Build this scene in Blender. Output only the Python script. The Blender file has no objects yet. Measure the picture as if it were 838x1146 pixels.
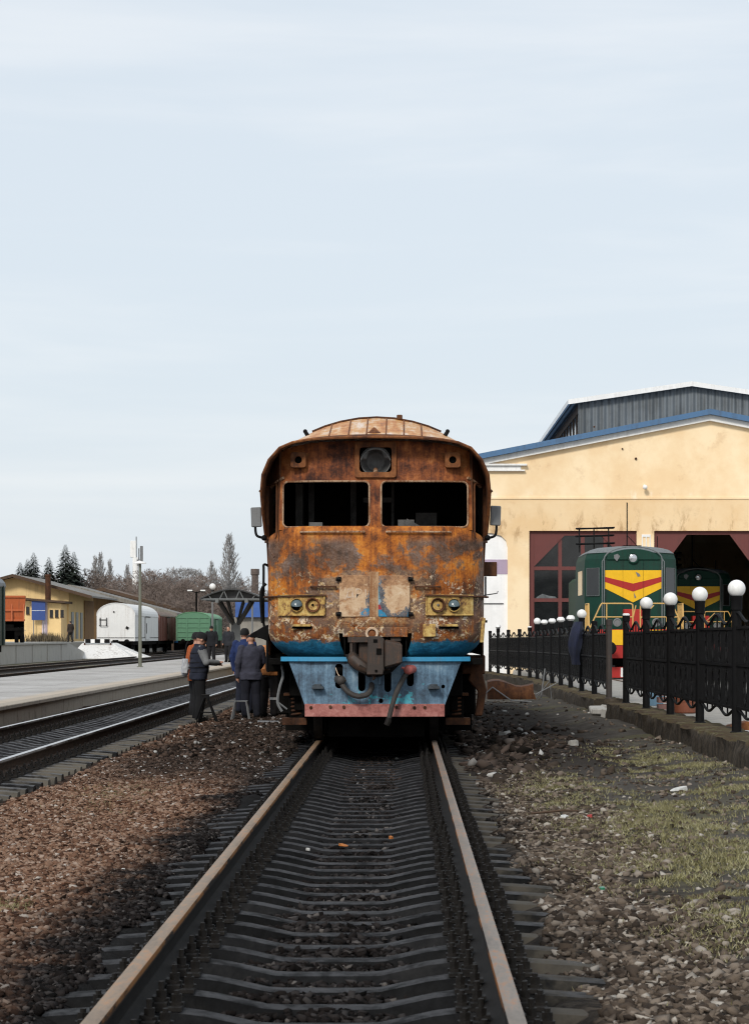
import bpy, bmesh, math, random
import numpy as np
from mathutils import Vector, Matrix, Euler, noise as mnoise
random.seed(7); rng = np.random.default_rng(7)
S = bpy.context.scene
COL = S.collection
PI = math.pi; R = math.radians
TX = -0.37            # centre of the main track
LX = -5.33            # centre of the left track
CAMH = 1.44           # eye height over the rail tops (rail top is z = 0)
F = 2600.0            # focal length in photo pixels

# ------------------------------------------------------------------ mesh building
class MB:
    def __init__(self): self.v = []; self.f = []; self.m = []; self.cur = 0
    def add(self, vs, fs):
        b = len(self.v); self.v += [tuple(p) for p in vs]
        for f in fs: self.f.append(tuple(i + b for i in f)); self.m.append(self.cur)
        return self
    def box(self, c, s, rot=None):
        hx, hy, hz = s[0]/2, s[1]/2, s[2]/2
        vs = [Vector((x*hx, y*hy, z*hz)) for x in (-1, 1) for y in (-1, 1) for z in (-1, 1)]
        if rot: 
            e = Euler(rot); vs = [v.copy() for v in vs]; [v.rotate(e) for v in vs]
        c = Vector(c); vs = [v + c for v in vs]
        return self.add(vs, [(0,1,3,2),(4,6,7,5),(0,4,5,1),(2,3,7,6),(0,2,6,4),(1,5,7,3)])
    def b(self, x0, x1, y0, y1, z0, z1):
        return self.box(((x0+x1)/2, (y0+y1)/2, (z0+z1)/2), (abs(x1-x0), abs(y1-y0), abs(z1-z0)))
    def rings(self, rings, cap=True, closed=True):
        n = len(rings[0]); vs = [p for r in rings for p in r]; fs = []
        for k in range(len(rings)-1):
            for i in range(n if closed else n-1):
                j = (i+1) % n
                fs.append((k*n+i, k*n+j, (k+1)*n+j, (k+1)*n+i))
        if cap and closed:
            fs.append(tuple(range(n-1, -1, -1))); fs.append(tuple((len(rings)-1)*n+i for i in range(n)))
        return self.add(vs, fs)
    def tube(self, path, r, n=8, cap=True):
        P = [Vector(p) for p in path]; rs = r if isinstance(r, (list, tuple)) else [r]*len(P)
        out = []; up = None
        for i, p in enumerate(P):
            t = (P[min(i+1, len(P)-1)] - P[max(i-1, 0)])
            t = t.normalized() if t.length > 1e-9 else Vector((0,0,1))
            if up is None:
                a = Vector((0,0,1)) if abs(t.z) < .9 else Vector((1,0,0))
                u = t.cross(a).normalized()
            else:
                u = (up - t*up.dot(t)).normalized()
            up = u; w = t.cross(u)
            out.append([p + (u*math.cos(2*PI*k/n) + w*math.sin(2*PI*k/n))*rs[i] for k in range(n)])
        return self.rings(out, cap)
    def cyl(self, p0, p1, r0, r1=None, n=16):
        return self.tube([p0, p1], [r0, r0 if r1 is None else r1], n)
    def lathe(self, prof, c=(0,0,0), axis='z', n=24):
        out = []
        for (r, h) in prof:
            ring = []
            for k in range(n):
                a = 2*PI*k/n; x, y = r*math.cos(a), r*math.sin(a)
                p = (x, y, h) if axis == 'z' else ((x, h, y) if axis == 'y' else (h, x, y))
                ring.append((p[0]+c[0], p[1]+c[1], p[2]+c[2]))
            out.append(ring)
        return self.rings(out, True)
    def sphere(self, c, r, nu=16, nv=10):
        rr = r if isinstance(r, (tuple, list)) else (r, r, r); out = []
        for j in range(nv+1):
            ph = PI*j/nv; s = max(math.sin(ph), .004)
            out.append([(c[0]+rr[0]*s*math.cos(2*PI*k/nu), c[1]+rr[1]*s*math.sin(2*PI*k/nu), c[2]-rr[2]*math.cos(ph)) for k in range(nu)])
        return self.rings(out, True)
    def prism(self, poly, d0, d1, plane='xz'):
        def m(a, b, d): return (a, d, b) if plane == 'xz' else ((d, a, b) if plane == 'yz' else (a, b, d))
        return self.rings([[m(a, b, d0) for a, b in poly], [m(a, b, d1) for a, b in poly]], True)
    def build(self, name, mat, parent=None, smooth=False, loc=None, bevel=0, recalc=True, seg=1):
        me = bpy.data.meshes.new(name); me.from_pydata(self.v, [], self.f); 
        mats = mat if isinstance(mat, (list, tuple)) else [mat]
        for x in mats: me.materials.append(x)
        if len(mats) > 1: me.polygons.foreach_set('material_index', self.m)
        if recalc:
            bm = bmesh.new(); bm.from_mesh(me); bmesh.ops.recalc_face_normals(bm, faces=bm.faces); bm.to_mesh(me); bm.free()
        if smooth: smooth_mesh(me)
        me.update()
        return link(name, me, parent, loc, bevel, seg)
def smooth_mesh(me, ang=35):
    me.polygons.foreach_set('use_smooth', [True]*len(me.polygons))
    try: me.set_sharp_from_angle(angle=R(ang))
    except Exception: pass
def link(name, me, parent=None, loc=None, bevel=0, seg=1):
    o = bpy.data.objects.new(name, me); COL.objects.link(o)
    if parent: o.parent = parent
    if loc: o.location = loc
    if bevel:
        b = o.modifiers.new('bevel', 'BEVEL'); b.width = bevel; b.segments = seg; b.limit_method = 'ANGLE'; b.angle_limit = R(40)
    return o
def plate(outer, holes, t, bev=0):
    """flat plate with holes, drawn in (x, z), thickness along y -> (verts, faces) with y in [-t/2, t/2]"""
    cu = bpy.data.curves.new('plate_tmp', 'CURVE'); cu.dimensions = '2D'; cu.fill_mode = 'BOTH'; cu.extrude = t/2 - bev; cu.bevel_depth = bev
    for poly in [outer] + list(holes):
        sp = cu.splines.new('POLY'); sp.points.add(len(poly)-1)
        for p, (a, b) in zip(sp.points, poly): p.co = (a, b, 0, 1)
        sp.use_cyclic_u = True
    ob = bpy.data.objects.new('plate_tmp', cu); COL.objects.link(ob)
    bpy.context.view_layer.update()
    me = bpy.data.meshes.new_from_object(ob.evaluated_get(bpy.context.evaluated_depsgraph_get()))
    vs = [(v.co.x, -v.co.z, v.co.y) for v in me.vertices]; fs = [tuple(p.vertices) for p in me.polygons]
    bpy.data.objects.remove(ob); bpy.data.curves.remove(cu); bpy.data.meshes.remove(me)
    return vs, fs
def rrect(x0, x1, z0, z1, r, n=5):
    out = []
    for (cx, cz, a0) in ((x1-r, z1-r, 0), (x0+r, z1-r, 90), (x0+r, z0+r, 180), (x1-r, z0+r, 270)):
        for k in range(n+1):
            a = R(a0 + 90*k/n); out.append((cx+r*math.cos(a), cz+r*math.sin(a)))
    return out
def circ(cx, cz, r, n=20): return [(cx+r*math.cos(2*PI*k/n), cz+r*math.sin(2*PI*k/n)) for k in range(n)]
def tag(o, label=None, cat=None, group=None, kind=None):
    if label: o['label'] = label
    if cat: o['category'] = cat
    if group: o['group'] = group
    if kind: o['kind'] = kind
    return o
def empty(name, loc, label, cat, group=None, rz=0):
    o = bpy.data.objects.new(name, None); COL.objects.link(o); o.location = loc; o.rotation_euler = (0, 0, rz)
    o.empty_display_size = .2
    return tag(o, label, cat, group)
def copy_tree(o, parent=None):
    c = o.copy(); COL.objects.link(c)
    if parent: c.parent = parent
    for ch in list(o.children): copy_tree(ch, c)
    return c

# ------------------------------------------------------------------ materials
class N:
    def __init__(self, name):
        self.mat = bpy.data.materials.new(name); self.mat.use_nodes = True
        self.t = self.mat.node_tree; self.t.nodes.clear()
        self.o = self.t.nodes.new('ShaderNodeOutputMaterial'); self.p = self.t.nodes.new('ShaderNodeBsdfPrincipled')
        self.t.links.new(self.p.outputs[0], self.o.inputs[0])
        self.tc = self.t.nodes.new('ShaderNodeTexCoord').outputs['Object']
    def n(self, typ, **kw):
        x = self.t.nodes.new(typ)
        for k, v in kw.items(): setattr(x, k, v)
        return x
    def set(self, sock, v):
        if hasattr(v, 'is_output'): self.t.links.new(v, sock)
        else:
            if isinstance(v, tuple) and len(v) == 3 and sock.type == 'RGBA': v = v + (1,)
            sock.default_value = v
    def noise(self, scale, detail=4, rough=.6, vec=None, dist=0):
        x = self.n('ShaderNodeTexNoise'); x.inputs['Scale'].default_value = scale; x.inputs['Detail'].default_value = detail
        x.inputs['Roughness'].default_value = rough; x.inputs['Distortion'].default_value = dist
        self.set(x.inputs['Vector'], vec if vec is not None else self.tc); return x.outputs[0]
    def vor(self, scale, vec=None, out='Distance', feature='F1', rnd=1):
        x = self.n('ShaderNodeTexVoronoi', feature=feature); x.inputs['Scale'].default_value = scale; x.inputs['Randomness'].default_value = rnd
        self.set(x.inputs['Vector'], vec if vec is not None else self.tc); return x.outputs[out]
    def ramp(self, fac, stops, interp='LINEAR'):
        x = self.n('ShaderNodeValToRGB'); e = x.color_ramp.elements; x.color_ramp.interpolation = interp
        while len(e) < len(stops): e.new(.5)
        for el, (p, c) in zip(e, stops):
            el.position = p; el.color = (c, c, c, 1) if isinstance(c, (int, float)) else tuple(c) + (1,)
        self.set(x.inputs[0], fac); return x.outputs[0]
    def step(self, v, a, b):
        x = self.n('ShaderNodeMapRange', interpolation_type='SMOOTHSTEP'); self.set(x.inputs['Value'], v)
        lo, hi, ta, tb = (a, b, 0, 1) if a < b else (b, a, 1, 0)
        x.inputs['From Min'].default_value = lo; x.inputs['From Max'].default_value = hi; x.inputs['To Min'].default_value = ta; x.inputs['To Max'].default_value = tb
        return x.outputs[0]
    def mix(self, fac, a, b, mode='MIX'):
        x = self.n('ShaderNodeMix', data_type='RGBA', blend_type=mode)
        self.set(x.inputs[0], fac); self.set(x.inputs[6], a); self.set(x.inputs[7], b); return x.outputs[2]
    def m(self, op, a, b=0.0, c=None):
        x = self.n('ShaderNodeMath', operation=op); self.set(x.inputs[0], a); self.set(x.inputs[1], b)
        if c is not None: self.set(x.inputs[2], c)
        return x.outputs[0]
    def sep(self, v=None):
        x = self.n('ShaderNodeSeparateXYZ'); self.set(x.inputs[0], v if v is not None else self.tc); return x.outputs
    def scale(self, s, v=None, loc=(0,0,0)):
        x = self.n('ShaderNodeMapping'); x.inputs['Scale'].default_value = s; x.inputs['Location'].default_value = loc
        self.set(x.inputs['Vector'], v if v is not None else self.tc); return x.outputs[0]
    def bump(self, h, strength=.4, dist=.01, prev=None):
        x = self.n('ShaderNodeBump'); x.inputs['Strength'].default_value = strength; x.inputs['Distance'].default_value = dist
        self.set(x.inputs['Height'], h)
        if prev: self.t.links.new(prev, x.inputs['Normal'])
        return x.outputs[0]
    def out(self, col, rough=.8, metal=0.0, bump=None, spec=.5):
        self.set(self.p.inputs['Base Color'], col); self.set(self.p.inputs['Roughness'], rough); self.set(self.p.inputs['Metallic'], metal)
        self.p.inputs['Specular IOR Level'].default_value = spec
        if bump: self.t.links.new(bump, self.p.inputs['Normal'])
        return self.mat
def simple(name, col, rough=.8, metal=0.0, var=.25, scale=6, bump=.15, dist=.004, spec=.5, fine=40):
    q = N(name); a = q.noise(scale, 6, .65); b = q.noise(fine, 4, .6)
    lo = tuple(max(c*(1-var*1.5), 0) for c in col); hi = tuple(min(c*(1+var*1.2), 1) for c in col)
    c = q.ramp(q.m('ADD', q.m('MULTIPLY', a, .7), q.m('MULTIPLY', b, .3)), [(.32, lo), (.5, col), (.68, hi)])
    return q.out(c, rough, metal, q.bump(b, bump, dist), spec)
def stained(name, col, dirt, amount=.5, rough=.8, scale=1.2, streak=True, bump=.2, dist=.006, metal=0.0, lo=.48, hi=.66, spec=.5):
    """paint or plaster with patches and downward streaks of dirt that belong to the surface"""
    q = N(name); a = q.noise(scale, 7, .68)
    s = q.noise(2.2*scale, 5, .6, q.scale((3, 3, .22))); f = q.noise(scale*14, 5, .65)
    d = q.step(q.m('ADD', q.m('ADD', q.m('MULTIPLY', a, .45), q.m('MULTIPLY', s, .35 if streak else .0)), q.m('MULTIPLY', f, .2 if streak else .55)), lo, hi)
    c = q.mix(q.m('MULTIPLY', d, amount), q.mix(q.step(a, .3, .7), tuple(x*.9 for x in col), tuple(min(x*1.06, 1) for x in col)), dirt)
    return q.out(c, rough, metal, q.bump(f, bump, dist), spec)

M = {}
M['iron_black'] = simple('black_iron', (.0055, .0055, .006), .65, 0, .35, 5, .25, .004, .12)
M['soot'] = simple('burnt_soot', (.005, .0046, .0042), .95, 0, .5, 3, .4, .01, .08)
M['grease'] = simple('greasy_iron', (.011, .0095, .0085), .65, 0, .5, 9, .4, .006, .2)
M['steel_brown'] = stained('brown_coupler_steel', (.034, .0235, .018), (.12, .045, .015), .7, .65, 5, True, .4, .006)
M['grey_steel'] = stained('grey_steel', (.16, .165, .17), (.07, .05, .04), .6, .5, 6, True, .3)
M['hose'] = simple('dusty_rubber', (.040, .035, .032), .75, 0, .3, 12, .3)
M['red_paint'] = stained('weathered_red_paint', (.36, .085, .065), (.10, .04, .03), .7, .6, 4)
M['glass_dark'] = simple('dark_glass', (.012, .013, .014), .08, 0, .3, 2, .02)
M['white_glass'] = stained('opal_glass', (.80, .80, .79), (.52, .51, .48), .5, .3, 3, True, .02)
M['maroon'] = stained('maroon_paint', (.13, .030, .026), (.05, .02, .018), .5, .6, 2)
M['dark_wood'] = stained('old_brown_wood', (.075, .043, .024), (.025, .018, .014), .8, .85, 2)
M['concrete'] = stained('pale_concrete', (.43, .42, .39), (.17, .16, .14), .7, .9, 1.4, True, .3, .01)
M['concrete_edge'] = stained('platform_concrete', (.37, .32, .26), (.085, .07, .055), .85, .9, 2.2, True, .35, .012)
M['whitewash'] = stained('whitewash', (.82, .82, .81), (.40, .38, .35), .45, .9, 1.1)
M['wall_yellow'] = None

def m_facade():
    q = N('yellow_render'); x, y, z = q.sep()
    a = q.noise(.35, 6, .65); f = q.noise(6, 6, .7); st = q.noise(1.3, 7, .75, q.scale((1.1, 1, .5)), .4)
    base = q.mix(q.step(a, .38, .62), (.84, .62, .37), (.93, .75, .50))
    base = q.mix(q.m('MULTIPLY', q.step(f, .58, .75), .35), base, (.88, .74, .52))
    # stained strip of render over the gates
    zone = q.m('MULTIPLY', q.step(z, 7.25, 7.1), q.step(z, 5.2, 5.8))
    base = q.mix(q.m('MULTIPLY', zone, .36), base, (.63, .40, .18))
    run = q.m('MULTIPLY', q.m('MULTIPLY', q.step(z, 7.1, 6.0), q.step(z, 5.1, 5.9)), q.step(st, .50, .66))
    base = q.mix(q.m('MULTIPLY', run, .7), base, (.34, .19, .08))
    pale = q.m('MULTIPLY', q.step(st, .55, .7), q.m('MULTIPLY', q.step(z, 7.0, 7.25), q.step(z, 7.6, 7.3)))
    base = q.mix(q.m('MULTIPLY', pale, .8), base, (.92, .84, .70))
    gr = q.m('MULTIPLY', q.step(q.noise(.9, 6, .7), .56, .68), .35)
    base = q.mix(gr, base, (.62, .40, .22))
    return q.out(base, .9, 0, q.bump(f, .25, .02))
M['facade'] = m_facade()
M['shed_yellow'] = stained('yellow_limewash', (.78, .56, .27), (.45, .30, .16), .6, .9, .5)

def m_corr(name, col, dirt, sc, axis=0):
    q = N(name); p = q.sep(); w = q.n('ShaderNodeMath', operation='SINE'); q.set(w.inputs[0], q.m('MULTIPLY', p[axis], sc)); h = w.outputs[0]
    a = q.noise(.6, 6, .7); s = q.noise(2, 5, .6, q.scale((3, 3, .15)))
    c = q.mix(q.step(q.m('ADD', q.m('MULTIPLY', a, .5), q.m('MULTIPLY', s, .5)), .42, .62), col, dirt)
    return q.out(c, .55, .1, q.bump(h, .8, .05))
M['corr_grey'] = m_corr('grey_corrugated_sheet', (.155, .175, .19), (.095, .105, .11), 22)
M['roof_blue'] = stained('blue_sheet_roof', (.062, .15, .29), (.05, .07, .10), .6, .5, .8)
M['slate_roof'] = m_corr('old_asbestos_roof', (.20, .185, .16), (.11, .10, .085), 9, 1)
M['rust_roof'] = m_corr('rusty_sheet_roof', (.15, .085, .045), (.075, .05, .035), 9, 1)

def m_rust():
    q = N('burnt_rusty_paint'); x, y, z = q.sep(); ax = q.m('ABSOLUTE', x)
    n1 = q.noise(2.2, 7, .68); n2 = q.noise(8, 8, .72, None, .4); n3 = q.noise(38, 5, .7); big = q.noise(1.5, 5, .62, q.scale((1, 1, 1.2), None, (3, 1, 7)), .6)
    st = q.noise(1.6, 6, .68, q.scale((10, 10, .6)))
    mixv = q.m('ADD', q.m('ADD', q.m('MULTIPLY', n1, .42), q.m('MULTIPLY', st, .24)), q.m('ADD', q.m('MULTIPLY', n2, .24), q.m('MULTIPLY', n3, .10)))
    rust = q.ramp(mixv, [(.36, (.018, .008, .005)), (.43, (.080, .024, .007)), (.485, (.28, .078, .008)), (.53, (.47, .148, .011)), (.60, (.58, .245, .030)), (.70, (.62, .37, .15))])
    up = q.step(z, 2.80, 3.15)
    dark = q.ramp(mixv, [(.37, (.010, .005, .004)), (.44, (.055, .016, .008)), (.50, (.17, .045, .013)), (.56, (.32, .098, .026)), (.63, (.44, .19, .075)), (.70, (.55, .36, .24))])
    c = q.mix(q.m('MULTIPLY', up, .9), rust, dark)
    # bare burnt steel with a grey bloom between sill and headlamps, mostly away from the middle
    zone = q.m('MULTIPLY', q.step(z, 2.84, 2.66), q.step(z, 1.3, 1.9))
    side = q.m('MULTIPLY', q.step(ax, .10, .5), .085)
    gm = q.m('ADD', q.m('ADD', q.m('MULTIPLY', big, .62), q.m('MULTIPLY', n2, .38)), side)
    grey = q.m('MULTIPLY', zone, q.step(gm, .535, .60))
    greyc = q.ramp(q.m('ADD', q.m('MULTIPLY', n3, .30), q.m('ADD', q.m('MULTIPLY', n1, .45), q.m('MULTIPLY', big, .25))), [(.36, (.018, .013, .010)), (.47, (.055, .038, .028)), (.56, (.11, .092, .082)), (.66, (.27, .275, .295))])
    c = q.mix(q.m('MULTIPLY', grey, .85), c, greyc)
    dl = q.m('MULTIPLY', q.step(z, 1.80, 1.58), q.step(q.m('ADD', q.m('MULTIPLY', n1, .55), q.m('MULTIPLY', n2, .45)), .45, .54))
    c = q.mix(q.m('MULTIPLY', dl, .85), c, q.mix(n3, (.026, .018, .015), (.13, .098, .085)))
    # flakes of old cream, pinkish and yellow paint
    ch = q.noise(13, 9, .8, None, .9); chl = q.noise(3.6, 7, .75, q.scale((1, 1, 1), None, (9, 4, 2)), .8)
    zf = q.m('MULTIPLY', q.step(z, 2.66, 2.05), q.step(z, 1.28, 1.42)); low = q.step(z, 2.3, 1.75)
    thr = q.m('ADD', q.m('ADD', q.m('MULTIPLY', ch, .7), q.m('MULTIPLY', q.noise(5.5, 8, .78, q.scale((1, 1, 1), None, (1, 8, 3)), .7), .3)), q.m('ADD', q.m('MULTIPLY', zf, .078), q.m('ADD', q.m('MULTIPLY', low, .02), q.m('MULTIPLY', q.step(chl, .46, .60), .075))))
    flake = q.m('MULTIPLY', zf, q.step(thr, .655, .685))
    fc = q.ramp(chl, [(.36, (.42, .20, .13)), (.45, (.56, .38, .24)), (.52, (.50, .31, .09)), (.58, (.66, .54, .40)), (.66, (.68, .62, .54))])
    c = q.mix(q.m('MULTIPLY', flake, .92), c, fc)
    # paler scraped patch round the hatches
    pt = q.m('MULTIPLY', q.m('MULTIPLY', q.step(ax, .85, .35), q.m('MULTIPLY', q.step(z, 2.36, 2.2), q.step(z, 1.5, 1.7))), q.step(ch, .44, .54))
    c = q.mix(q.m('MULTIPLY', pt, .6), c, (.50, .31, .15))
    zb = q.m('ADD', z, q.m('MULTIPLY', q.m('SUBTRACT', n2, .5), .26))
    bl = q.step(zb, 1.385, 1.355)
    bcol = q.ramp(q.m('ADD', q.m('MULTIPLY', n2, .6), q.m('MULTIPLY', n3, .4)), [(.3, (.006, .022, .035)), (.45, (.010, .10, .18)), (.65, (.020, .20, .35))])
    c = q.mix(bl, c, bcol)
    h = q.m('ADD', q.m('MULTIPLY', n2, .6), q.m('ADD', q.m('MULTIPLY', n3, .4), q.m('MULTIPLY', flake, .5)))
    return q.out(c, q.ramp(n1, [(.3, .85), (.7, .55)]), 0, q.bump(h, .6, .012, q.bump(big, .5, .09)), .35)
M['rust'] = m_rust()
def m_rust_plain(name, k=1.0, dark=False, rough=.8):
    q = N(name); n1 = q.noise(3, 7, .7); n2 = q.noise(14, 7, .7); st = q.noise(2, 5, .6, q.scale((7, 7, .6)))
    v = q.m('ADD', q.m('MULTIPLY', n1, .4), q.m('ADD', q.m('MULTIPLY', n2, .3), q.m('MULTIPLY', st, .3)))
    s = [(.32, (.018, .009, .006)), (.43, (.075, .026, .010)), (.53, (.19, .065, .018)), (.63, (.31, .125, .04)), (.73, (.45, .28, .16))]
    c = q.ramp(v, [(a, tuple(x*k for x in b)) for a, b in s])
    return q.out(c, rough, 0, q.bump(n2, .5, .01), .4)
M['rust_plain'] = m_rust_plain('rusty_iron')
M['rust_dark'] = m_rust_plain('dark_rusty_iron', .38)
M['rust_hood'] = m_rust_plain('dark_red_rust', .62)
def m_roofrust():
    q = N('rusty_roof_with_sheen'); n1 = q.noise(2.6, 7, .7); n2 = q.noise(12, 7, .72); st = q.noise(1.5, 6, .6, q.scale((5, .6, 1)))
    v = q.m('ADD', q.m('MULTIPLY', n1, .4), q.m('ADD', q.m('MULTIPLY', n2, .25), q.m('MULTIPLY', st, .35)))
    c = q.ramp(v, [(.36, (.14, .042, .010)), (.45, (.46, .17, .03)), (.51, (.55, .30, .11)), (.56, (.62, .47, .36)), (.66, (.70, .62, .58))])  # pale stops paint the sky's sheen into the rust colour
    return q.out(c, .5, 0, q.bump(n2, .4, .01), .5)
M['roof_rust'] = m_roofrust()
def m_skirt():
    q = N('faded_blue_skirt_paint'); x, y, z = q.sep()
    n1 = q.noise(2.4, 6, .65); n2 = q.noise(9, 8, .75, None, .5); n3 = q.noise(30, 5, .7); st = q.noise(2, 5, .6, q.scale((8, 8, .5)))
    v = q.m('ADD', q.m('MULTIPLY', n1, .5), q.m('ADD', q.m('MULTIPLY', st, .3), q.m('MULTIPLY', n3, .2)))
    c = q.ramp(v, [(.38, (.022, .034, .052)), (.46, (.060, .110, .165)), (.54, (.115, .205, .295)), (.64, (.26, .36, .44))])
    tz = q.m('MULTIPLY', q.step(z, .95, .6), q.step(q.m('ABSOLUTE', q.m('SUBTRACT', x, .1)), .95, .25))
    teal = q.step(q.m('ADD', n2, q.m('MULTIPLY', tz, .16)), .66, .70)
    c = q.mix(q.m('MULTIPLY', teal, .9), c, (.055, .36, .44))
    wh = q.step(q.noise(6, 8, .8, q.scale((1, 1, 1), None, (4, 2, 1))), .70, .73)
    c = q.mix(q.m('MULTIPLY', wh, .7), c, (.45, .52, .56))
    ru = q.step(q.m('ADD', q.m('MULTIPLY', n2, .6), q.m('MULTIPLY', st, .4)), .60, .68)
    c = q.mix(q.m('MULTIPLY', ru, .6), c, (.11, .07, .05))
    return q.out(c, .62, 0, q.bump(n2, .3, .006))
M['skirt'] = m_skirt()
def m_skirtred():
    q = N('pinkish_red_paint'); n1 = q.noise(3, 7, .7); n2 = q.noise(14, 8, .75, None, .5)
    c = q.ramp(q.m('ADD', q.m('MULTIPLY', n1, .5), q.m('MULTIPLY', n2, .5)), [(.34, (.085, .035, .03)), (.46, (.30, .10, .085)), (.56, (.42, .175, .15)), (.68, (.46, .33, .30))])
    c = q.mix(q.step(n2, .64, .68), c, (.33, .36, .42))
    return q.out(c, .7, 0, q.bump(n2, .35, .006))
M['skirt_red'] = m_skirtred()
M['rim_blue'] = stained('bright_blue_paint', (.020, .23, .42), (.05, .09, .12), .7, .5, 5)
def m_yel():
    q = N('scorched_yellow_paint'); n1 = q.noise(5, 7, .72, None, .4); n2 = q.noise(18, 7, .75)
    c = q.ramp(q.m('ADD', q.m('MULTIPLY', n1, .6), q.m('MULTIPLY', n2, .4)), [(.38, (.035, .018, .012)), (.445, (.20, .10, .035)), (.49, (.44, .27, .075)), (.55, (.54, .38, .12)), (.64, (.62, .48, .24))])
    return q.out(c, .7, 0, q.bump(n2, .4, .006))
M['yellow_burnt'] = m_yel()
def m_hatch(sgn):
    # cream repaint whose outer edge flaked to blue, grey and red livery towards the middle of the train
    q = N('flaked_cream_hatch'); x, y, z = q.sep(); n1 = q.noise(5, 7, .7, None, .5); n2 = q.noise(22, 6, .7)
    c = q.ramp(q.m('ADD', q.m('MULTIPLY', n1, .6), q.m('MULTIPLY', n2, .4)), [(.33, (.30, .155, .075)), (.46, (.52, .35, .21)), (.58, (.60, .45, .30)), (.70, (.66, .56, .46))])
    ax = q.m('MULTIPLY', x, sgn)      # distance from the middle of the front
    if sgn > 0:
        cx, cz, rx, rz = .30, 2.01, .175, .25
    else:
        cx, cz, rx, rz = .305, 1.98, .215, .36
    dx = q.m('DIVIDE', q.m('SUBTRACT', ax, cx), rx); dz = q.m('DIVIDE', q.m('SUBTRACT', z, cz), rz)
    d = q.m('ADD', q.m('ADD', q.m('MULTIPLY', dx, dx), q.m('MULTIPLY', dz, dz)), q.m('ADD', q.m('MULTIPLY', q.m('SUBTRACT', q.noise(3.6, 8, .72, None, .7), .5), 3.4), q.m('MULTIPLY', q.m('SUBTRACT', n2, .5), 1.6)))
    inn = q.step(ax, .44, .36) if sgn > 0 else q.step(ax, .36, .28)
    out = q.m('MULTIPLY', q.step(d, .95, 1.1), inn if sgn < 0 else 1.0)
    grey = q.ramp(n2, [(.35, (.035, .035, .045)), (.65, (.15, .155, .17))])
    r2 = q.m('DIVIDE', q.m('SUBTRACT', q.m('ADD', z, q.m('MULTIPLY', q.m('SUBTRACT', n1, .5), .02)), 1.5), .9)
    liv = q.ramp(r2, [(0, (.018, .20, .36)), (.325, (.018, .20, .36)), (.335, (.32, .022, .03)), (.395, (.30, .02, .03)), (.41, (.30, .38, .42)), (.5, (.16, .30, .38)), (.65, (.03, .19, .30)), (1, (.05, .16, .24))])
    edge = q.step(d, 1.75 if sgn > 0 else 1.35, 1.95 if sgn > 0 else 1.5)
    c2 = q.mix(edge, grey, liv)
    c = q.mix(out, c, c2)
    if sgn < 0:
        bl = q.m('MULTIPLY', q.step(z, 1.83, 1.79), q.step(ax, .22, .17)); c = q.mix(bl, c, (.018, .20, .36))
    pat = q.step(q.m('ADD', q.m('MULTIPLY', q.noise(3.4, 8, .75, None, .6), .7), q.m('ADD', q.m('MULTIPLY', q.step(z, 2.0, 2.26), .14), q.m('MULTIPLY', n2, .2))), .455, .515); c = q.mix(q.m('MULTIPLY', pat, .85), c, q.ramp(n2, [(.35, (.16, .06, .02)), (.6, (.42, .22, .10))]))
    return q.out(c, .75, 0, q.bump(n1, .35, .006))
M['hatch_r'] = m_hatch(1); M['hatch_l'] = m_hatch(-1)
M['glass_lens'] = simple('smoky_blue_lens', (.085, .12, .135), .2, 0, .2, 9, .02)
M['grey_lamp'] = stained('sooty_grey_reflector', (.13, .13, .128), (.03, .027, .025), .8, .45, 6)

# --- track and ground
def m_sleeper(name, k, toplit):
    """oily dark concrete: upward faces painted lighter as if skylit, paler clean end on one side"""
    q = N(name); x, y, z = q.sep(); i = q.n('ShaderNodeObjectInfo').outputs['Random']
    cm = q.n('ShaderNodeCombineXYZ'); q.set(cm.inputs[0], q.m('MULTIPLY', i, 40.0)); q.set(cm.inputs[1], q.m('MULTIPLY', i, 17.0))
    va = q.n('ShaderNodeVectorMath', operation='ADD'); q.set(va.inputs[0], q.tc); q.set(va.inputs[1], cm.outputs[0]); tv = va.outputs[0]
    n1 = q.noise(2.6, 6, .68, tv); n2 = q.noise(22, 6, .72, tv); n3 = q.noise(6, 7, .7, tv, .5)
    v = q.m('ADD', q.m('ADD', q.m('MULTIPLY', n1, .5), q.m('MULTIPLY', n2, .3)), q.m('ADD', q.m('MULTIPLY', q.m('SUBTRACT', i, .5), .16), q.m('MULTIPLY', n3, .2)))
    c = q.ramp(v, [(.38, tuple(.30*t*k for t in (.05, .050, .052))), (.52, tuple(t*k for t in (.050, .051, .055))), (.66, tuple(2.3*t*k for t in (.052, .051, .052)))])
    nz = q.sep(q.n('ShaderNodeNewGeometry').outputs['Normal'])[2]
    top_light = q.m('MULTIPLY', q.step(nz, .75, .97), q.step(q.m('ADD', n3, q.m('MULTIPLY', n2, .4)), .55, .82))
    c = q.mix(q.m('MULTIPLY', top_light, toplit), c, (.16*k**.5, .16*k**.5, .172*k**.5))  # upward faces lightened to paint in skylight against the darker flanks
    pale = q.m('MULTIPLY', q.step(x, .95, 1.08), q.step(q.m('ADD', n1, q.m('MULTIPLY', i, .3)), .45, .75))
    c = q.mix(q.m('MULTIPLY', pale, .8), c, (.17*k**.5, .15*k**.5, .12*k**.5))
    return q.out(c, q.ramp(n1, [(.35, .45), (.65, .8)]), 0, q.bump(q.m('ADD', q.m('MULTIPLY', n2, .6), n3), .45, .01), .06)
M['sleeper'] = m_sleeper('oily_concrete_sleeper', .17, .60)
M['sleeper_left'] = m_sleeper('toplit_concrete_sleeper', .5, .8)
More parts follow.
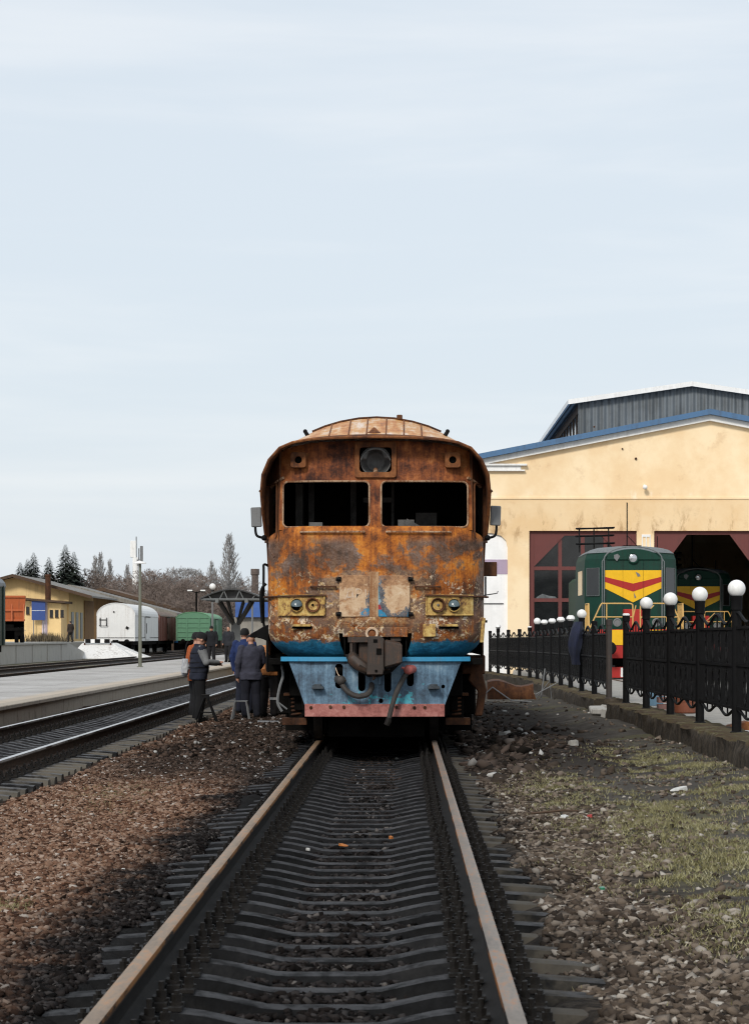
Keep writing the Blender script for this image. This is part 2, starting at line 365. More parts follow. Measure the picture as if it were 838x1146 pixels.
def m_rail(name, top, side, edge):
    q = N(name); x, y, z = q.sep(); n1 = q.noise(2, 6, .7, q.scale((4, .6, 4))); n2 = q.noise(30, 5, .7, q.scale((1, .25, 1)))
    g = q.n('ShaderNodeNewGeometry').outputs['Normal']; nz = q.sep(g)[2]
    head = q.m('MULTIPLY', q.step(z, -.02, -.006), q.step(nz, .2, .55))
    tc = q.ramp(q.m('ADD', q.m('MULTIPLY', n1, .6), q.m('MULTIPLY', n2, .4)), [(.35, tuple(.6*t for t in top)), (.52, top), (.68, tuple(1.3*t for t in top))])
    tc = q.mix(q.m('MULTIPLY', q.step(q.m('ADD', q.m('MULTIPLY', n2, .6), q.m('MULTIPLY', n1, .4)), .50, .60), .55), tc, edge)
    sc = q.ramp(n2, [(.35, tuple(.5*t for t in side)), (.65, tuple(1.3*t for t in side))])
    ed = q.m('MULTIPLY', q.step(z, -.034, -.02), q.step(n1, .42, .55)); sc = q.mix(q.m('MULTIPLY', ed, .55), sc, edge)
    return q.out(q.mix(head, sc, tc), q.mix(head, (.8,)*3, (.45,)*3), q.m('MULTIPLY', head, .35), q.bump(n2, .2, .003), .15)
M['rail_tan'] = m_rail('tan_worn_rail', (.26, .18, .115), (.008, .0068, .006), (.40, .17, .05))
M['rail_grey'] = m_rail('grey_worn_rail', (.225, .19, .16), (.007, .006, .0055), (.38, .14, .03))
M['rail_bright'] = m_rail('polished_running_rail', (.52, .53, .54), (.050, .032, .022), (.40, .37, .34))
M['rail_dark'] = m_rail('dull_siding_rail', (.16, .14, .125), (.040, .03, .024), (.20, .11, .05))

def zone_nodes(q, px, py):
    """colour of the track bed by place: oily black between the rails, red brown rubble left, grey brown right, soot round the wreck"""
    big = q.noise(.55, 5, .65); mid = q.noise(2.2, 6, .7)
    wob = q.m('ADD', q.m('MULTIPLY', q.m('SUBTRACT', big, .5), 1.3), q.m('MULTIPLY', q.m('SUBTRACT', mid, .5), .8))
    ax = q.m('ABSOLUTE', q.m('SUBTRACT', px, TX)); right = q.step(px, -.3, .3)
    oily = q.step(q.m('ADD', ax, q.m('ADD', wob, q.m('MULTIPLY', right, .38))), 1.95, 1.3)
    al = q.m('ABSOLUTE', q.m('SUBTRACT', px, LX)); left_tr = q.step(q.m('ADD', al, q.m('MULTIPLY', wob, .5)), 1.25, .75)
    soot = q.m('MULTIPLY', q.step(q.m('ADD', py, q.m('MULTIPLY', wob, 3.0)), 24.5, 29), q.m('MULTIPLY', q.step(py, 56, 50), q.step(q.m('ADD', ax, wob), 3.9, 2.8)))
    path = q.m('MULTIPLY', right, q.step(q.m('ADD', px, q.m('MULTIPLY', wob, .7)), 1.55, 2.1))
    return big, mid, right, oily, left_tr, soot, path
def m_ground():
    q = N('track_bed'); x, y, z = q.sep()
    big, mid, right, oily, left_tr, soot, path = zone_nodes(q, x, y)
    v1 = q.vor(17, out='Color'); v1d = q.vor(17); fine = q.noise(60, 5, .7)
    gv = q.sep(v1)[0]
    b = q.ramp(q.m('ADD', q.m('MULTIPLY', gv, .5), q.m('MULTIPLY', mid, .5)), [(.2, (.016, .010, .008)), (.45, (.035, .020, .014)), (.7, (.075, .048, .035))])  # left bed darkened so gaps between stones read as shaded crevices
    g = q.ramp(q.m('ADD', q.m('MULTIPLY', gv, .5), q.m('MULTIPLY', mid, .5)), [(.2, (.014, .012, .010)), (.45, (.032, .026, .021)), (.7, (.075, .062, .05))])
    c = q.mix(right, b, g)
    pc = q.ramp(q.m('ADD', q.m('MULTIPLY', fine, .5), q.m('MULTIPLY', mid, .5)), [(.3, (.040, .037, .033)), (.5, (.072, .066, .059)), (.7, (.13, .12, .108))])
    c = q.mix(q.m('MULTIPLY', path, .85), c, pc)
    moss = q.m('MULTIPLY', path, q.step(q.m('ADD', q.m('MULTIPLY', big, .7), q.m('MULTIPLY', fine, .3)), .52, .6))
    c = q.mix(q.m('MULTIPLY', moss, .45), c, (.10, .095, .035))
    dk = q.ramp(fine, [(.35, (.005, .005, .005)), (.65, (.018, .017, .017))])
    c = q.mix(oily, c, dk); c = q.mix(q.m('MULTIPLY', left_tr, .8), c, (.035, .032, .030))
    c = q.mix(q.m('MULTIPLY', soot, .85), c, (.022, .018, .016))
    far = q.step(y, 70, 120)
    fc = q.ramp(q.noise(.12, 5, .6), [(.35, (.10, .085, .065)), (.5, (.15, .14, .11)), (.65, (.12, .13, .065))])
    c = q.mix(q.m('MULTIPLY', far, .8), c, fc)
    yard = q.step(x, 4.35, 4.5)
    yc = q.ramp(q.m('ADD', q.m('MULTIPLY', mid, .5), q.m('MULTIPLY', fine, .5)), [(.3, (.20, .19, .175)), (.55, (.36, .345, .32)), (.7, (.42, .41, .38))])
    c = q.mix(yard, c, yc)
    h = q.m('ADD', q.m('MULTIPLY', v1d, .7), q.m('MULTIPLY', fine, .5))
    return q.out(c, .95, 0, q.bump(h, .6, .03), .05)
M['ground'] = m_ground()
def m_stone():
    q = N('ballast_stone'); x, y, z = q.sep()
    big, mid, right, oily, left_tr, soot, path = zone_nodes(q, x, y)
    r = q.n('ShaderNodeNewGeometry').outputs['Random Per Island']; fine = q.noise(70, 4, .7)
    b = q.ramp(r, [(0, (.026, .015, .011)), (.25, (.098, .050, .032)), (.55, (.175, .102, .068)), (.8, (.225, .146, .104)), (.96, (.28, .205, .16)), (1, (.40, .36, .32))])
    g = q.ramp(r, [(0, (.028, .022, .018)), (.35, (.075, .057, .044)), (.65, (.13, .102, .079)), (.9, (.20, .165, .135)), (1, (.38, .35, .31))])
    c = q.mix(right, b, g)
    d = q.ramp(r, [(0, (.003, .003, .003)), (.6, (.011, .0105, .011)), (.93, (.030, .029, .030)), (1, (.10, .09, .085))])
    c = q.mix(q.m('MULTIPLY', oily, .97), c, d)
    c = q.mix(q.m('MULTIPLY', left_tr, .85), c, (.045, .040, .037))
    s = q.ramp(r, [(0, (.008, .007, .006)), (.7, (.040, .030, .025)), (.95, (.07, .05, .042)), (.975, (.20, .20, .195)), (1, (.42, .42, .41))])
    c = q.mix(q.m('MULTIPLY', soot, .9), c, s)
    c = q.mix(q.m('MULTIPLY', q.m('SUBTRACT', fine, .5), .5), c, (.0, .0, .0))
    return q.out(c, .95, 0, q.bump(fine, .3, .006), .05)
M['stone'] = m_stone()
def m_grass():
    q = N('short_grass_blades'); r = q.n('ShaderNodeNewGeometry').outputs['Random Per Island']; n = q.noise(1.3, 3, .6)
    c = q.ramp(q.m('ADD', q.m('MULTIPLY', r, .6), q.m('MULTIPLY', n, .4)), [(.1, (.075, .066, .026)), (.4, (.17, .155, .065)), (.65, (.28, .26, .135)), (.9, (.46, .43, .31))])
    return q.out(c, .8, 0, None, .2)
M['grass'] = m_grass()
def m_plinth():
    q = N('mossy_rough_masonry'); x, y, z = q.sep(); n1 = q.noise(3, 7, .7); n2 = q.noise(18, 6, .72); st = q.noise(5, 6, .7, q.scale((1, 2.2, .25)))
    nz = q.sep(q.n('ShaderNodeNewGeometry').outputs['Normal'])[2]
    side = q.ramp(q.m('ADD', q.m('MULTIPLY', st, .6), q.m('MULTIPLY', n2, .4)), [(.34, (.010, .009, .008)), (.48, (.040, .032, .024)), (.6, (.085, .068, .05)), (.7, (.15, .13, .10))])
    top = q.ramp(q.m('ADD', q.m('MULTIPLY', n1, .6), q.m('MULTIPLY', n2, .4)), [(.38, (.026, .018, .012)), (.47, (.075, .048, .028)), (.54, (.075, .065, .024)), (.64, (.22, .18, .14))])
    return q.out(q.mix(q.step(nz, .4, .8), side, top), .95, 0, q.bump(q.m('ADD', q.m('MULTIPLY', st, .7), q.m('MULTIPLY', n2, .3)), .9, .06), .2)
M['plinth'] = m_plinth()
def m_paving():
    q = N('platform_paving'); n1 = q.noise(.35, 6, .65); n2 = q.noise(9, 6, .7); x, y, z = q.sep()
    c = q.ramp(q.m('ADD', q.m('MULTIPLY', n1, .6), q.m('MULTIPLY', n2, .4)), [(.34, (.23, .215, .20)), (.5, (.37, .355, .34)), (.66, (.50, .485, .47))])
    # sandy strip of worn edge slabs
    c = q.mix(q.m('MULTIPLY', q.step(q.m('ADD', x, q.m('MULTIPLY', n2, 1.2)), -7.5, -7.2), .7), c, (.46, .37, .27))
    br = q.n('ShaderNodeTexBrick'); br.inputs['Scale'].default_value = 1.0; br.inputs['Brick Width'].default_value = 1.5; br.inputs['Row Height'].default_value = 1.5
    br.inputs['Mortar Size'].default_value = .015; br.offset = 0; q.set(br.inputs['Vector'], q.tc)
    c = q.mix(q.m('MULTIPLY', br.outputs['Fac'], .55), c, (.07, .065, .055))
    return q.out(c, .9, 0, q.bump(n2, .25, .01))
M['paving'] = m_paving()
M['bark'] = simple('grey_bark', (.10, .082, .068), .95, 0, .3, 4, .4)
M['twig_brown'] = simple('brown_twigs', (.185, .145, .125), .95, 0, .25, .3, .0)  # twig tones from here lightened and greyed to paint in distance haze
M['twig_grey'] = simple('grey_twigs', (.27, .26, .255), .95, 0, .2, .3, .0)
M['twig_dark'] = simple('dark_brown_twigs', (.125, .096, .080), .95, 0, .25, .3, .0)
M['needles'] = simple('dark_conifer_needles', (.011, .018, .011), .9, 0, .5, .8, .0)
M['weeds'] = simple('dry_brown_weeds', (.11, .085, .05), .95, 0, .4, 1.5, .0)
# ================================================================== ground, track, platform
def sm(a, b, t):
    t = np.clip((t-a)/(b-a), 0, 1); return t*t*(3-2*t)
def vnoise(x, y, s, seed=0):
    """cheap smooth value noise (numpy)"""
    r = np.random.default_rng(seed).random((256, 256)); X = x*s; Y = y*s
    xi = np.floor(X).astype(int); yi = np.floor(Y).astype(int); fx = X-xi; fy = Y-yi
    fx = fx*fx*(3-2*fx); fy = fy*fy*(3-2*fy); g = lambda i, j: r[i % 256, j % 256]
    return (g(xi, yi)*(1-fx)+g(xi+1, yi)*fx)*(1-fy)+(g(xi, yi+1)*(1-fx)+g(xi+1, yi+1)*fx)*fy
def ground_z(x, y):
    x = np.asarray(x, float); y = np.asarray(y, float)
    n = (vnoise(x, y, .6, 1)-.5)*.10 + (vnoise(x, y, 2.1, 2)-.5)*.05 + (vnoise(x, y, 6, 3)-.5)*.025
    ax = np.abs(x-TX); z = np.full(x.shape, -.215)
    right = sm(1.3, 3.6, x)*(.165 - .0028*(y-26)*(y < 140)) * (x < 4.0)
    rut = -.05*np.exp(-((x-2.9)/.35)**2) + .05*np.exp(-((x-1.9)/.4)**2)*sm(10, 20, y)
    near_mound = .10*np.exp(-((x-1.9)/.7)**2-((y-33)/5)**2)
    z = z + n + right + rut*(x > 0) + near_mound
    inner = 1-sm(.96, 1.22, ax + (vnoise(x, y, 1.7, 6)-.5)*.22); z = z*(1-inner) + (-.318 + n*.25)*inner
    al = np.abs(x-LX); il = 1-sm(1.1, 1.5, al); z = z*(1-il) + (-.262 + n*.2)*il
    z = np.where(x > 4.42, .07 + n*.1, z)
    z = np.where(x < -12.4, -.2 + n*.4, z)
    return z
def make_ground():
    def axis(dense0, dense1, st, far0, far1):
        mid = np.arange(dense0, dense1, st); g = 1.35
        lo = []; p = dense0; d = st
        while p > far0: d = min(d*g, 400); p -= d; lo.append(p)
        hi = []; p = mid[-1]; d = st
        while p < far1: d = min(d*g, 400); p += d; hi.append(p)
        return np.array(lo[::-1] + list(mid) + hi)
    xs = axis(-8.0, 4.6, .09, -3000, 3000); ys = axis(5, 56, .12, -60, 4500)
    X, Y = np.meshgrid(xs, ys); Z = ground_z(X, Y)
    me = bpy.data.meshes.new('ground'); nx, ny = len(xs), len(ys)
    V = np.stack([X, Y, Z], -1).reshape(-1, 3)
    i = np.arange(nx-1)[None, :] + (np.arange(ny-1)*nx)[:, None]
    Fc = np.stack([i, i+1, i+nx+1, i+nx], -1).reshape(-1, 4)
    raw(me, V, Fc); me.materials.append(M['ground']); me.polygons.foreach_set('use_smooth', [True]*len(me.polygons))
    return tag(link('ground', me), kind='structure')
def raw(me, V, Fc):
    V = np.asarray(V, np.float32); Fc = np.asarray(Fc, np.int32); k = Fc.shape[1]
    me.vertices.add(len(V)); me.vertices.foreach_set('co', V.ravel())
    me.loops.add(Fc.size); me.loops.foreach_set('vertex_index', Fc.ravel())
    me.polygons.add(len(Fc)); me.polygons.foreach_set('loop_start', np.arange(len(Fc), dtype=np.int32)*k); 
    try: me.polygons.foreach_set('loop_total', np.full(len(Fc), k, np.int32))
    except Exception: pass
    me.update(); me.validate()
make_ground()

# --- ballast stones, one object of countless pieces
def ico():
    bm = bmesh.new(); bmesh.ops.create_icosphere(bm, subdivisions=1, radius=1)
    v = np.array([x.co[:] for x in bm.verts]); f = np.array([[a.index for a in q.verts] for q in bm.faces]); bm.free(); return v, f
IV, IF = ico()
def stones(name, pts, size, mat, flat=.55, sink=.25, label=None):
    n = len(pts); v = np.repeat(IV[None], n, 0)
    v = np.sign(v)*np.abs(v)**.7
    v = v*(1+rng.normal(0, .20, (n, 12, 1))) + rng.normal(0, .20, (n, 12, 3))
    v = v*np.stack([rng.uniform(.7, 1.3, n), rng.uniform(.55, 1.0, n), rng.uniform(flat*.6, flat*1.3, n)], -1)[:, None]
    a = rng.uniform(0, 2*PI, n); t = rng.normal(0, .35, n); u = rng.normal(0, .35, n)
    ca, sa = np.cos(a)[:, None], np.sin(a)[:, None]; ct, stt = np.cos(t)[:, None], np.sin(t)[:, None]; cu, su = np.cos(u)[:, None], np.sin(u)[:, None]
    x, y, z = v[..., 0], v[..., 1], v[..., 2]
    y, z = y*ct-z*stt, y*stt+z*ct; x, z = x*cu-z*su, x*su+z*cu; x, y = x*ca-y*sa, x*sa+y*ca
    v = np.stack([x, y, z], -1)*np.asarray(size).reshape(-1, 1, 1)
    v[..., 2] += (np.asarray(size)*(flat-sink))[:, None]*.6
    v = v + pts[:, None]
    f = (IF[None] + (np.arange(n)*12)[:, None, None]).reshape(-1, 3)
    me = bpy.data.meshes.new(name); raw(me, v.reshape(-1, 3), f); me.materials.append(mat)
    o = link(name, me); tag(o, label, None, None, 'stuff'); return o
def scatter(n, x0, x1, y0, y1, keep, lo, hi, bias=1.0):
    x = rng.uniform(x0, x1, n); y = y0 + (y1-y0)*rng.random(n)**bias
    k = keep(x, y); x, y = x[k], y[k]; s = lo*(hi/lo)**(rng.random(len(x))**1.7)
    return x, y, s
def xleft(y): return -451*y/F - .4
def xright(y): return 387*y/F + .4
X_, Y_, S_ = [], [], []
def put(t): X_.append(t[0]); Y_.append(t[1]); S_.append(t[2])
frame = lambda x, y: (x > xleft(y)) & (x < xright(y))
gap = lambda x, y: frame(x, y) & (np.abs(x-TX) > 1.03+.14*vnoise(x, y, 2, 9)*2) & (x < 3.8)
left = lambda x, y: gap(x, y) & (x < TX) & (np.abs(x-LX) > 1.45)
right_ = lambda x, y: gap(x, y) & (x > TX) & (rng.random(len(x)) > .92*sm(1.2, 2.1, x + (vnoise(x, y, .7, 5)-.5)*1.2))
put(scatter(56000, -4.0, -1.2, 7.5, 17, left, .008, .029, 1.15))
put(scatter(92000, -4.1, -1.2, 16, 32, left, .009, .031, 1.1))
put(scatter(16000, -4.3, -1.4, 32, 60, left, .02, .05))
put(scatter(40000, .5, 3.6, 7.5, 18, right_, .009, .040, 1.15))
put(scatter(40000, .5, 3.8, 17, 34, right_, .011, .036, 1.1))
put(scatter(6000, .8, 3.9, 33, 70, right_, .02, .06))
put(scatter(1500, .8, 3.0, 26, 40, right_, .03, .11))
x = np.concatenate(X_); y = np.concatenate(Y_); s = np.concatenate(S_)
stones('rubble_stones', np.stack([x, y, ground_z(x, y)], -1), s, M['stone'])
# black stones between the sleepers
SP = .52; Y0 = 7.1
def crib(n, y0, y1, lo, hi):
    x = rng.uniform(TX-1.6, TX+1.6, n); y = rng.uniform(y0, y1, n); ph = ((y-Y0)/SP) % 1; d = np.minimum(ph, 1-ph)*SP
    k = (d > .10) & frame(x, y) & ((np.abs(np.abs(x-TX)-.79) > .10)); x, y, d = x[k], y[k], d[k]
    z = -.300 + .02*(vnoise(x, y, 3, 8)-.5)*2 + rng.random(len(x))*.012 + .02*sm(.9, 1.3, np.abs(x-TX)); return np.stack([x, y, z], -1), lo*(hi/lo)**rng.random(len(x))
P1, s1 = crib(34000, 7, 18, .011, .032); P2, s2 = crib(15000, 18, 33, .016, .034)
Pt = np.concatenate([P1, P2]); st_ = np.concatenate([s1, s2]); 
stones('ballast_stones', Pt, st_, M['stone'])

# --- grass, pale tufts of tiny blades
def grass():
    n = 90000; x = rng.uniform(.8, 3.8, n); y = rng.uniform(8, 33, n)
    z0 = ground_z(x, y)
    def blob(cx, cy, rx, ry): return np.exp(-((x-cx)/rx)**2-((y-cy)/ry)**2)
    w = .95*blob(2.0, 17.8, .62, 2.7) + .75*blob(2.35, 13.6, .35, 2.6) + .7*blob(1.75, 12.2, .28, 1.5) + .62*blob(3.35, 24.5, .40, 3.6) + .5*blob(2.95, 29, .40, 3) + .55*blob(1.6, 25.0, .42, 2.1) + .45*blob(2.45, 21, .4, 2) + .5*blob(2.2, 10.2, .35, 1.5) + .012
    w = w*sm(.38, .66, vnoise(x, y, 2.3, 21)*.6 + vnoise(x, y, 7, 22)*.4)*1.9; w = np.where(w < .12, w*.3, w)
    k = (rng.random(n) < w) & frame(x, y); x, y, z0 = x[k], y[k], z0[k]
    n2 = 700; xa = np.concatenate([rng.normal(-3.0, .25, n2), rng.normal(-2.45, .1, 260), rng.normal(-5.2, .5, 0)]); ya = np.concatenate([rng.normal(24.0, 1.3, n2), rng.normal(14.1, .22, 260)])
    kk = frame(xa, ya); xa, ya = xa[kk], ya[kk]
    x = np.concatenate([x, xa]); y = np.concatenate([y, ya]); z0 = np.concatenate([z0, ground_z(xa, ya)])
    n = len(x); m = 3
    x = np.repeat(x, m)+rng.normal(0, .018, n*m); y = np.repeat(y, m)+rng.normal(0, .018, n*m); z0 = np.repeat(z0, m); n = n*m
    a = rng.uniform(0, 2*PI, n); h = rng.uniform(.012, .042, n); wd = rng.uniform(.003, .006, n); le = rng.normal(0, .03, (n, 2))
    dx, dy = np.cos(a)*wd, np.sin(a)*wd
    V = np.stack([np.stack([x-dx, y-dy, z0-.01], -1), np.stack([x+dx, y+dy, z0-.01], -1), np.stack([x+le[:, 0], y+le[:, 1], z0+h], -1)], 1).reshape(-1, 3)
    me = bpy.data.meshes.new('grass'); raw(me, V, np.arange(n*3).reshape(-1, 3)); me.materials.append(M['grass'])
    tag(link('grass', me), kind='stuff')
grass()

# --- rails (R65 profile) 
def rail_profile():
    half = [(.075, -.180), (.075, -.171), (.030, -.153), (.010, -.135), (.009, -.065), (.018, -.046), (.0355, -.040), (.0370, -.012), (.0345, -.004), (.025, -.0008), (.010, 0)]
    return half + [(-a, b) for a, b in reversed(half)]
def rail(x, z, y0, y1, mat, name, label, group, step=6):
    b = MB(); ys = np.arange(y0, y1+.01, step); prof = rail_profile()
    b.rings([[(px, yy - y0, pz) for px, pz in prof] for yy in ys], True)
    o = b.build('rail', mat, smooth=False, loc=(x, y0, z)); smooth_mesh(o.data, 30)
    return tag(o, label, 'rail', group)
rail(TX-.7975, 0, 4, 70, M['rail_tan'], 'rail', 'tan worn left rail of the track under the rusty train', 'rails of the track under the rusty train')
rail(TX+.7975, 0, 4, 70, M['rail_grey'], 'rail', 'grey worn right rail of the track under the rusty train', 'rails of the track under the rusty train')
rail(LX+.7975, .05, 10, 420, M['rail_bright'], 'rail', 'shiny rail nearer the rubble, track along the platform', 'rails of the track along the platform', 20)
rail(LX-.7975, .05, 10, 420, M['rail_bright'], 'rail', 'shiny rail right beside the platform edge', 'rails of the track along the platform', 20)
for cx, y0, y1, lab in ((-14.6, 40, 420, 'first track behind the platform'), (-18.6, 40, 420, 'track under the green wagons')):
    for sgn, w in ((1, 'nearer'), (-1, 'farther')):
        rail(cx+sgn*.7975, -.02, y0, y1, M['rail_dark'], 'rail', 'dull %s rail of the %s' % (w, lab), 'siding rails behind the platform', 20)
for sgn, w in ((1, 'nearer'), (-1, 'farther')):
    rail(-22.7+sgn*.7975, -.02, 172, 420, M['rail_dark'], 'rail', 'dull %s rail of the track ending at the white buffer stop' % w, 'siding rails behind the platform', 20)

# --- concrete sleepers with plates and bolts
def sleeper_mesh(name, mat):
    b = MB(); xs = [-1.35, -1.22, -.98, -.62, -.50, -.27, -.2, .2, .27, .50, .62, .98, 1.22, 1.35]
    top = {1.35: -.028, 1.22: -.016, .98: 0, .62: 0, .50: -.016, .27: -.066, .2: -.070}
    out = []
    for x in xs:
        t = top[abs(x)]; wt = .078 if abs(x) > .5 else .070; e = .022
        if abs(x) == 1.35: wt -= .008
        out.append([(x, -.15, -.23), (x, .15, -.23), (x, .145, t-.13), (x, wt+e, t-e), (x, wt+e*.3, t-e*.25), (x, wt-.02, t), (x, -wt+.02, t), (x, -wt-e*.3, t-e*.25), (x, -wt-e, t-e), (x, -.145, t-.13)])
    b.rings(out, True); me_o = b.build(name, mat); smooth_mesh(me_o.data, 25); return me_o
def plate_mesh(parent, sx, bolts_as_parts):
    p = MB(); p.b(-.20, .20, -.085, .085, 0, .018); p.b(-.135, -.078, -.08, .08, .018, .036); p.b(.078, .135, -.08, .08, .018, .036)
    for s in (-1, 1): p.box((s*.092, 0, .045), (.055, .07, .016), (0, s*.25, 0))
    def bolt(x, y, h):
        q = MB(); q.tube([(0, 0, 0), (0, 0, .014)], .034, 10); q.tube([(0, 0, .014), (0, 0, .050)], .025, 6); q.tube([(0, 0, .050), (0, 0, h)], .013, 8); return q
    pos = [(-.105, 0, .088), (.105, 0, .088), (-.172, 0, .066), (.172, 0, .066)]
    if not bolts_as_parts:
        for x, y, h in pos: 
            q = bolt(x, y, h); p.add([(a+x, c+y, d+.016) for a, c, d in q.v], q.f)
    o = p.build('rail_plate', M['grease'], parent, loc=(sx, 0, 0))
    if bolts_as_parts:
        for x, y, h in pos:
            bo = bolt(x, y, h).build('bolt', M['grease'], o, loc=(x, y, .016 if abs(x) > .15 else .034))
    return o
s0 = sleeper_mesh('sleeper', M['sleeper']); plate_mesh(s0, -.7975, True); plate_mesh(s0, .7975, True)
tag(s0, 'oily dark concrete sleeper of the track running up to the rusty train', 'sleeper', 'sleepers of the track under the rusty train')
for k in range(62):
    o = s0 if k == 0 else copy_tree(s0)
    o.location = (TX + random.uniform(-.012, .012), Y0 + SP*k + random.uniform(-.02, .02), -.198); o.rotation_euler.z = random.gauss(0, .006)
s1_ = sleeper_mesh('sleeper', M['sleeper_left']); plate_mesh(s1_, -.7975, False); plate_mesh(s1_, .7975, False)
tag(s1_, 'grey concrete sleeper of the track beside the platform', 'sleeper', 'sleepers of the track along the platform')
for k in range(150):
    o = s1_ if k == 0 else copy_tree(s1_)
    o.location = (LX, 22 + SP*k + random.uniform(-.015, .015), -.148); o.rotation_euler.z = random.gauss(0, .004)
# sleepers too far off to count
b = MB()
for cx, ya, yb in ((-14.6, 60, 230), (-18.6, 60, 230), (-22.7, 174, 250), (LX, 101, 200)):
    for k in range(int((yb-ya)/.6)): b.b(cx-1.35, cx+1.35, ya+.6*k-.12, ya+.6*k+.12, -.35, -.19 if cx < -10 else -.15)
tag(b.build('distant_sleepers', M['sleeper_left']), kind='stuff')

# --- platform: slab with a projecting edge and a face of panels
b = MB(); b.b(-12.35, -7.34, 20, 330, -.5, .14); o = b.build('platform', M['concrete_edge']); tag(o, kind='structure')
b = MB(); b.b(-12.30, -7.55, 20, 330, .14, .176); tag(b.build('platform_paving', M['paving']), kind='structure')
b = MB(); y = 20.0
while y < 240:
    b.b(-7.55, -7.20, y, y+1.488, .10, .18); y += 1.5
tag(b.build('platform_edge', M['concrete_edge'], bevel=.012), kind='structure')
b = MB(); y = 20.0
while y < 160:
    b.b(-7.34, -7.295, y, y+2.96, -.4, .10); y += 3.0
tag(b.build('platform_face', M['concrete_edge'], bevel=.01), kind='structure')
# ================================================================== the burnt out train
TR = empty('diesel_train', (TX, 31, 0), 'burnt out rusty train front on the track with empty windscreens and blue skirt', 'train')
def superplan(w, y0, d, p=2.75, n=28, tail=.95):
    """plan outline of the nose at one height, from the left side round the front to the right side"""
    out = [(-w, tail)]
    for k in range(n+1):
        th = -PI/2 + PI*k/n; s, c = math.sin(th), math.cos(th)
        out.append((w*math.copysign(abs(s)**(2/p), s), y0 + d - d*abs(c)**(2/p)))
    return out + [(w, tail)]
lev = [(1.13, 1.12, .27), (1.17, 1.19, .18), (1.23, 1.28, .11), (1.30, 1.36, .06), (1.38, 1.42, .022), (1.48, 1.45, 0), (1.65, 1.457, 0), (1.9, 1.46, 0), (2.2, 1.46, .004), (2.5, 1.457, .016), (2.75, 1.452, .035)]
rings = [[(x, y, z) for x, y in superplan(w, y0, .70)] for z, w, y0 in lev]
# the sill falls off towards the sides
def sill(x): return 2.905 - .125*max(0, (abs(x)-1.16)/.29)**1.3
rings.append([(x, y, sill(x)-.02) for x, y in superplan(1.45, .05, .68)])
rings.append([(x, y, sill(x)) for x, y in superplan(1.435, .066, .68)])
rings.append([(x*.955, y+.10, sill(x)+.004) for x, y in superplan(1.435, .066, .68)])
b = MB(); b.rings(rings, cap=False, closed=False)
# leave the coupler recess open
def in_hole(f):
    c = [sum(b.v[i][k] for i in f)/len(f) for k in range(3)]; return abs(c[0]) < .39 and c[2] < 1.46 and c[1] < .4
b.f = [f for f in b.f if not in_hole(f)]; b.m = [0]*len(b.f)
nose = b.build('nose', M['rust'], TR, recalc=False); smooth_mesh(nose.data, 40)
sd = nose.modifiers.new('sheet', 'SOLIDIFY'); sd.thickness = .02; sd.offset = 0
# recess walls round the coupler
b = MB(); b.b(-.42, .42, .62, .66, 1.05, 1.50); b.b(-.42, -.40, .05, .64, 1.10, 1.48); b.b(.40, .42, .05, .64, 1.10, 1.48)
b.build('coupler_recess', M['soot'], TR)
b = MB(); b.prism([(-.43, 1.43), (.43, 1.43), (.43, 1.56), (-.43, 1.56)], -.022, -.002); b.build('coupler_lintel', M['rust'], TR, bevel=.006)
# raised seams on the nose corners (old mouldings)
def nose_pt(x, z, off=.012):
    zz = [l for l in lev]; 
    for (a, w0, p0), (c, w1, p1) in zip(zz, zz[1:]):
        if a <= z <= c: t = (z-a)/(c-a); w = w0+(w1-w0)*t; y0 = p0+(p1-p0)*t; break
    else: w, y0 = 1.45, .05
    r = min(abs(x)/w, .9999); c = (1-r**2.75)**(1/2.75)
    return Vector((x, y0+.70-.70*c-off, z))
for s in (-1, 1):
    for z0, dz in ((2.58, .07), (2.02-.12, .06), (1.66, .05)):
        q = MB(); q.tube([nose_pt(s*(1.22+.035*k), z0-dz+dz*k/6*1.4, .012) if False else nose_pt(s*(1.36+.0138*k), z0+dz*(-1+k/3.5), .01) for k in range(7)], .018, 6)
        q.build('corner_moulding', M['rust'], TR, smooth=True)
b = MB(); 
for s in (-1, 1): b.tube([nose_pt(s*1.30, 1.5+.1*k, .004) for k in range(13)], .008, 5)
b.tube([nose_pt(x/20, 1.60, .003) for x in range(-27, 28)], .007, 5)
b.build('panel_seam', M['rust_plain'], TR, smooth=True)

# ---- upper face
YF = .16
def fy(z): return YF + (z-2.9)*.10
def ox_(x): return .14*(max(0, abs(x)-.65)/.62)**2      # the face curves back towards its corners
prof_half = [(0, 4.10), (.40, 4.094), (.815, 4.072), (1.06, 4.035), (1.27, 3.965), (1.43, 3.81), (1.506, 3.61), (1.535, 3.38), (1.525, 3.1), (1.50, 2.78)]
def prof_z(x):
    x = abs(x)
    for (x0, z0), (x1, z1) in zip(prof_half, prof_half[1:]):
        if x0 <= x <= x1: return z0 + (z1-z0)*(x-x0)/(x1-x0)
    return 3.38
top = [(x, prof_z(x)-.03) for x in np.linspace(1.295, -1.295, 15)]
outer = [(-1.295, 2.87), (1.295, 2.87)] + top
wl = rrect(-1.245, -.083, 2.905, 3.520, .07); wr = rrect(.075, 1.240, 2.905, 3.520, .07)
lampbox = rrect(-.222, .222, 3.635, 3.985, .05)
vs, fs = plate(outer, [wl, wr, lampbox], .05, .006)
b = MB(); b.add([(x, y+fy(z), z) for x, y, z in vs], fs); uf = b.build('upper_face', M['rust'], TR)
bm = bmesh.new(); bm.from_mesh(uf.data)
for k in range(-10, 11): bmesh.ops.bisect_plane(bm, geom=bm.verts[:]+bm.edges[:]+bm.faces[:], plane_co=(k*.125, 0, 0), plane_no=(1, 0, 0))
for v in bm.verts: v.co.y += ox_(v.co.x)
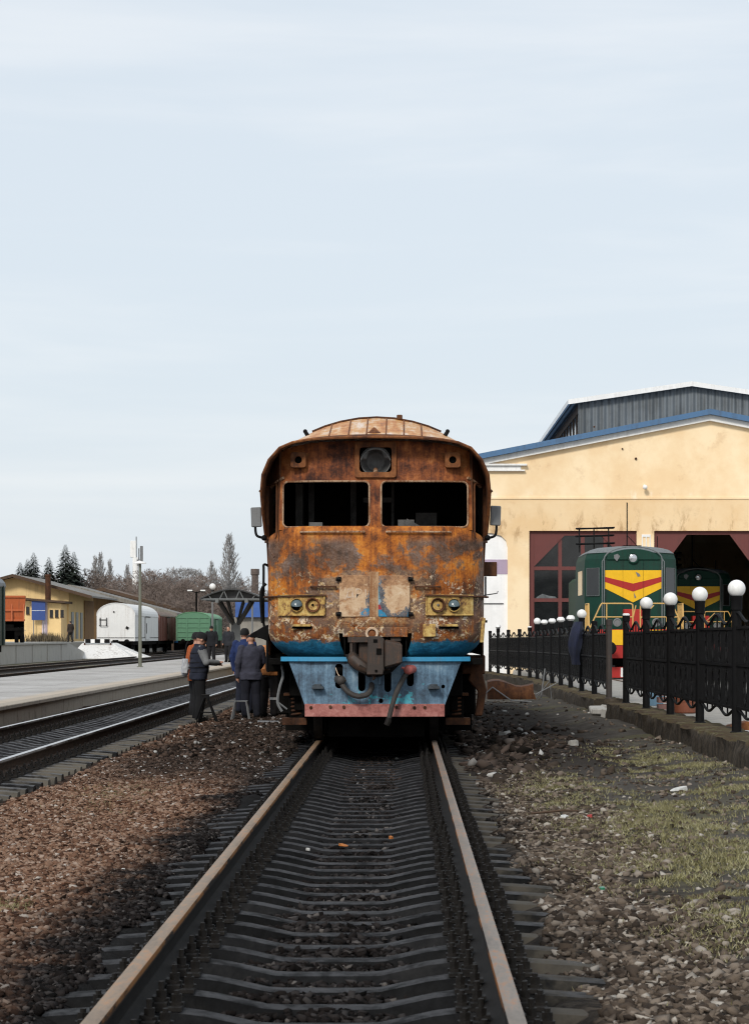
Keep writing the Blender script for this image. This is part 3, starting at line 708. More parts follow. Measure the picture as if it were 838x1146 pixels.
bm.to_mesh(uf.data); bm.free(); smooth_mesh(uf.data, 30)
def loop_tube(poly, r, yo, mat, name, n=6, close=True):
    q = MB(); P = []
    for (x0, z0), (x1, z1) in zip(poly, poly[1:]+poly[:1]):
        n_ = max(1, int(math.hypot(x1-x0, z1-z0)/.1)); P += [(x0+(x1-x0)*k/n_, fy(z0+(z1-z0)*k/n_)+yo+ox_(x0+(x1-x0)*k/n_), z0+(z1-z0)*k/n_) for k in range(n_)] 
    if close: P = P + [P[0], P[1]]
    q.tube(P, r, n, False); return q.build(name, mat, TR, smooth=True)
M['crust'] = stained('crusty_pale_rust', (.46, .31, .20), (.17, .065, .022), .95, .85, 5, True, .6, .01, 0.0, .44, .56)
for w in (wl, wr): loop_tube(w, .013, -.028, M['crust'], 'window_frame')
fr_o = rrect(-.272, .272, 3.575, 4.05, .03)
vs, fs = plate(fr_o, [lampbox], .05, .008); b = MB(); b.add([(x, y+fy(z)-.045, z) for x, y, z in vs], fs); b.build('headlight_surround', M['rust_plain'], TR)
# big top headlight in its box
y = fy(3.8)
b = MB(); b.b(-.24, .24, y+.30, y+.32, 3.61, 4.0); b.b(-.245, -.225, y+.03, y+.3, 3.61, 4.0); b.b(.225, .245, y+.03, y+.3, 3.61, 4.0); b.b(-.24, .24, y+.03, y+.3, 3.99, 4.01); b.b(-.24, .24, y+.03, y+.3, 3.605, 3.625)
b.build('headlight_box', M['soot'], TR)
HL = MB().lathe([(.004, .19), (.03, .19), (.12, .15), (.18, .05), (.196, -.03), (.206, -.03), (.19, .06), (.13, .17), (.03, .21), (.004, .21)], (0, y+.07, 3.80), 'y', 28).build('headlight', M['grey_lamp'], TR, smooth=True)
q = MB(); out = []
for k in range(15):
    a = PI*(.06+.88*k/14); out.append((.215*math.cos(a), 3.775+.215*math.sin(a)))
q.rings([[(x, y-.055, z-.035), (x*.9, y-.02, z), (x*.55, y-.0, 3.84+(z-3.84)*1.1)] for x, z in out], False, False)
hd = q.build('headlight_hood', M['grey_lamp'], HL, smooth=True); m_ = hd.modifiers.new('sheet', 'SOLIDIFY'); m_.thickness = .012
MB().cyl((0, y-.01, 3.63), (0, y+.12, 3.69), .035, .03, 10).build('lamp_stem', M['crust'], HL, smooth=True)
# marker lights
for s in (-1, 1):
    cx, cz = s*1.035, 3.805; y = fy(cz)+ox_(cx)-.01
    vs, fs = plate(rrect(cx-.095, cx+.095, cz-.095, cz+.095, .025), [circ(cx, cz, .058)], .12, .01)
    q = MB(); q.add([(a, c+y-.085, d) for a, c, d in vs], fs); ml = q.build('marker_light', M['rust_plain'], TR)
    q = MB(); q.b(cx-s*.04-.12, cx-s*.04+.12, y-.04, y-.02, cz-.10, cz+.10); q.build('mounting_plate', M['rust_plain'], ml, bevel=.006)
    q = MB(); q.lathe([(.060, 0), (.060, .1), (.004, .1)], (cx, y-.08, cz), 'y', 18); q.build('lens_socket', M['soot'], ml)
# corner plates with the side windows
for s in (-1, 1):
    L = .64; o2 = [(0, 2.72), (L, 2.72), (L, 3.60), (L*.72, 3.76), (L*.36, 3.90), (0, 3.95)]
    vs, fs = plate(o2, [rrect(.055, .56, 2.76, 3.50, .05)], .045, .005)
    dx, dy = (1.505-1.285)/L, (.82-YF-ox_(1.285))/L
    q = MB(); q.add([(s*(1.285 + a*dx + c*dy), YF+ox_(1.285) + a*dy - c*dx*s*s + (d-2.9)*.06, d) for a, c, d in vs], fs); q.build('corner_post', M['rust_hood'], TR)
    q = MB(); pth = rrect(.055, .56, 2.76, 3.50, .05); P = [(s*(1.285+a*dx+.028), YF+ox_(1.285)+a*dy-.02+(d-2.9)*.06, d) for a, d in pth]; q.tube(P+P[:2], .014, 6, False)
    q.build('side_window_frame', M['rust_hood'], TR, smooth=True)
    q = MB(); q.tube([(s*1.24, fy(3.56)+ox_(1.24)-.05, 3.575), (s*1.33, .40, 3.53), (s*1.42, .60, 3.47)], .02, 6); q.build('gutter_strip', M['crust'], TR, smooth=True)

# ---- body shell with its hood over the face
half_main = [(0, 4.49), (.25, 4.475), (.5, 4.43), (.72, 4.365), (.9, 4.29), (1.1, 4.18), (1.28, 4.03), (1.42, 3.83), (1.497, 3.61), (1.525, 3.38), (1.522, 3.1), (1.50, 2.75), (1.478, 2.3), (1.472, 1.7), (1.47, 1.18)]
half_edge = [(0, 4.10), (.25, 4.097), (.5, 4.09), (.72, 4.079), (.9, 4.064), (1.1, 4.027), (1.27, 3.955), (1.415, 3.80), (1.506, 3.61), (1.535, 3.38), (1.525, 3.1), (1.50, 2.75), (1.478, 2.3), (1.472, 1.7), (1.47, 1.18)]
def ye(x, z):
    if z > 3.9: return -.09
    if z > 2.75: t = (3.9-z)/(3.9-2.75); return -.09 + .62*t + .26*t*t
    return .80
def ring(h, fyy): 
    r = [(-x, fyy(x, z), z) for x, z in reversed(h[1:])] + [(x, fyy(x, z), z) for x, z in h]; return r
def blend(t): return [(a[0]*(1-t)+c[0]*t, a[1]*(1-t)+c[1]*t) for a, c in zip(half_edge, half_main)]
b = MB()
r0 = ring(half_edge, ye)
def lerp(t): 
    h = blend(t); return ring(h, lambda x, z: 0), t
R_ = [r0]
for t in (.12, .35, .65, 1.0):
    h = blend(t); rr = []
    for (px, py, pz), (x, _, z) in zip(r0, ring(h, lambda x, z: 0)): rr.append((x, py + (1.5-py)*t, z))
    R_.append(rr)
for yy in (1.56, 6, 14, 21): R_.append([(x, yy, z) for x, _, z in R_[4]])
b.rings(R_[:2] , False, False); b.cur = 1
base = len(b.f)
b2 = MB(); b2.rings(R_, False, False)
n = len(r0)
for fi, f in enumerate(b2.f):
    k, i = divmod(fi, n-1); cz = sum(b2.v[v][2] for v in f)/4
    b2.m[fi] = 1 if (cz > 3.98 and k >= 1) else 0
sh = b2.build('body_shell', [M['rust_hood'], M['roof_rust']], TR, recalc=True); smooth_mesh(sh.data, 50)
s_ = sh.modifiers.new('sheet', 'SOLIDIFY'); s_.thickness = .028; s_.offset = -1
loop = [Vector(p)+Vector((0, -.004, -.010)) for p in r0[3:-3]]
MB().tube(loop, .020, 6).build('hood_lip', M['rust_plain'], TR, smooth=True)
# rim and ribs of the raised roof
rim = [(x, 1.53, z+.012) for x, _, z in R_[4] if abs(x) <= .91]
MB().tube(rim, .020, 6).build('roof_rim', M['rust_dark'], TR, smooth=True)
for x in (-.62, -.36, -.12, .14, .38, .62):
    zt = np.interp(abs(x), [a for a, c in half_main[:6]], [c for a, c in half_main[:6]]); zb = np.interp(abs(x), [a for a, c in half_edge[:6]], [c for a, c in half_edge[:6]])
    MB().tube([(x, .08, zb+(zt-zb)*.10+.004), (x, .76, zb+(zt-zb)*.53+.006), (x*1.0, 1.5, zt+.004)], .011, 5).build('roof_seam', M['rust_plain'], TR, smooth=True)
MB().lathe([(.10, 0), (.10, .02), (.06, .05), (.025, .09), (.004, .10)], (-.02, .25, 4.15), 'z', 14).build('roof_boss', M['rust_plain'], TR, smooth=True)
q = MB(); q.b(.28, .36, 1.5, 1.6, 4.47, 4.54); q.build('roof_bracket', M['rust_dark'], TR, bevel=.01)
for s in (-1, 1): 
    q = MB(); q.cyl((s*.95, 1.2, 4.22), (s*.985, 1.2, 4.275), .03, .026, 8); q.sphere((s*.985, 1.2, 4.28), .03, 8, 6); q.build('roof_stub', M['iron_black'], TR, smooth=True)
    q = MB(); q.b(s*1.50, s*1.56, .52, .60, 3.36, 3.41); q.tube([(s*1.53, .56, 3.38), (s*1.575, .54, 3.42)], .02, 6); q.build('hinge_stub', M['rust_dark'], TR)

# ---- cab interior, burnt out
b = MB(); b.b(-1.44, 1.44, 2.3, 2.34, 1.2, 4.0); b.build('cab_bulkhead', M['soot'], TR)
M['soot_grey'] = simple('ash_grey_metal', (.085, .082, .078), .8, 0, .5, 4, .3)
b = MB(); vs, fs = plate(rrect(-.98, -.30, 2.2, 3.75, .04), [rrect(-.9, -.38, 2.3, 3.66, .04)], .05); b.add([(a, c+2.25, d) for a, c, d in vs], fs); b.b(.2, .24, 2.22, 2.28, 2.2, 3.7); b.b(.55, .85, 2.1, 2.28, 2.5, 3.2); b.b(-1.15, -1.05, 1.9, 2.28, 2.4, 3.6); b.b(-.2, .2, 2.15, 2.25, 3.35, 3.42)
b.build('cab_fittings', M['soot_grey'], TR)
b = MB(); b.prism([(.34, 2.84), (.85, 2.60), (.9, 1.6), (.34, 1.6)], -1.3, 1.3, 'yz'); b.b(.30, .52, .5, .62, 2.75, 3.02); b.box((.52, .34, 2.93), (.26, .08, .07), (.2, .5, .2)); b.b(-.9, -.72, .4, .5, 2.7, 2.98)
b.build('control_desk', M['soot_grey'], TR)
b = MB(); b.b(-1.44, 1.44, .3, 21, 1.06, 1.14); b.b(-1.25, 1.25, 1.5, 20, .30, 1.06); b.b(-.66, .66, .95, 20, .06, .5); b.b(-1.4, 1.4, 4, 20, .02, 1.06); b.build('underframe_and_light_block', M['soot'], TR)  # floor plate, plus dark boxes added below to block light under the train

# ---- things on the nose
for s in (-1, 1):
    # lamp housing
    x0, x1 = sorted((s*.70, s*1.26)); pts = np.linspace(s*.68, s*1.31, 10)
    q = MB(); 
    q.rings([[(x, nose_pt(x, 1.86, 0).y-.045+.0, z) for z in (1.72, 1.985)] for x in pts], False, False)
    o = q.build('lamp_housing', M['yellow_burnt'], TR, recalc=False); o.modifiers.new('sheet', 'SOLIDIFY').thickness = .05; o.modifiers['sheet'].offset = 1 if s > 0 else -1
    q = MB(); q.tube([nose_pt(x, 1.722, .05) for x in pts], .012, 5); q.tube([nose_pt(x, 1.985, .05) for x in pts], .012, 5); q.tube([nose_pt(s*.68, 1.985, .05), nose_pt(s*.68, 1.722, .05)], .012, 5); q.build('housing_rim', M['yellow_burnt'], o, smooth=True)
    yi = nose_pt(s*.835, 1.855, .05).y; yo = nose_pt(s*1.05, 1.855, .05).y
    inner = MB().lathe([(.088, .03), (.098, -.03), (.092, -.042), (.080, -.036), (.060, .03), (.045, .05), (.004, .05)], (s*.835, yi, 1.855), 'y', 24).build('lamp', M['rust_plain'] if s < 0 else M['rust_dark'], o, smooth=True)
    MB().cyl((s*.835, yi+.04, 1.855), (s*.835, yi-.02, 1.86), .022, .014, 10).build('bulb_holder', M['grey_lamp'] if s > 0 else M['soot'], inner)
    outer_ = MB().lathe([(.080, .03), (.092, -.03), (.086, -.045), (.078, -.035), (.078, .0), (.004, .0)], (s*1.05, yo, 1.855), 'y', 24).build('lamp', M['yellow_burnt'], o, smooth=True)
    q = MB(); out = []
    for j in range(7):
        ph = PI/2*j/6; out.append([(s*1.05+.083*math.cos(ph)*math.cos(PI*(k/12)), yo-.02-.06*math.sin(ph), 1.85+.083*math.cos(ph)*math.sin(PI*(k/12))-.02*math.sin(ph)) for k in range(13)])
    q.rings(out, False, False); h = q.build('lamp_hood', M['glass_lens'], outer_, smooth=True); h.modifiers.new('sheet', 'SOLIDIFY').thickness = .008
    MB().lathe([(.07, 0), (.05, -.01), (.004, -.012)], (s*1.05, yo-.002, 1.85), 'y', 18).build('lamp_glass', M['soot'], outer_, smooth=True)
    # ledge over the housing that runs out past the corner
    q = MB(); P = [nose_pt(s*x, 2.0-.018*max(0, x-.7), .0) for x in np.linspace(.66, 1.42, 14)] + [Vector((s*1.475, .47, 1.985)), Vector((s*1.50, .75, 1.985))]
    q.rings([[(p.x, p.y+.03, p.z), (p.x + (s*.035 if abs(p.x) > 1.40 else 0), p.y-.075, p.z-.004), (p.x + (s*.035 if abs(p.x) > 1.40 else 0), p.y-.078, p.z-.022), (p.x, p.y+.03, p.z-.026)] for p in P], True)
    q.build('lamp_ledge', M['rust_dark'], TR, smooth=True)
    # grab rails
    q = MB(); xs = np.linspace(s*.15, s*1.0, 8); q.tube([nose_pt(x, 2.835, .06) for x in xs], .014, 6)
    for x in (s*.15, s*1.0): q.tube([nose_pt(x, 2.835, .065), nose_pt(x, 2.83, -.01)], .014, 6)
    q.build('grab_rail', M['crust'], TR, smooth=True)
    q = MB(); xs = np.linspace(s*.53, s*.86, 6); q.tube([nose_pt(x, 2.10, .055) for x in xs], .013, 6)
    for x in (s*.53, s*.86): q.tube([nose_pt(x, 2.10, .06), nose_pt(x, 2.10, -.01)], .013, 6)
    q.build('step_rail', M['rust_dark'], TR, smooth=True)
    q = MB(); q.box(nose_pt(s*.98, 1.585, .05), (.24, .10, .028), (.1, 0, 0)); q.build('step_ledge', M['yellow_burnt'], TR, bevel=.006)
    q = MB(); q.box(nose_pt(s*.98, 1.555, .03), (.27, .05, .03)); q.build('step_slot', M['soot'], TR)
    # hatch door, with latches
    xa, xb = (-.475, -.085) if s < 0 else (.045, .455)
    vs, fs = plate(rrect(xa, xb, 1.705, 2.245, .02), [], .024, .006); q = MB(); q.add([(a, c-.012, d) for a, c, d in vs], fs); hd = q.build('hatch_door', M['hatch_l'] if s < 0 else M['hatch_r'], TR)
    for z in (2.20, 1.735): 
        q = MB(); lx = xa if s < 0 else xb; q.cyl((lx-.012*s, -.04, z), (lx+.05*s, -.04, z), .026, n=10); q.b(lx-.02, lx+.02, -.05, .0, z-.03, z+.03); q.build('latch', M['iron_black'], hd, smooth=True)
M['cream_post'] = stained('scorched_cream_paint', (.50, .33, .19), (.22, .085, .025), .9, .8, 4, True, .3, .006, 0.0, .40, .58)
b = MB(); b.prism(rrect(-.085, .045, 1.70, 2.30, .01), -.014, .0); b.build('hatch_post', M['cream_post'], TR)
# ghost of lettering on the left hatch
tc = bpy.data.curves.new('lettering', 'FONT'); tc.body = 'ДР1'; tc.size = .165; tc.extrude = .0012; tc.align_x = 'LEFT'
to = bpy.data.objects.new('lettering', tc); COL.objects.link(to); bpy.context.view_layer.update()
me = bpy.data.meshes.new_from_object(to.evaluated_get(bpy.context.evaluated_depsgraph_get())); bpy.data.objects.remove(to)
vs = [(v.co.x-.41, -.0265-v.co.z, v.co.y+1.955) for v in me.vertices]
b = MB(); b.add(vs, [tuple(p.vertices) for p in me.polygons]); M['chalk'] = stained('chalky_white', (.66, .56, .47), (.52, .35, .21), .9, .9, 14, False, lo=.42, hi=.52); b.build('lettering', M['chalk'], bpy.data.objects['hatch_door'])
b = MB(); b.lathe([(.062, .05), (.088, .0), (.090, -.03), (.080, -.05), (.058, -.045), (.05, .0), (.004, .0)], (-.045, -.05, 1.475), 'y', 24); b.build('cable_socket', M['chalk'], TR, smooth=True)
MB().lathe([(.052, 0), (.035, -.012), (.004, -.014)], (-.045, -.06, 1.475), 'y', 18).build('socket_core', M['rust_plain'], TR, smooth=True)
b = MB(); b.prism(rrect(.635, .805, 1.43, 1.605, .02), -.035, .0); b.build('cover_plate', M['yellow_burnt'], TR, bevel=.008)
# splash of rust holes: torn corner right
b = MB(); b.box((1.44, .30, 1.52), (.05, .04, .34), (0, .1, .6)); b.build('torn_sheet', M['yellow_burnt'], TR, bevel=.01)

# rivets of the old sheet joints
b = MB()
for k in range(31):
    x = -1.2+.08*k
    if abs(x) > .45: p = nose_pt(x, 1.625, .0); b.sphere(p, (.011, .008, .011), 6, 4)
for s in (-1, 1):
    for k in range(14): b.sphere(nose_pt(s*1.285, 1.5+.09*k, 0), (.010, .010, .010), 6, 4)
b.build('rivets', M['rust_dark'], TR, smooth=True)
# ---- lower blue rim and skirt
b = MB(); out = []
for k in range(21):
    x = -1.27 + 2.54*k/20; yy = .03 + .20*(abs(x)/1.27)**4
    out.append([(x, yy+.06, 1.165), (x, yy-.035, 1.160), (x, yy-.04, 1.105), (x, yy+.06, 1.095)])
b.rings(out, True); b.build('skirt_rim', M['rim_blue'], TR, smooth=False)
slots = [rrect(-.54, -.43, .74, 1.075, .05), rrect(-.232, -.130, .70, 1.0, .05), rrect(.115, .215, .69, .995, .05), rrect(.415, .515, .765, 1.06, .05)]
vs, fs = plate([(-.945, .52), (.925, .52), (1.145, 1.10), (-1.145, 1.10)], slots + [circ(.905, .765, .03, 9), circ(.075, .575, .035, 9)], .022, .004)
b = MB(); b.add([(x, y+.05, z) for x, y, z in vs], fs); sk = b.build('skirt', M['skirt'], TR)
bm = bmesh.new(); bm.from_mesh(sk.data)
for k in range(-8, 9): bmesh.ops.bisect_plane(bm, geom=bm.verts[:]+bm.edges[:]+bm.faces[:], plane_co=(k*.13, 0, 0), plane_no=(1, 0, 0))
for v in bm.verts: v.co.y += .16*max(0, abs(v.co.x)-.25)**2 + .05*max(0, (.85-v.co.z))*0
bm.to_mesh(sk.data); bm.free(); smooth_mesh(sk.data, 30)
for s in (-1, 1):
    b = MB(); b.add([(s*1.145, .175, 1.10), (s*.93, .12, .52), (s*.90, .85, .52), (s*1.08, .85, 1.10)], [(0, 1, 2, 3)]); o = b.build('skirt_side', M['skirt'], TR, recalc=False); o.modifiers.new('sheet', 'SOLIDIFY').thickness = .015
b = MB(); b.rings([[(x, .018+.16*max(0, abs(x)-.25)**2, .362), (x, .05+.16*max(0, abs(x)-.25)**2, .362), (x, .046+.16*max(0, abs(x)-.25)**2, .535), (x, .018+.16*max(0, abs(x)-.25)**2, .535)] for x in np.linspace(-.945, .925, 15)], True); b.build('plough_plate', M['skirt_red'], TR, bevel=.006)
b = MB()
for x in (-.86, -.60, -.42, .28, .52, .66): yb = .16*max(0, abs(x)-.25)**2; b.cyl((x, .004+yb, .49+.01*math.sin(9*x)), (x, .03+yb, .49), .022, n=8)
b.build('plough_bolts', M['rust_dark'], TR)
for x in (-.77, .775):
    b = MB(); b.prism([(x-.075, .735), (x+.085, .735), (x+.075, .775), (x+.05, .775), (x+.05, .80), (x-.05, .80), (x-.05, .775), (x-.07, .79)], -.06, .12); b.build('step_bracket', simple('sooty_blue_paint', (.035, .045, .055), .7, 0, .4, 8, .2), TR, bevel=.006)
b = MB(); b.b(-.05+.09, .075, -.0, .05, .79, .90); b.build('hook_plate', M['skirt'], TR, bevel=.005)
b = MB(); b.b(-1.0, 1.0, .35, .37, .45, 1.1); b.build('skirt_backing', M['soot'], TR)
# hoses
hs = [(-.465, -.06, .86), (-.44, -.10, .80), (-.36, -.13, .70), (-.24, -.13, .645), (-.11, -.10, .665), (-.055, -.05, .74), (-.05, .02, .80)]
def cat_rom(P, n=6):
    P = [Vector(p) for p in P]; out = []
    for i in range(len(P)-1):
        p0, p1, p2, p3 = P[max(i-1, 0)], P[i], P[i+1], P[min(i+2, len(P)-1)]
        for k in range(n):
            t = k/n; out.append(.5*((2*p1)+(p2-p0)*t+(2*p0-5*p1+4*p2-p3)*t*t+(3*p1-p0-3*p2+p3)*t**3))
    return out + [P[-1]]
BH = MB().tube(cat_rom(hs), .036, 10).build('brake_hose', M['hose'], TR, smooth=True)
b = MB(); b.cyl((-.50, .06, .865), (-.45, -.10, .855), .055, .062, 12); b.sphere((-.455, -.11, .85), (.062, .05, .062), 12, 8); b.cyl((-.44, -.1, .83), (-.39, -.11, .86), .02, n=8); b.build('hose_valve', M['hose'], BH, smooth=True)
hs = [(.46, -.06, .985), (.40, -.10, .92), (.33, -.13, .80), (.27, -.14, .66), (.22, -.14, .50), (.18, -.13, .34), (.165, -.12, .30)]
BH2 = MB().tube(cat_rom(hs), [.034]*31+[.03]*6, 10).build('brake_hose', M['hose'], TR, smooth=True)
b = MB(); b.cyl((.50, .06, 1.0), (.44, -.10, .995), .055, .065, 12); b.sphere((.44, -.11, .99), (.065, .05, .062), 12, 8); b.cyl((.44, -.12, 1.0), (.35, -.11, 1.02), .018, n=8); b.build('hose_valve', stained('red_valve_paint', (.48, .13, .11), (.2, .07, .05), .6, .6, 8), BH2, smooth=True)
MB().tube([(.185, -.135, .36), (.175, -.13, .31), (.15, -.125, .26)], [.036, .045, .04], 10).build('hose_end', M['grease'], BH2, smooth=True)
MB().tube([(-.53, -.02, 1.02), (-.50, -.05, .94), (-.46, -.1, .89)], .006, 5).build('loose_wire', M['chalk'], BH, smooth=True)

# ---- automatic coupler
b = MB(); b.b(-.22, .20, -.12, .6, .98, 1.36)
CP = b.build('coupler', M['steel_brown'], TR, bevel=.03, seg=2)
b = MB(); b.prism([(-.11, .93), (.10, .93), (.12, 1.0), (.12, 1.40), (.08, 1.44), (-.09, 1.44)], -.46, -.10); b.build('coupler_face', M['steel_brown'], CP, bevel=.012)
b = MB(); b.add([(.13, -.48, 1.03), (.36, -.50, 1.09), (.36, -.50, 1.33), (.13, -.48, 1.38), (.13, -.1, 1.0), (.34, -.1, 1.06), (.34, -.1, 1.36), (.13, -.1, 1.40)], [(0,1,2,3), (4,7,6,5), (0,4,5,1), (3,2,6,7), (0,3,7,4), (1,5,6,2)]); b.build('coupler_jaw', M['steel_brown'], CP, bevel=.015)
b = MB(); b.tube([(-.10, -.34, 1.00), (-.20, -.36, 1.06), (-.29, -.33, 1.13), (-.30, -.22, 1.18)], [.07, .085, .075, .06], 10); b.b(-.335, -.30, -.18, -.1, 1.12, 1.40); b.b(-.36, -.08, -.2, -.06, 1.36, 1.43); b.build('coupler_horn', M['steel_brown'], CP, smooth=True)
b = MB(); b.prism([(-.40, 1.20), (.36, 1.20), (.34, 1.08), (.22, .96), (.05, .90), (-.10, .90), (-.28, 1.0), (-.36, 1.08)], -.08, .02); b.build('coupler_shadow_plate', M['grease'], CP)
for q in ((.02, .085, 1.20, 1.28), (-.02, .03, 1.36, 1.40), (.0, .03, .97, 1.0)): b = MB(); b.b(q[0], q[1], -.475, -.46, q[2], q[3]); b.build('coupler_slot', M['soot'], CP)
b = MB(); b.b(.20, .34, .02, .10, 1.37, 1.44); b.build('coupler_bracket', M['steel_brown'], CP, bevel=.008)
b = MB(); b.b(-.36, -.22, .02, .10, 1.37, 1.44); b.cyl((-.27, .05, 1.41), (-.27, .05, 1.2), .03, n=10); b.build('coupler_bracket', M['steel_brown'], CP, bevel=.008)
MB().tube([(-.02, -.3, .93), (-.01, -.33, .89), (-.03, -.34, .86)], [.03, .022, .01], 8).build('coupler_pin', M['steel_brown'], CP, smooth=True)

# ---- mirrors, flaps, rails at the sides
for s in (-1, 1):
    q = MB(); q.box((s*1.625, .62, 3.06 if s < 0 else 3.08), (.145, .035, .27), (0, s*.04, s*.12)); mr = q.build('mirror', M['grey_steel'], TR, bevel=.012)
    q = MB(); q.tube(cat_rom([(s*1.485, .66, 2.78), (s*1.56, .64, 2.785), (s*1.625, .64, 2.82), (s*1.64, .64, 2.94), (s*1.63, .64, 3.06)], 4), .018, 7); q.sphere((s*1.52, .65, 2.78), .04, 8, 6); q.build('mirror_arm', M['iron_black'], mr, smooth=True)
b = MB(); b.box((1.555, .85, 2.36), (.20, .03, .195)); b.build('side_flap', M['rust_dark'], TR, bevel=.008)
b = MB(); b.tube([(1.50, .9, 2.26), (1.50, .9, 1.98)], .015, 6); b.tube([(1.47, .9, 2.0), (1.66, .9, 2.03), (1.67, .9, 2.06)], .008, 5); b.build('side_rod', M['grey_steel'], TR, smooth=True)
b = MB(); b.tube(cat_rom([(-1.47, .8, 2.40), (-1.53, .78, 2.42), (-1.535, .78, 2.3), (-1.535, .78, 1.62), (-1.49, .8, 1.58)], 4), .018, 6); b.tube(cat_rom([(-1.50, .75, 2.16), (-1.56, .75, 2.08), (-1.57, .75, 1.9), (-1.55, .75, 1.62)], 4), .022, 6); b.build('hand_rail', M['iron_black'], TR, smooth=True)
b = MB(); b.rings([[(-1.46, .72, 1.60), (-1.46, .80, 1.60), (-1.46, .80, 1.36), (-1.46, .72, 1.36)], [(-1.54, .70, 1.57), (-1.54, .8, 1.57), (-1.54, .8, 1.40), (-1.54, .70, 1.40)], [(-1.62, .68, 1.52), (-1.62, .78, 1.52), (-1.62, .78, 1.42), (-1.62, .68, 1.42)], [(-1.71, .64, 1.47), (-1.71, .74, 1.47), (-1.71, .74, 1.42), (-1.71, .64, 1.42)]], True); b.tube([(-1.48, .74, 1.4), (-1.49, .74, 1.0), (-1.47, .75, .95)], .02, 6); b.build('bent_bracket', M['iron_black'], TR, bevel=.015)
b = MB(); b.box((1.44, .82, 1.62), (.02, .05, .05)); b.tube([(1.46, .8, 1.65), (1.52, .8, 1.64)], .02, 6); b.build('hinge_pin', M['iron_black'], TR)
# ---- cab steps (bent leg on the right, hanging pipes on the left)
b = MB(); b.b(1.18, 1.50, 1.0, 1.3, .92, 1.18); b.prism([(1.30, .95), (1.46, .95), (1.52, .70), (1.46, .34), (1.36, .34), (1.40, .68), (1.26, .84)], 1.0, 1.10); b.build('cab_step', M['rust_dark'], TR, bevel=.015)
b = MB(); b.b(-1.5, -1.15, 1.0, 1.3, .95, 1.2); b.build('cab_step', M['soot'], TR, bevel=.01)
b = MB(); b.tube(cat_rom([(-1.28, .6, 1.05), (-1.26, .55, .9), (-1.30, .5, .75), (-1.33, .5, .55), (-1.27, .5, .42)], 4), .02, 6); b.tube([(-1.33, .5, .55), (-1.2, .5, .45)], .012, 5); b.build('hanging_pipe', M['grey_steel'], TR, smooth=True)

# ---- bogie
BG = MB(); 
for s in (-1, 1):
    BG.prism([(.9, .62), (1.3, .80), (3.0, .80), (3.4, .62), (3.4, .42), (2.9, .5), (1.4, .5), (.9, .42)], s*1.02, s*1.12, 'yz'); BG.b(s*1.0, s*1.2, .95, 1.35, .30, .62); BG.b(s*1.0, s*1.2, 2.95, 3.35, .30, .62)
BG.b(-1.0, 1.0, .8, 1.0, .35, .7); BG.b(-.8, .8, 1.9, 2.4, .4, .9); BG.b(-1.18, 1.18, .75, .85, .62, .95)
bg = BG.build('bogie', M['soot'], TR, bevel=.01)
for yy in (1.2, 3.1):
    w = MB()
    for s in (-1, 1): w.lathe([(.08, -.02), (.30, -.02), (.40, 0), (.475, .0), (.475, .10), (.505, .105), (.505, .135), (.3, .135), (.08, .10)], (0, 0, 0), 'x', 32) if False else w.add(*(lambda m: ([(s*(.735+x) , y_+yy, z_+.475) for x, y_, z_ in m.v], m.f))(MB().lathe([(.08, .10), (.30, .09), (.40, .0), (.475, .0), (.475, .10), (.475, .12), (.3, .12), (.08, .13)], (0, 0, 0), 'x', 32)))
    w.add(*(lambda m: (m.v, m.f))(MB().cyl((-.75, yy, .475), (.75, yy, .475), .08)))
    w.build('wheelset', M['grease'], bg, smooth=True)
for s in (-1, 1):
    b = MB(); P = [(s*1.10+.085*math.cos(t*.55), 1.02+.085*math.sin(t*.55), .33+.30*t/64) for t in range(65)]; b.tube(P, .018, 6); b.build('coil_spring', M['rust_dark'], bg, smooth=True)
    for q in ((.95, 1.27, .62, .66), (.95, 1.29, .22, .32)): b = MB(); b.b(s*q[0], s*q[1], .9, 1.15, q[2], q[3]); b.build('spring_plate', M['rust_dark'], bg, bevel=.006)
    b = MB(); b.b(s*1.16, s*1.38, 1.4, 2.6, .35, 1.1); b.build('side_box', M['soot'], bg, bevel=.02)
# ================================================================== right side: masonry plinth, iron fence
FX = 4.2; FY0 = 29.3; FSP = 3.63
def fx(y):
    t = min(max((y-74)/20, 0), 1); return FX - .85*t*t*(3-2*t)
def pz(y): return .225 - .0031*(y-FY0)
def plinth(y0, y1, label):
    b = MB(); ys = np.arange(y0, y1+.01, .16); prof = [(3.84, -.45), (3.84, -.05), (3.845, .5), (3.86, .9), (3.90, 1.0), (4.1, 1.0), (4.42, 1.0), (4.46, .5), (4.46, -.45)]
    out = []
    for i, y in enumerate(ys):
        t = pz(y); ring_ = []; ox = fx(y)-FX
        for k, (x, h) in enumerate(prof):
            z = t*h if h > 0 else h*.9
            jx = (mnoise.noise((y*2.3, k*.8, 1.0))*.05 + mnoise.noise((y*6.1, k*2.2, 4.0))*.035); jz = mnoise.noise((y*1.4, k*.5, 9.0))*.03 + mnoise.noise((y*5, k, 3.0))*.012
            ring_.append((x + ox + (jx if k < 5 else 0) , y, z + (jz if 2 < k < 7 else 0)))
        out.append(ring_)
    b.rings(out, True); o = b.build('masonry_plinth', M['plinth']); smooth_mesh(o.data, 60)
    return tag(o, label, 'plinth', 'masonry plinths under the fence')
plinth(20, 44.25, 'rough mossy masonry plinth under the nearer fence run with four white globes')
plinth(46.9, 94, 'rough masonry plinth under the farther fence run, beyond the rubble gap')
b = MB()
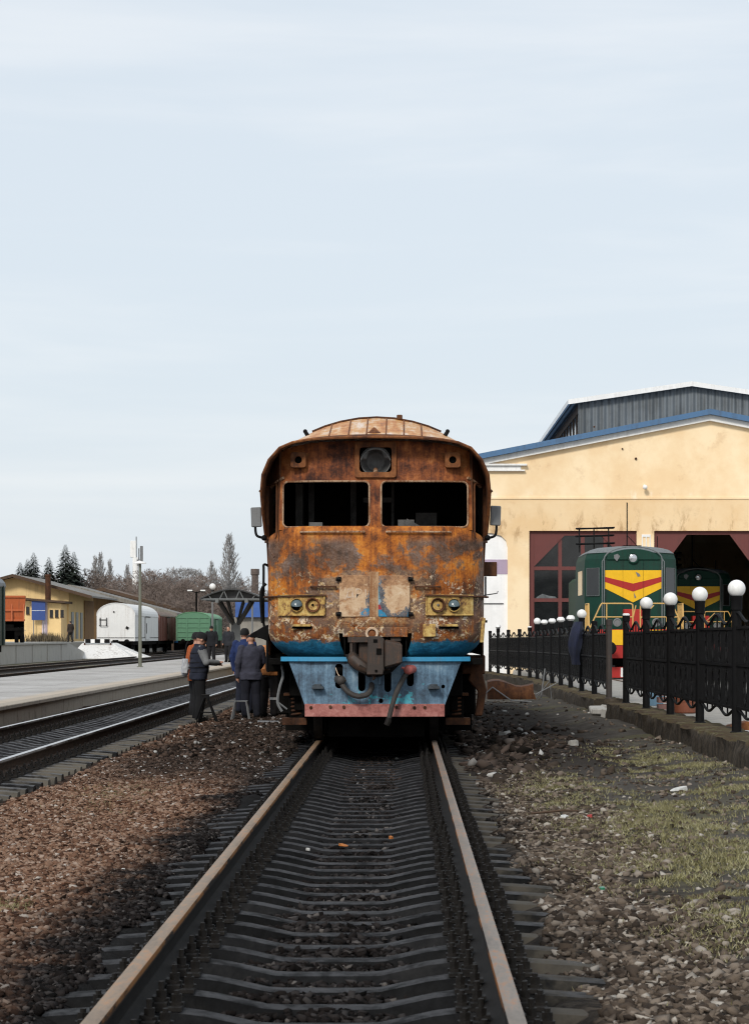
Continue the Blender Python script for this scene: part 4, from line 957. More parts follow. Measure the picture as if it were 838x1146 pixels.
for k in range(16): b.add(*(lambda m: (m.v, m.f))(MB().box((3.9+random.uniform(-.15, .35), 44.3+random.uniform(-.1, 1.6), -.05+random.uniform(-.02, .08)), (random.uniform(.1, .35), random.uniform(.1, .4), random.uniform(.08, .2)), (random.uniform(-.4, .4), random.uniform(-.4, .4), random.uniform(0, 3)))))
tag(b.build('rubble_heap', stained('broken_concrete', (.36, .35, .33), (.10, .085, .07), .7, .9, 4), bevel=.02), 'broken pale concrete lumps lying in the gap of the plinth', 'rubble')

PMAT = {'black': M['iron_black'], 'brown': stained('rusty_post_paint', (.035, .028, .025), (.075, .045, .03), .8, .7, 4)}
def fence_post(y, kind, label):
    rt = empty('fence_post', (fx(y), y, pz(y)-.01), label, 'post', 'black iron fence posts')
    mt = PMAT['brown'] if kind == 'bare' else PMAT['black']
    MB().lathe([(.085, 0), (.085, .015), (.062, .03), (.060, 1.60), (.004, 1.60)], n=18).build('post', mt, rt, smooth=True)
    if kind == 'globe':
        MB().lathe([(.064, 1.55), (.072, 1.56), (.072, 1.70), (.078, 1.71), (.078, 1.735), (.004, 1.735)], n=18).build('collar', mt, rt, smooth=True)
        MB().sphere((0, 0, 1.825), .112, 24, 16).build('globe', M['white_glass'], rt, smooth=True)
    elif kind == 'stump':
        MB().lathe([(.064, 1.55), (.072, 1.56), (.072, 1.66), (.004, 1.66)], n=18).build('collar', mt, rt, smooth=True)
        MB().lathe([(.068, 1.655), (.07, 1.68), (.05, 1.70), (.004, 1.70)], n=18).build('broken_globe', M['white_glass'], rt, smooth=True)
    elif kind == 'half':
        MB().lathe([(.064, 1.55), (.072, 1.56), (.072, 1.70), (.004, 1.70)], n=18).build('collar', mt, rt, smooth=True)
        MB().lathe([(.06, 1.70), (.11, 1.75), (.10, 1.80), (.06, 1.84), (.03, 1.80), (.004, 1.78)], n=18).build('broken_globe', M['white_glass'], rt, smooth=True)
    else:
        MB().lathe([(.066, 1.50), (.068, 1.62), (.05, 1.63), (.004, 1.60)], n=18).build('collar', mt, rt, smooth=True)
    return rt
kinds = {0: 'globe', 1: 'globe', 2: 'globe', 3: 'globe', 4: 'stump', 5: 'bare', 6: 'none', 7: 'globe', 8: 'half', 9: 'half', 10: 'half', 11: 'half', 12: 'globe', 13: 'stump', 14: 'none', 15: 'none', 16: 'half', 17: 'none', 18: 'half', 19: 'none', 20: 'none', 21: 'half', 22: 'none', 23: 'half', 24: 'none'}
lab = {0: 'nearest and largest black fence post with a white globe at the right edge', 1: 'second nearest black fence post with a white globe', 2: 'third nearest black fence post with a white globe', 3: 'fourth nearest fence post with a white globe, smallest of the near four',
       4: 'black fence post with a flat white stump, on the near side of the rubble gap', 5: 'bare brown rusty post on the far side of the rubble gap', 6: 'black post with no globe just beyond the bare brown post', 7: 'fence post with a white globe above the hanging blue jacket',
       12: 'far fence post with a whole white globe in front of the yellow wall', 13: 'far fence post with a flat white stump in front of the yellow wall'}
ptpl = {}
def post_any(i):
    k = kinds[i]; y = FY0 + FSP*i
    l = lab.get(i)
    if l is None:
        l = {'half': 'far black fence post topped by a broken white globe', 'none': 'far black fence post that has lost its globe'}[k]
    if k not in ptpl: ptpl[k] = fence_post(y, k, l); return ptpl[k]
    o = copy_tree(ptpl[k]); o.location = (fx(y), y, pz(y)-.01); o['label'] = l; o.rotation_euler.z = random.uniform(0, 6); return o
PW = FSP-.14
def fence_panel():
    rt = empty('iron_fence', (FX, 0, 0), 'black wrought iron fence panel', 'fence', 'black wrought iron fence panels')
    f = MB(); h = PW/2
    for z in (.32, .86, 1.33): f.b(-.018, .018, -h, h, z-.018, z+.018)
    def wave(y): return math.cos(4*PI*y/PW)          # high at both posts and at the middle
    n = 40; ys = [-h+PW*k/n for k in range(n+1)]
    f.tube([(0, y, 1.455+.065*wave(y)) for y in ys], .022, 6); f.tube([(0, y, .255+.05*wave(y)) for y in ys], .02, 6)
    f.build('rail_frame', M['iron_black'], rt)
    g = MB()
    def inside(y, z):
        for cy in (-h+PW*.22, -h+PW*.42, -h+PW*.60, -h+PW*.80):
            for cz in (1.09, .585):
                if abs(y-cy)/.16 + abs(z-cz)/.22 < 1: return True
        return False
    y = -h+.05
    while y < h:
        runs = []; on = None; z0, z1 = .32, 1.33
        for k in range(61):
            z = z0+(z1-z0)*k/60; i = inside(y, z)
            if not i and on is None: on = z
            if (i or k == 60) and on is not None: runs.append((on, z)); on = None
        for a, c in runs:
            if c-a > .03: g.b(-.011, .011, y-.011, y+.011, a, c)
        y += .095
    for k in range(7):
        yy = -h + PW*(k+.5)/7; g.b(-.01, .01, yy-.01, yy+.01, 1.33, 1.455+.06*wave(yy)); g.b(-.01, .01, yy-.01, yy+.01, .25+.04*wave(yy), .32)
    g.build('vertical_bars', M['iron_black'], rt)
    for cy in (-h+PW*.22, -h+PW*.42, -h+PW*.60, -h+PW*.80):
        m_ = MB()
        for cz in (1.09, .585):
            P = [(0, cy+.15*math.sin(2*PI*t/24)*(1-.15*abs(math.cos(2*PI*t/24))), cz+.215*math.cos(2*PI*t/24)) for t in range(25)]; m_.tube(P, .014, 5, False)
            m_.tube([(0, cy, cz-.15), (0, cy+.02, cz), (0, cy, cz+.15)], .009, 5)
        m_.tube([(0.012, cy+.10*math.sin(t*.5), .86+.05*math.cos(t*.5)) for t in range(13)], .010, 5, False)
        m_.build('pointed_loop', M['iron_black'], rt)
    return rt
fp = fence_panel(); first = True
order = ['nearest black wrought iron fence panel, cut by the right edge', 'nearest whole wrought iron fence panel, between first and second globes', 'black iron fence panel between the second and third nearest globes', 'black iron fence panel between the third and fourth nearest globes', 'black iron fence panel ending at the rubble gap']
for i in range(18): post_any(i)
for i in range(-1, 17):
    if i == 4: continue
    o = fp if first else copy_tree(fp); first = False
    yc = FY0+FSP*(i+.5); o.location = ((fx(yc-FSP/2)+fx(yc+FSP/2))/2, yc, pz(yc)-.01); o.rotation_euler.z = math.atan2(fx(yc-FSP/2)-fx(yc+FSP/2), FSP)
    o['label'] = order[i+1] if i < 4 else ('black iron fence panel just beyond the rubble gap, below the blue jacket' if i in (5,) else 'black iron fence panel in the distant part of the fence')
    if i == 6: o['label'] = 'black iron fence panel right behind the hanging blue jacket'

# jacket hung on the fence
JM = simple('navy_cloth', (.008, .012, .036), .85, 0, .35, 6, .3)
yj = FY0+FSP*7-.55
jk = empty('hanging_jacket', (4.09, yj, .62), 'dark blue jacket hanging over the fence below a white globe', 'jacket')
b = MB(); out = []
for k in range(14):
    t = k/13; z = 1.16-1.0*t; wx = .09+.06*math.sin(PI*min(t*1.2, 1)); wy = .13+.20*math.sin(PI*min(1, .15+t*.75)); cy = -.05*t
    out.append([(-.10*math.sin(2.5*t)+wx*math.cos(a)*(1+.18*math.sin(5*a+t*6)), cy+wy*math.sin(a)*(1+.1*math.sin(4*a+3*t)), z) for a in [2*PI*q/20 for q in range(20)]])
b.rings(out, True); b.build('jacket_body', JM, jk, smooth=True)
b = MB(); b.tube(cat_rom([(-.03, .20, 1.08), (-.09, .30, .85), (-.10, .30, .55), (-.08, .27, .38)]), [.07]*10+[.06]*9, 10); b.build('sleeve', JM, jk, smooth=True)
# odds and ends behind the fence
o = empty('barrel', (5.0, 41.4, .07), 'rust orange barrel half hidden behind the near fence', 'barrel')
MB().lathe([(.20, 0), (.215, .02), (.215, .2), (.225, .21), (.215, .22), (.215, .40), (.225, .41), (.215, .42), (.215, .58), (.20, .60), (.004, .59)], n=24).build('drum', stained('orange_drum_paint', (.22, .065, .03), (.08, .035, .025), .7, .7, 4), o, smooth=True)
o = empty('bucket', (4.95, 46.0, .07), 'light blue plastic tub standing behind the fence', 'tub')
MB().lathe([(.19, 0), (.23, .42), (.25, .43), (.25, .45), (.22, .45), (.18, .03), (.004, .03)], n=24).build('tub', simple('light_blue_plastic', (.11, .20, .28), .5, 0, .1, 4, .05), o, smooth=True)
o = empty('crate', (4.95, 43.4, .07), 'pinkish crate lying behind the fence between barrel and tub', 'crate')
b = MB()
for z in (.05, .18, .31): 
    for s in (-1, 1): b.b(-.2, .2, s*.15-.008, s*.15+.008, z-.05, z+.05); b.b(s*.2-.008, s*.2+.008, -.14, .14, z-.05, z+.05)
b.b(-.2, .2, -.15, .15, 0, .015); b.build('slats', simple('pink_plastic', (.25, .13, .11), .6, 0, .2, 4, .05), o)
b = MB(); b.prism([(-.35, 0), (.35, 0), (.32, .06), (.05, .16), (-.2, .10)], -.18, .2); tag(b.build('roof_tile', M['rust_plain'], loc=(4.85, 33.2, .07), bevel=.01), 'terracotta fragment lying behind the nearest fence panel', 'tile')
b = MB(); b.box((0, 0, .04), (.5, .35, .05), (.05, .1, .3)); tag(b.build('broken_slab', M['whitewash'], loc=(4.9, 31.4, .07), bevel=.012), 'white broken slab lying behind the nearest fence panel', 'slab')

# scrap by the fence
sc = empty('scrap_tank', (2.62, 57, -.10), 'rusty dented scrap tank lying on the ground right of the train', 'scrap')
b = MB(); out = []
for k in range(9):
    t = k/8; x = -.56+1.12*t; w = .34+.08*math.sin(3*t+1); h = .46-.10*t+.06*math.sin(7*t)
    out.append([(x+.06*math.sin(k), -w, .0), (x, -w-.02, h*.45), (x+.03*math.sin(2*k), -w+.06, h*.92), (x, 0, h), (x, w-.05, h*.9), (x, w, 0)])
b.rings(out, True); b.build('tank_body', m_rust_plain('scrap_rust', .5), sc, smooth=True)
b = MB(); b.tube([(-.7, -.35, .05), (-.45, -.5, .30), (.0, -.55, -.02), (.5, -.6, -.05)], .018, 6); b.tube([(.62, -.2, .02), (.95, -.3, .45), (1.0, -.3, .02)], .015, 6); b.tube([(.6, -.4, .12), (1.15, -.45, .42)], .015, 6); b.tube([(.75, -.1, .0), (.85, -.1, .75)], .02, 6); b.build('bent_rods', M['grey_steel'], sc, smooth=True)

# ================================================================== the depot
DY = 95.0
def roofz(x): return 10.68 - .194*abs(x-12.5)
DP = empty('engine_shed', (12.5, DY, -.1), 'pale yellow engine shed with blue roof edge and maroon gates behind the fence', 'shed')
OX, OZ = 12.5, -.1
def D(b): b.v = [(x-OX, y-DY, z-OZ) for x, y, z in b.v]; return b
wall = [(-1, -.3), (26, -.3), (26, roofz(26)-.2)] + [(12.5, roofz(12.5)-.2)] + [(-1, roofz(-1)-.2)]
g1 = [(5.15, -.25), (9.54, -.25), (9.54, 5.75), (5.15, 5.75)]; g2 = [(10.25, -.25), (14.7, -.25), (14.7, 5.75), (10.25, 5.75)]; g3 = [(15.4, -.25), (19.8, -.25), (19.8, 5.75), (15.4, 5.75)]
wg = [(-.1, -.25), (4.27, -.25), (4.27, 5.05), (4.20, 5.35), (4.0, 5.55), (3.6, 5.66), (.57, 5.66), (.17, 5.55), (-.03, 5.35), (-.1, 5.05)]
vs, fs = plate(wall, [g1, g2, g3, wg], .4); b = MB(); b.add([(x, y+DY+.2, z) for x, y, z in vs], fs); D(b).build('facade', M['facade'], DP)
b = MB(); b.b(-1, -.6, DY+.4, 140, -.3, 7.9); b.b(25.6, 26, DY+.4, 140, -.3, 7.9); b.b(-1, 26, 140, 140.4, -.3, 9); D(b).build('shed_wall', M['facade'], DP)
b = MB(); b.prism([(-1.6, roofz(-1.6)-.2), (12.5, roofz(12.5)-.2), (26.6, roofz(26.6)-.2), (26.6, roofz(26.6)+.02), (12.5, roofz(12.5)+.02), (-1.6, roofz(-1.6)+.02)], DY-.45, 141); D(b).build('roof', M['roof_blue'], DP)
b = MB(); b.prism([(-1.1, roofz(-1.1)-.44), (12.5, roofz(12.5)-.44), (26.1, roofz(26.1)-.44), (26.1, roofz(26.1)-.205), (12.5, roofz(12.5)-.205), (-1.1, roofz(-1.1)-.205)], DY-.22, DY-.003); D(b).build('roof_cornice', M['whitewash'], DP)
b = MB()
for z0, z1, d, e in ((8.42, 8.50, .22, 0), (8.26, 8.42, .12, .06), (8.20, 8.26, .16, .02)): b.b(2.6, 5.05-e*4, DY-d, DY-.003, z0-.02, z1-.02)
D(b).build('white_moulding', M['whitewash'], DP, bevel=.01)
b = MB(); b.b(-.9, 25.9, DY-.03, DY-.003, 7.04, 7.12); D(b).build('string_course', M['facade'], DP)
for x, z, r in ((9.5, 8.7, .05), (7.8, 10.0, .04), (8.95, 9.1, .035)): 
    b = MB(); b.cyl((x, DY-.06, z), (x, DY, z), r, n=8); D(b).build('wall_stub', M['rust_dark'], DP)
b = MB(); b.cyl((9.85, DY-.25, 7.55), (9.85, DY, 7.6), .05, n=8); b.sphere((9.85, DY-.28, 7.52), .10, 10, 8); D(b).build('wall_lamp', M['whitewash'], DP)
# white gate, lavender band
b = MB(); b.b(-.1, 4.27, DY+.10, DY+.14, -.2, 5.66); g = D(b).build('white_gate', stained('white_gate_paint', (.90, .90, .90), (.62, .60, .58), .4, .8, 1.2), DP)
M['lavender'] = stained('lavender_paint', (.42, .33, .44), (.30, .22, .32), .6, .8, 2)
b = MB(); b.b(-.08, 4.265, DY+.085, DY+.098, 3.98, 4.58); D(b).build('painted_band', M['lavender'], g)
b = MB(); b.b(2.9, 4.1, DY+.06, DY+.098, 2.76, 2.80); D(b).build('gate_bar', M['grey_steel'], g)
# glazed maroon gate
G = MB(); y0, y1 = DY+.16, DY+.26
xs = [5.20, 6.47+.0, 7.345, 8.2, 9.49]
G.b(5.15, 5.36, y0, y1, -.2, 5.75); G.b(9.33, 9.54, y0, y1, -.2, 5.75); G.b(5.36, 9.33, y0, y1, 5.56, 5.75)
for x in (6.42, 7.345, 8.27): G.b(x-.075, x+.075, y0+.01, y1-.01, -.2, 5.56)
for z in (.6, 1.55, 2.92, 4.22): G.b(5.36, 9.33, y0+.02, y1-.02, z-.075, z+.075)
gt = D(G).build('glazed_gate', M['maroon'], DP)
for tri in ([(5.36, 5.56), (6.6, 5.56), (5.36, 4.3)], [(9.33, 5.56), (8.1, 5.56), (9.33, 4.3)]): b = MB(); b.prism(tri, DY+.13, DY+.158); D(b).build('gusset', M['maroon'], gt)
b = MB(); b.b(5.36, 9.33, DY+.205, DY+.212, -.2, 5.56); D(b).build('panes', M['glass_dark'], gt)
b = MB(); b.prism([(5.42, 2.99), (6.3, 2.99), (6.22, 3.06), (5.95, 3.10), (5.7, 3.18), (5.5, 3.07)], DY+.18, DY+.20); D(b).build('broken_glass', simple('dull_broken_glass', (.12, .13, .135), .3, 0, .5, 9, .1), gt)
# open gates: frames with gussets
for (xa, xb) in ((10.25, 14.7), (15.4, 19.8)):
    b = MB(); b.b(xa, xa+.14, DY+.16, DY+.26, -.2, 5.75); b.b(xb-.14, xb, DY+.16, DY+.26, -.2, 5.75); b.b(xa+.14, xb-.14, DY+.16, DY+.26, 5.60, 5.75)
    fo = D(b).build('gate_frame', M['maroon'], DP)
    for tri in ([(xa+.14, 5.60), (xa+1.35, 5.60), (xa+.5, 4.45), (xa+.14, 4.45)], [(xb-.14, 5.60), (xb-1.35, 5.60), (xb-.5, 4.45), (xb-.14, 4.45)]): b = MB(); b.prism(tri, DY+.12, DY+.158); D(b).build('gusset', M['maroon'], fo)
    for s, xx in ((1, xa), (-1, xb)):
        b = MB(); b.b(xx+s*.02-.03, xx+s*.02+.03, DY+.42, DY+2.5, -.1, 5.6); D(b).build('gate_leaf', M['maroon'], fo)
b = MB(); b.b(9.74, 9.78, DY-.03, DY-.003, 4.75, 5.6); b.b(10.06, 10.10, DY-.03, DY-.003, 4.75, 5.6); b.b(9.78, 10.06, DY-.03, DY-.003, 5.5, 5.6); b.b(9.90, 9.94, DY-.03, DY-.003, 4.75, 5.5); D(b).build('pillar_frame', M['whitewash'], DP)
# roof monitor
mz = lambda x: 12.02 - .148*abs(x-12.0)
MN = empty('roof_monitor', (12.0, 97, 9), 'grey corrugated rooflight structure rising above the yellow shed roof', 'roof monitor')
def Q(b): b.v = [(x-12.0, y-97, z-9) for x, y, z in b.v]; return b
b = MB(); b.prism([(7.3, 9.3), (17.6, 9.3), (17.6, mz(17.6)-.1), (12, mz(12)-.1), (7.3, mz(7.3)-.1)], 97, 97.12); Q(b).build('corrugated_front', M['corr_grey'], MN)
b = MB(); b.b(7.36, 7.48, 97.12, 118, 9.3, 9.75); b.b(7.36, 7.48, 97.12, 118, 10.85, mz(7.4)-.1); 
for k in range(12): b.b(7.36, 7.48, 97.12+k*1.9, 97.25+k*1.9, 9.75, 10.85)
b.b(17.4, 17.52, 97.12, 118, 9.3, mz(17.5)-.1); b.b(7.48, 17.4, 117.9, 118, 9.3, 11.1); Q(b).build('monitor_side', M['dark_wood'], MN)
b = MB(); b.b(7.40, 7.43, 97.2, 117.9, 9.75, 10.85); Q(b).build('monitor_glazing', M['glass_dark'], MN)
b = MB(); b.prism([(6.95, mz(6.95)-.12), (12, mz(12)-.12), (17.9, mz(17.9)-.12), (17.9, mz(17.9)), (12, mz(12)), (6.95, mz(6.95))], 96.75, 118.5); Q(b).build('monitor_roof', M['corr_grey'], MN)
b = MB(); b.prism([(6.93, mz(6.95)-.17), (12, mz(12)-.17), (17.92, mz(17.9)-.17), (17.92, mz(17.9)+.03), (12, mz(12)+.03), (6.93, mz(6.95)+.03)], 96.68, 96.748); b.b(6.86, 6.947, 96.7, 118.5, mz(6.95)-.17, mz(6.95)+.03); Q(b).build('verge_board', M['whitewash'], MN)

# ================================================================== shunting locomotives
LG = stained('dark_green_loco_paint', (.006, .045, .030), (.012, .024, .019), .6, .65, 1.5, lo=.46, hi=.6, spec=.22)
LY = stained('chrome_yellow_paint', (.80, .46, .010), (.50, .28, .03), .45, .5, 4, spec=.3)
LR = stained('signal_red_paint', (.38, .022, .018), (.2, .02, .02), .5, .5, 4, spec=.3)
LS = stained('grey_roof_paint', (.15, .165, .17), (.06, .066, .066), .7, .6, 2)
LH = stained('ochre_handrail_paint', (.62, .38, .12), (.3, .16, .06), .6, .5, 6)
def loco(x, y, label):
    rt = empty('shunting_locomotive', (x, y, 0), label, 'locomotive', 'green shunting locomotives with yellow and red chevrons')
    plan = [(-.95, 0), (.95, 0), (1.5, .85), (1.5, 4.8), (-1.5, 4.8), (-1.5, .85)]
    lv = [(1.6, 1.0, 0), (3.6, 1.0, 0), (3.95, .985, .02), (4.14, .94, .08), (4.26, .84, .2), (4.33, .68, .35), (4.36, .45, .6)]
    b = MB(); b.rings([[(px*k, py+dy if py < 2 else py-dy, z) for px, py in plan] for z, k, dy in lv[:4]], True); b.build('cab', LG, rt)
    b = MB(); b.rings([[(px*k*1.01, (py+dy-.03 if py < 2 else py-dy), z+.002) for px, py in plan] for z, k, dy in lv[3:]], True); b.build('cab_roof', LS, rt, smooth=True)
    b = MB(); b.prism([(-.86, 3.9)]+[(.86*math.cos(t), 3.93+.33*math.sin(t)) for t in [PI*k/10 for k in range(11)]][::-1]+[(.86, 3.9)], -.03, .5); b.build('front_brow', LG, rt, bevel=.02)
    P = [(.93*math.cos(t), -.05, 3.93+.40*math.sin(t)) for t in [PI*k/16 for k in range(17)]]
    b = MB(); b.tube([(P[0][0], -.05, 1.8)]+P+[(P[-1][0], -.05, 1.8)], .022, 6); b.build('front_rim', LS, rt, smooth=True)
    b = MB(); b.prism([(-.92, 3.57), (-.92, 2.99), (0, 2.53), (.92, 2.99), (.92, 3.57)], -.012, .0); cv = b.build('chevron_panel', LY, rt)
    b = MB(); b.prism([(-.92, 3.36), (-.92, 3.20), (0, 2.88), (.92, 3.20), (.92, 3.36), (0, 3.14)], -.018, -.0125); b.build('red_chevron', LR, cv)
    b = MB(); b.prism([(.08, 3.52), (.2, 3.46), (.24, 3.38), (.15, 3.36)], -.0225, -.019); b.prism([(.02, 2.86), (.1, 2.7), (.05, 2.66)], -.0225, -.019); b.build('paint_chip', M['grey_steel'], cv)
    b = MB(); b.b(-.33, -.325, -.0215, -.0185, 2.0, 3.9); b.b(.33, .335, -.0215, -.0185, 2.0, 3.9); b.build('door_seam', M['iron_black'], rt)
    h = MB().lathe([(.17, .05), (.175, -.05), (.155, -.06), (.14, -.02), (.004, .04)], (0, -.02, 3.96), 'y', 24).build('headlight', LG, rt, smooth=True)
    MB().lathe([(.13, 0), (.08, -.02), (.004, -.03)], (0, -.045, 3.96), 'y', 20).build('lens', simple('clear_lens', (.5, .52, .54), .12, .6, .1, 5, .0), h, smooth=True)
    b = MB(); b.prism([(-.62, 4.06), (-.50, 4.10), (-.42, 4.02), (-.52, 3.86), (-.61, 3.95)], -.05, -.03); b.build('emblem_plate', M['grey_steel'], rt)
    for s in (-1, 1):
        # window on the angled corner, side window, corner rail
        b = MB(); u = lambda t, o: (s*(.95+.55*t+.84*o*1.0), .85*t-.54*o)
        def quad(t0, t1, z0, z1, o): 
            (xa, ya), (xb, yb) = u(t0, o), u(t1, o); return [(xa, ya, z0), (xb, yb, z0), (xb, yb, z1), (xa, ya, z1)]
        b.rings([quad(.2, .85, 2.75, 3.65, -.01), quad(.2, .85, 2.75, 3.65, .015)], True); w = b.build('cab_window', M['glass_dark'], rt)
        b = MB(); q = quad(.2, .85, 2.75, 3.65, .02); b.tube(q+[q[0], q[1]], .014, 5, False); b.build('window_frame', LS, w)
        b = MB(); b.b(s*1.495, s*1.515, 1.6, 3.4, 2.8, 3.6); b.build('side_window', M['glass_dark'], rt)
        b = MB(); b.tube([(s*1.0, -.06, 1.75), (s*1.0, -.06, 3.85), (s*.93, -.02, 3.95)], .016, 6); b.build('corner_pipe', LS, rt, smooth=True)
        # handrails
        b = MB(); yf = -1.15
        b.tube(cat_rom([(s*.12, yf, 1.66), (s*.12, yf, 2.35), (s*.16, yf, 2.46), (s*.3, yf, 2.48), (s*1.0, yf, 2.48), (s*1.12, yf, 2.46), (s*1.25, yf, 2.2), (s*1.5, yf, 1.66)], 4), .024, 6); b.tube([(s*.12, yf, 2.05), (s*1.30, yf, 2.05)], .02, 6); b.tube([(s*.95, yf, 1.66), (s*.95, yf, 2.48)], .02, 6)
        b.tube([(s*.12, yf, 2.0), (s*.02 if s < 0 else s*.55, yf, 2.42)], .02, 6)
        b.tube([(s*1.5, yf, 1.66), (s*1.5, -.9, 2.48), (s*1.5, .4, 2.48), (s*1.5, .4, 1.6)], .022, 6); b.tube([(s*1.5, -.9, 2.48), (s*1.5, -.9, 1.6)], .022, 6)
        for k in range(5): b.tube([(s*1.5, -.7+.25*k, 1.6), (s*1.5, -.7+.25*k, 2.48)], .012, 4)
        b.build('handrail', LH, rt, smooth=True)
        bf = MB().lathe([(.06, .3), (.075, .05), (.13, .04), (.135, 0), (.10, -.005), (.09, .02), (.004, .02)], (s*.62, -1.22, 1.88), 'y', 20).build('marker_lamp', M['grey_steel'], rt, smooth=True)
        b = MB(); b.lathe([(.10, .5), (.11, .1), (.2, .08), (.21, .0), (.17, -.03), (.004, -.035)], (s*.9, -1.75, 1.06), 'y', 20); b.build('buffer', M['iron_black'], rt, smooth=True)
    b = MB(); b.b(-1.5, 1.5, -1.2, 16.5, 1.45, 1.62); b.build('deck', M['grease'], rt)
    b = MB(); b.b(-1.45, 1.45, -1.24, -1.2, .74, 1.66); bb = b.build('buffer_beam', LR, rt, bevel=.01)
    b = MB(); b.b(-.82, -.42, -1.262, -1.242, 1.16, 1.64); b.b(.42, .82, -1.262, -1.242, 1.16, 1.64); b.build('yellow_panel', LY, bb)
    b = MB(); b.b(-.39, .33, -1.15, -.6, 1.62, 2.30); b.build('coupling_box', LR, rt, bevel=.02)
    b = MB(); b.b(-.2, .2, -1.6, -1.25, .95, 1.35); b.b(-.12, .12, -1.75, -1.6, .98, 1.3); b.build('coupler', M['iron_black'], rt, bevel=.03)
    b = MB(); b.b(-1.25, 1.25, -1.1, -1.06, .12, .46); b.build('rail_guard', LR, rt); 
    b = MB()
    for k in range(4): b.b(-1.1+.6*k, -.85+.6*k, -1.105, -1.101, .14, .44)
    b.build('guard_stripes', M['whitewash'], rt)
    b = MB(); b.b(-.95, .95, 4.8, 16, 1.6, 3.65); b.build('engine_hood', LG, rt, bevel=.15)
    b = MB(); b.b(-.7, .7, 6.5, 8.5, 3.65, 3.9); b.cyl((0, 10, 3.65), (0, 10, 4.1), .25, n=14); b.build('hood_vents', LS, rt, bevel=.03)
    b = MB(); b.b(-1.2, 1.2, 0, 15, .5, 1.45)
    for yy in (.8, 2.6, 4.4, 10, 11.8, 13.6):
        for s in (-1, 1): b.cyl((s*.7, yy, .52), (s*.83, yy, .52), .52, n=24)
    b.build('bogies', M['soot'], rt)
    b = MB()
    for z, ya in ((4.62, 4.2), (4.9, 4.5), (5.15, 4.3)): b.tube([(-1.5, ya, z-.05), (-.2, ya, z)], .03, 5); b.tube([(-1.5, ya+.4, z-.02), (-.2, ya+.4, z)], .03, 5)
    for xx in (-1.4, -.9, -.4): b.tube([(xx, 4.3, 4.3), (xx, 4.4, 5.15)], .025, 5)
    b.build('roof_rack', M['iron_black'], rt)
    b = MB(); b.b(-.1, .5, 2.2, 2.8, 4.34, 4.46); b.tube([(.05, 2.5, 4.34), (.05, 2.5, 5.9)], .022, 5); b.tube([(.05, 2.5, 4.8), (.5, 2.6, 4.35)], .012, 4); b.build('antenna', M['iron_black'], rt)
    b = MB(); b.tube([(1.0, 2.0, 4.2), (1.0, 2.0, 4.75)], .015, 4); b.build('aerial', M['iron_black'], rt)
    return rt
L1 = loco(7.41, 75, 'green shunting locomotive with yellow and red chevron standing outside the gates')
L2 = copy_tree(L1); L2.location = (12.6, 99.3, 0); L2['label'] = 'green shunting locomotive in the dark of the open gate'
for xx in (7.41, 12.6):
    for s, w in ((-1, 'left'), (1, 'right')):
        rail(xx+s*.7975, .09, 60, 125, M['rail_dark'], 'rail', '%s rail under the locomotive %s' % (w, 'outside the shed' if xx < 9 else 'inside the open gate'), 'yard rails of the engine shed', 12)
# ================================================================== left side beyond the platform
b = MB(); 
b.add([(-23.1, 95, 1.03), (-23.1, 160, 1.03), (-23.1, 174, -.15), (-23.1, 174, -.4), (-23.1, 95, -.4)] + [(-60, 95, 1.03), (-60, 160, 1.03), (-60, 174, -.15), (-60, 174, -.4), (-60, 95, -.4)],
      [(0, 1, 2, 3, 4), (9, 8, 7, 6, 5), (0, 5, 6, 1), (1, 6, 7, 2), (2, 7, 8, 3), (3, 8, 9, 4), (4, 9, 5, 0)])
RAMP = tag(b.build('loading_ramp', M['concrete']), 'pale stained concrete loading ramp sloping down beside the tracks', 'ramp')
b = MB()
for k in range(11): b.b(-23.1, -23.05, 96+6.1*k, 96.12+6.1*k, -.3, .93)
b.b(-23.1, -23.0, 95, 160, .93, 1.05); b.build('ramp_ribs', M['concrete'], RAMP)
b = MB(); b.b(-75, -27.2, 175.5, 340, -.4, .95); tag(b.build('loading_dock', M['concrete']), 'long concrete loading dock in front of the yellow freight shed', 'dock')

# freight shed, gable towards us
FS = empty('freight_shed', (-35.9, 215, .9), 'long yellow freight shed with grey pitched roof and lean-to front', 'shed')
def E(b): b.v = [(x+35.9, y-215, z-.9) for x, y, z in b.v]; return b
b = MB(); b.prism([(-41.2, .9), (-30.9, .9), (-30.9, 5.55), (-35.9, 6.9), (-41.2, 5.5)], 215, 232); E(b).build('shed_walls', M['shed_yellow'], FS)
b = MB(); 
for s in (-1, 1): b.prism([(-35.9, 7.0), (-35.9, 7.16), (-35.9+s*7.3, 5.16), (-35.9+s*7.3, 5.0)], 213.8, 233)
E(b).build('roof', M['slate_roof'], FS)
b = MB(); b.prism([(-43.2, 5.17), (-35.9, 7.17), (-28.6, 5.17), (-28.6, 4.9), (-35.9, 6.88), (-43.2, 4.9)], 213.7, 213.795); E(b).build('verge_board', M['dark_wood'], FS)
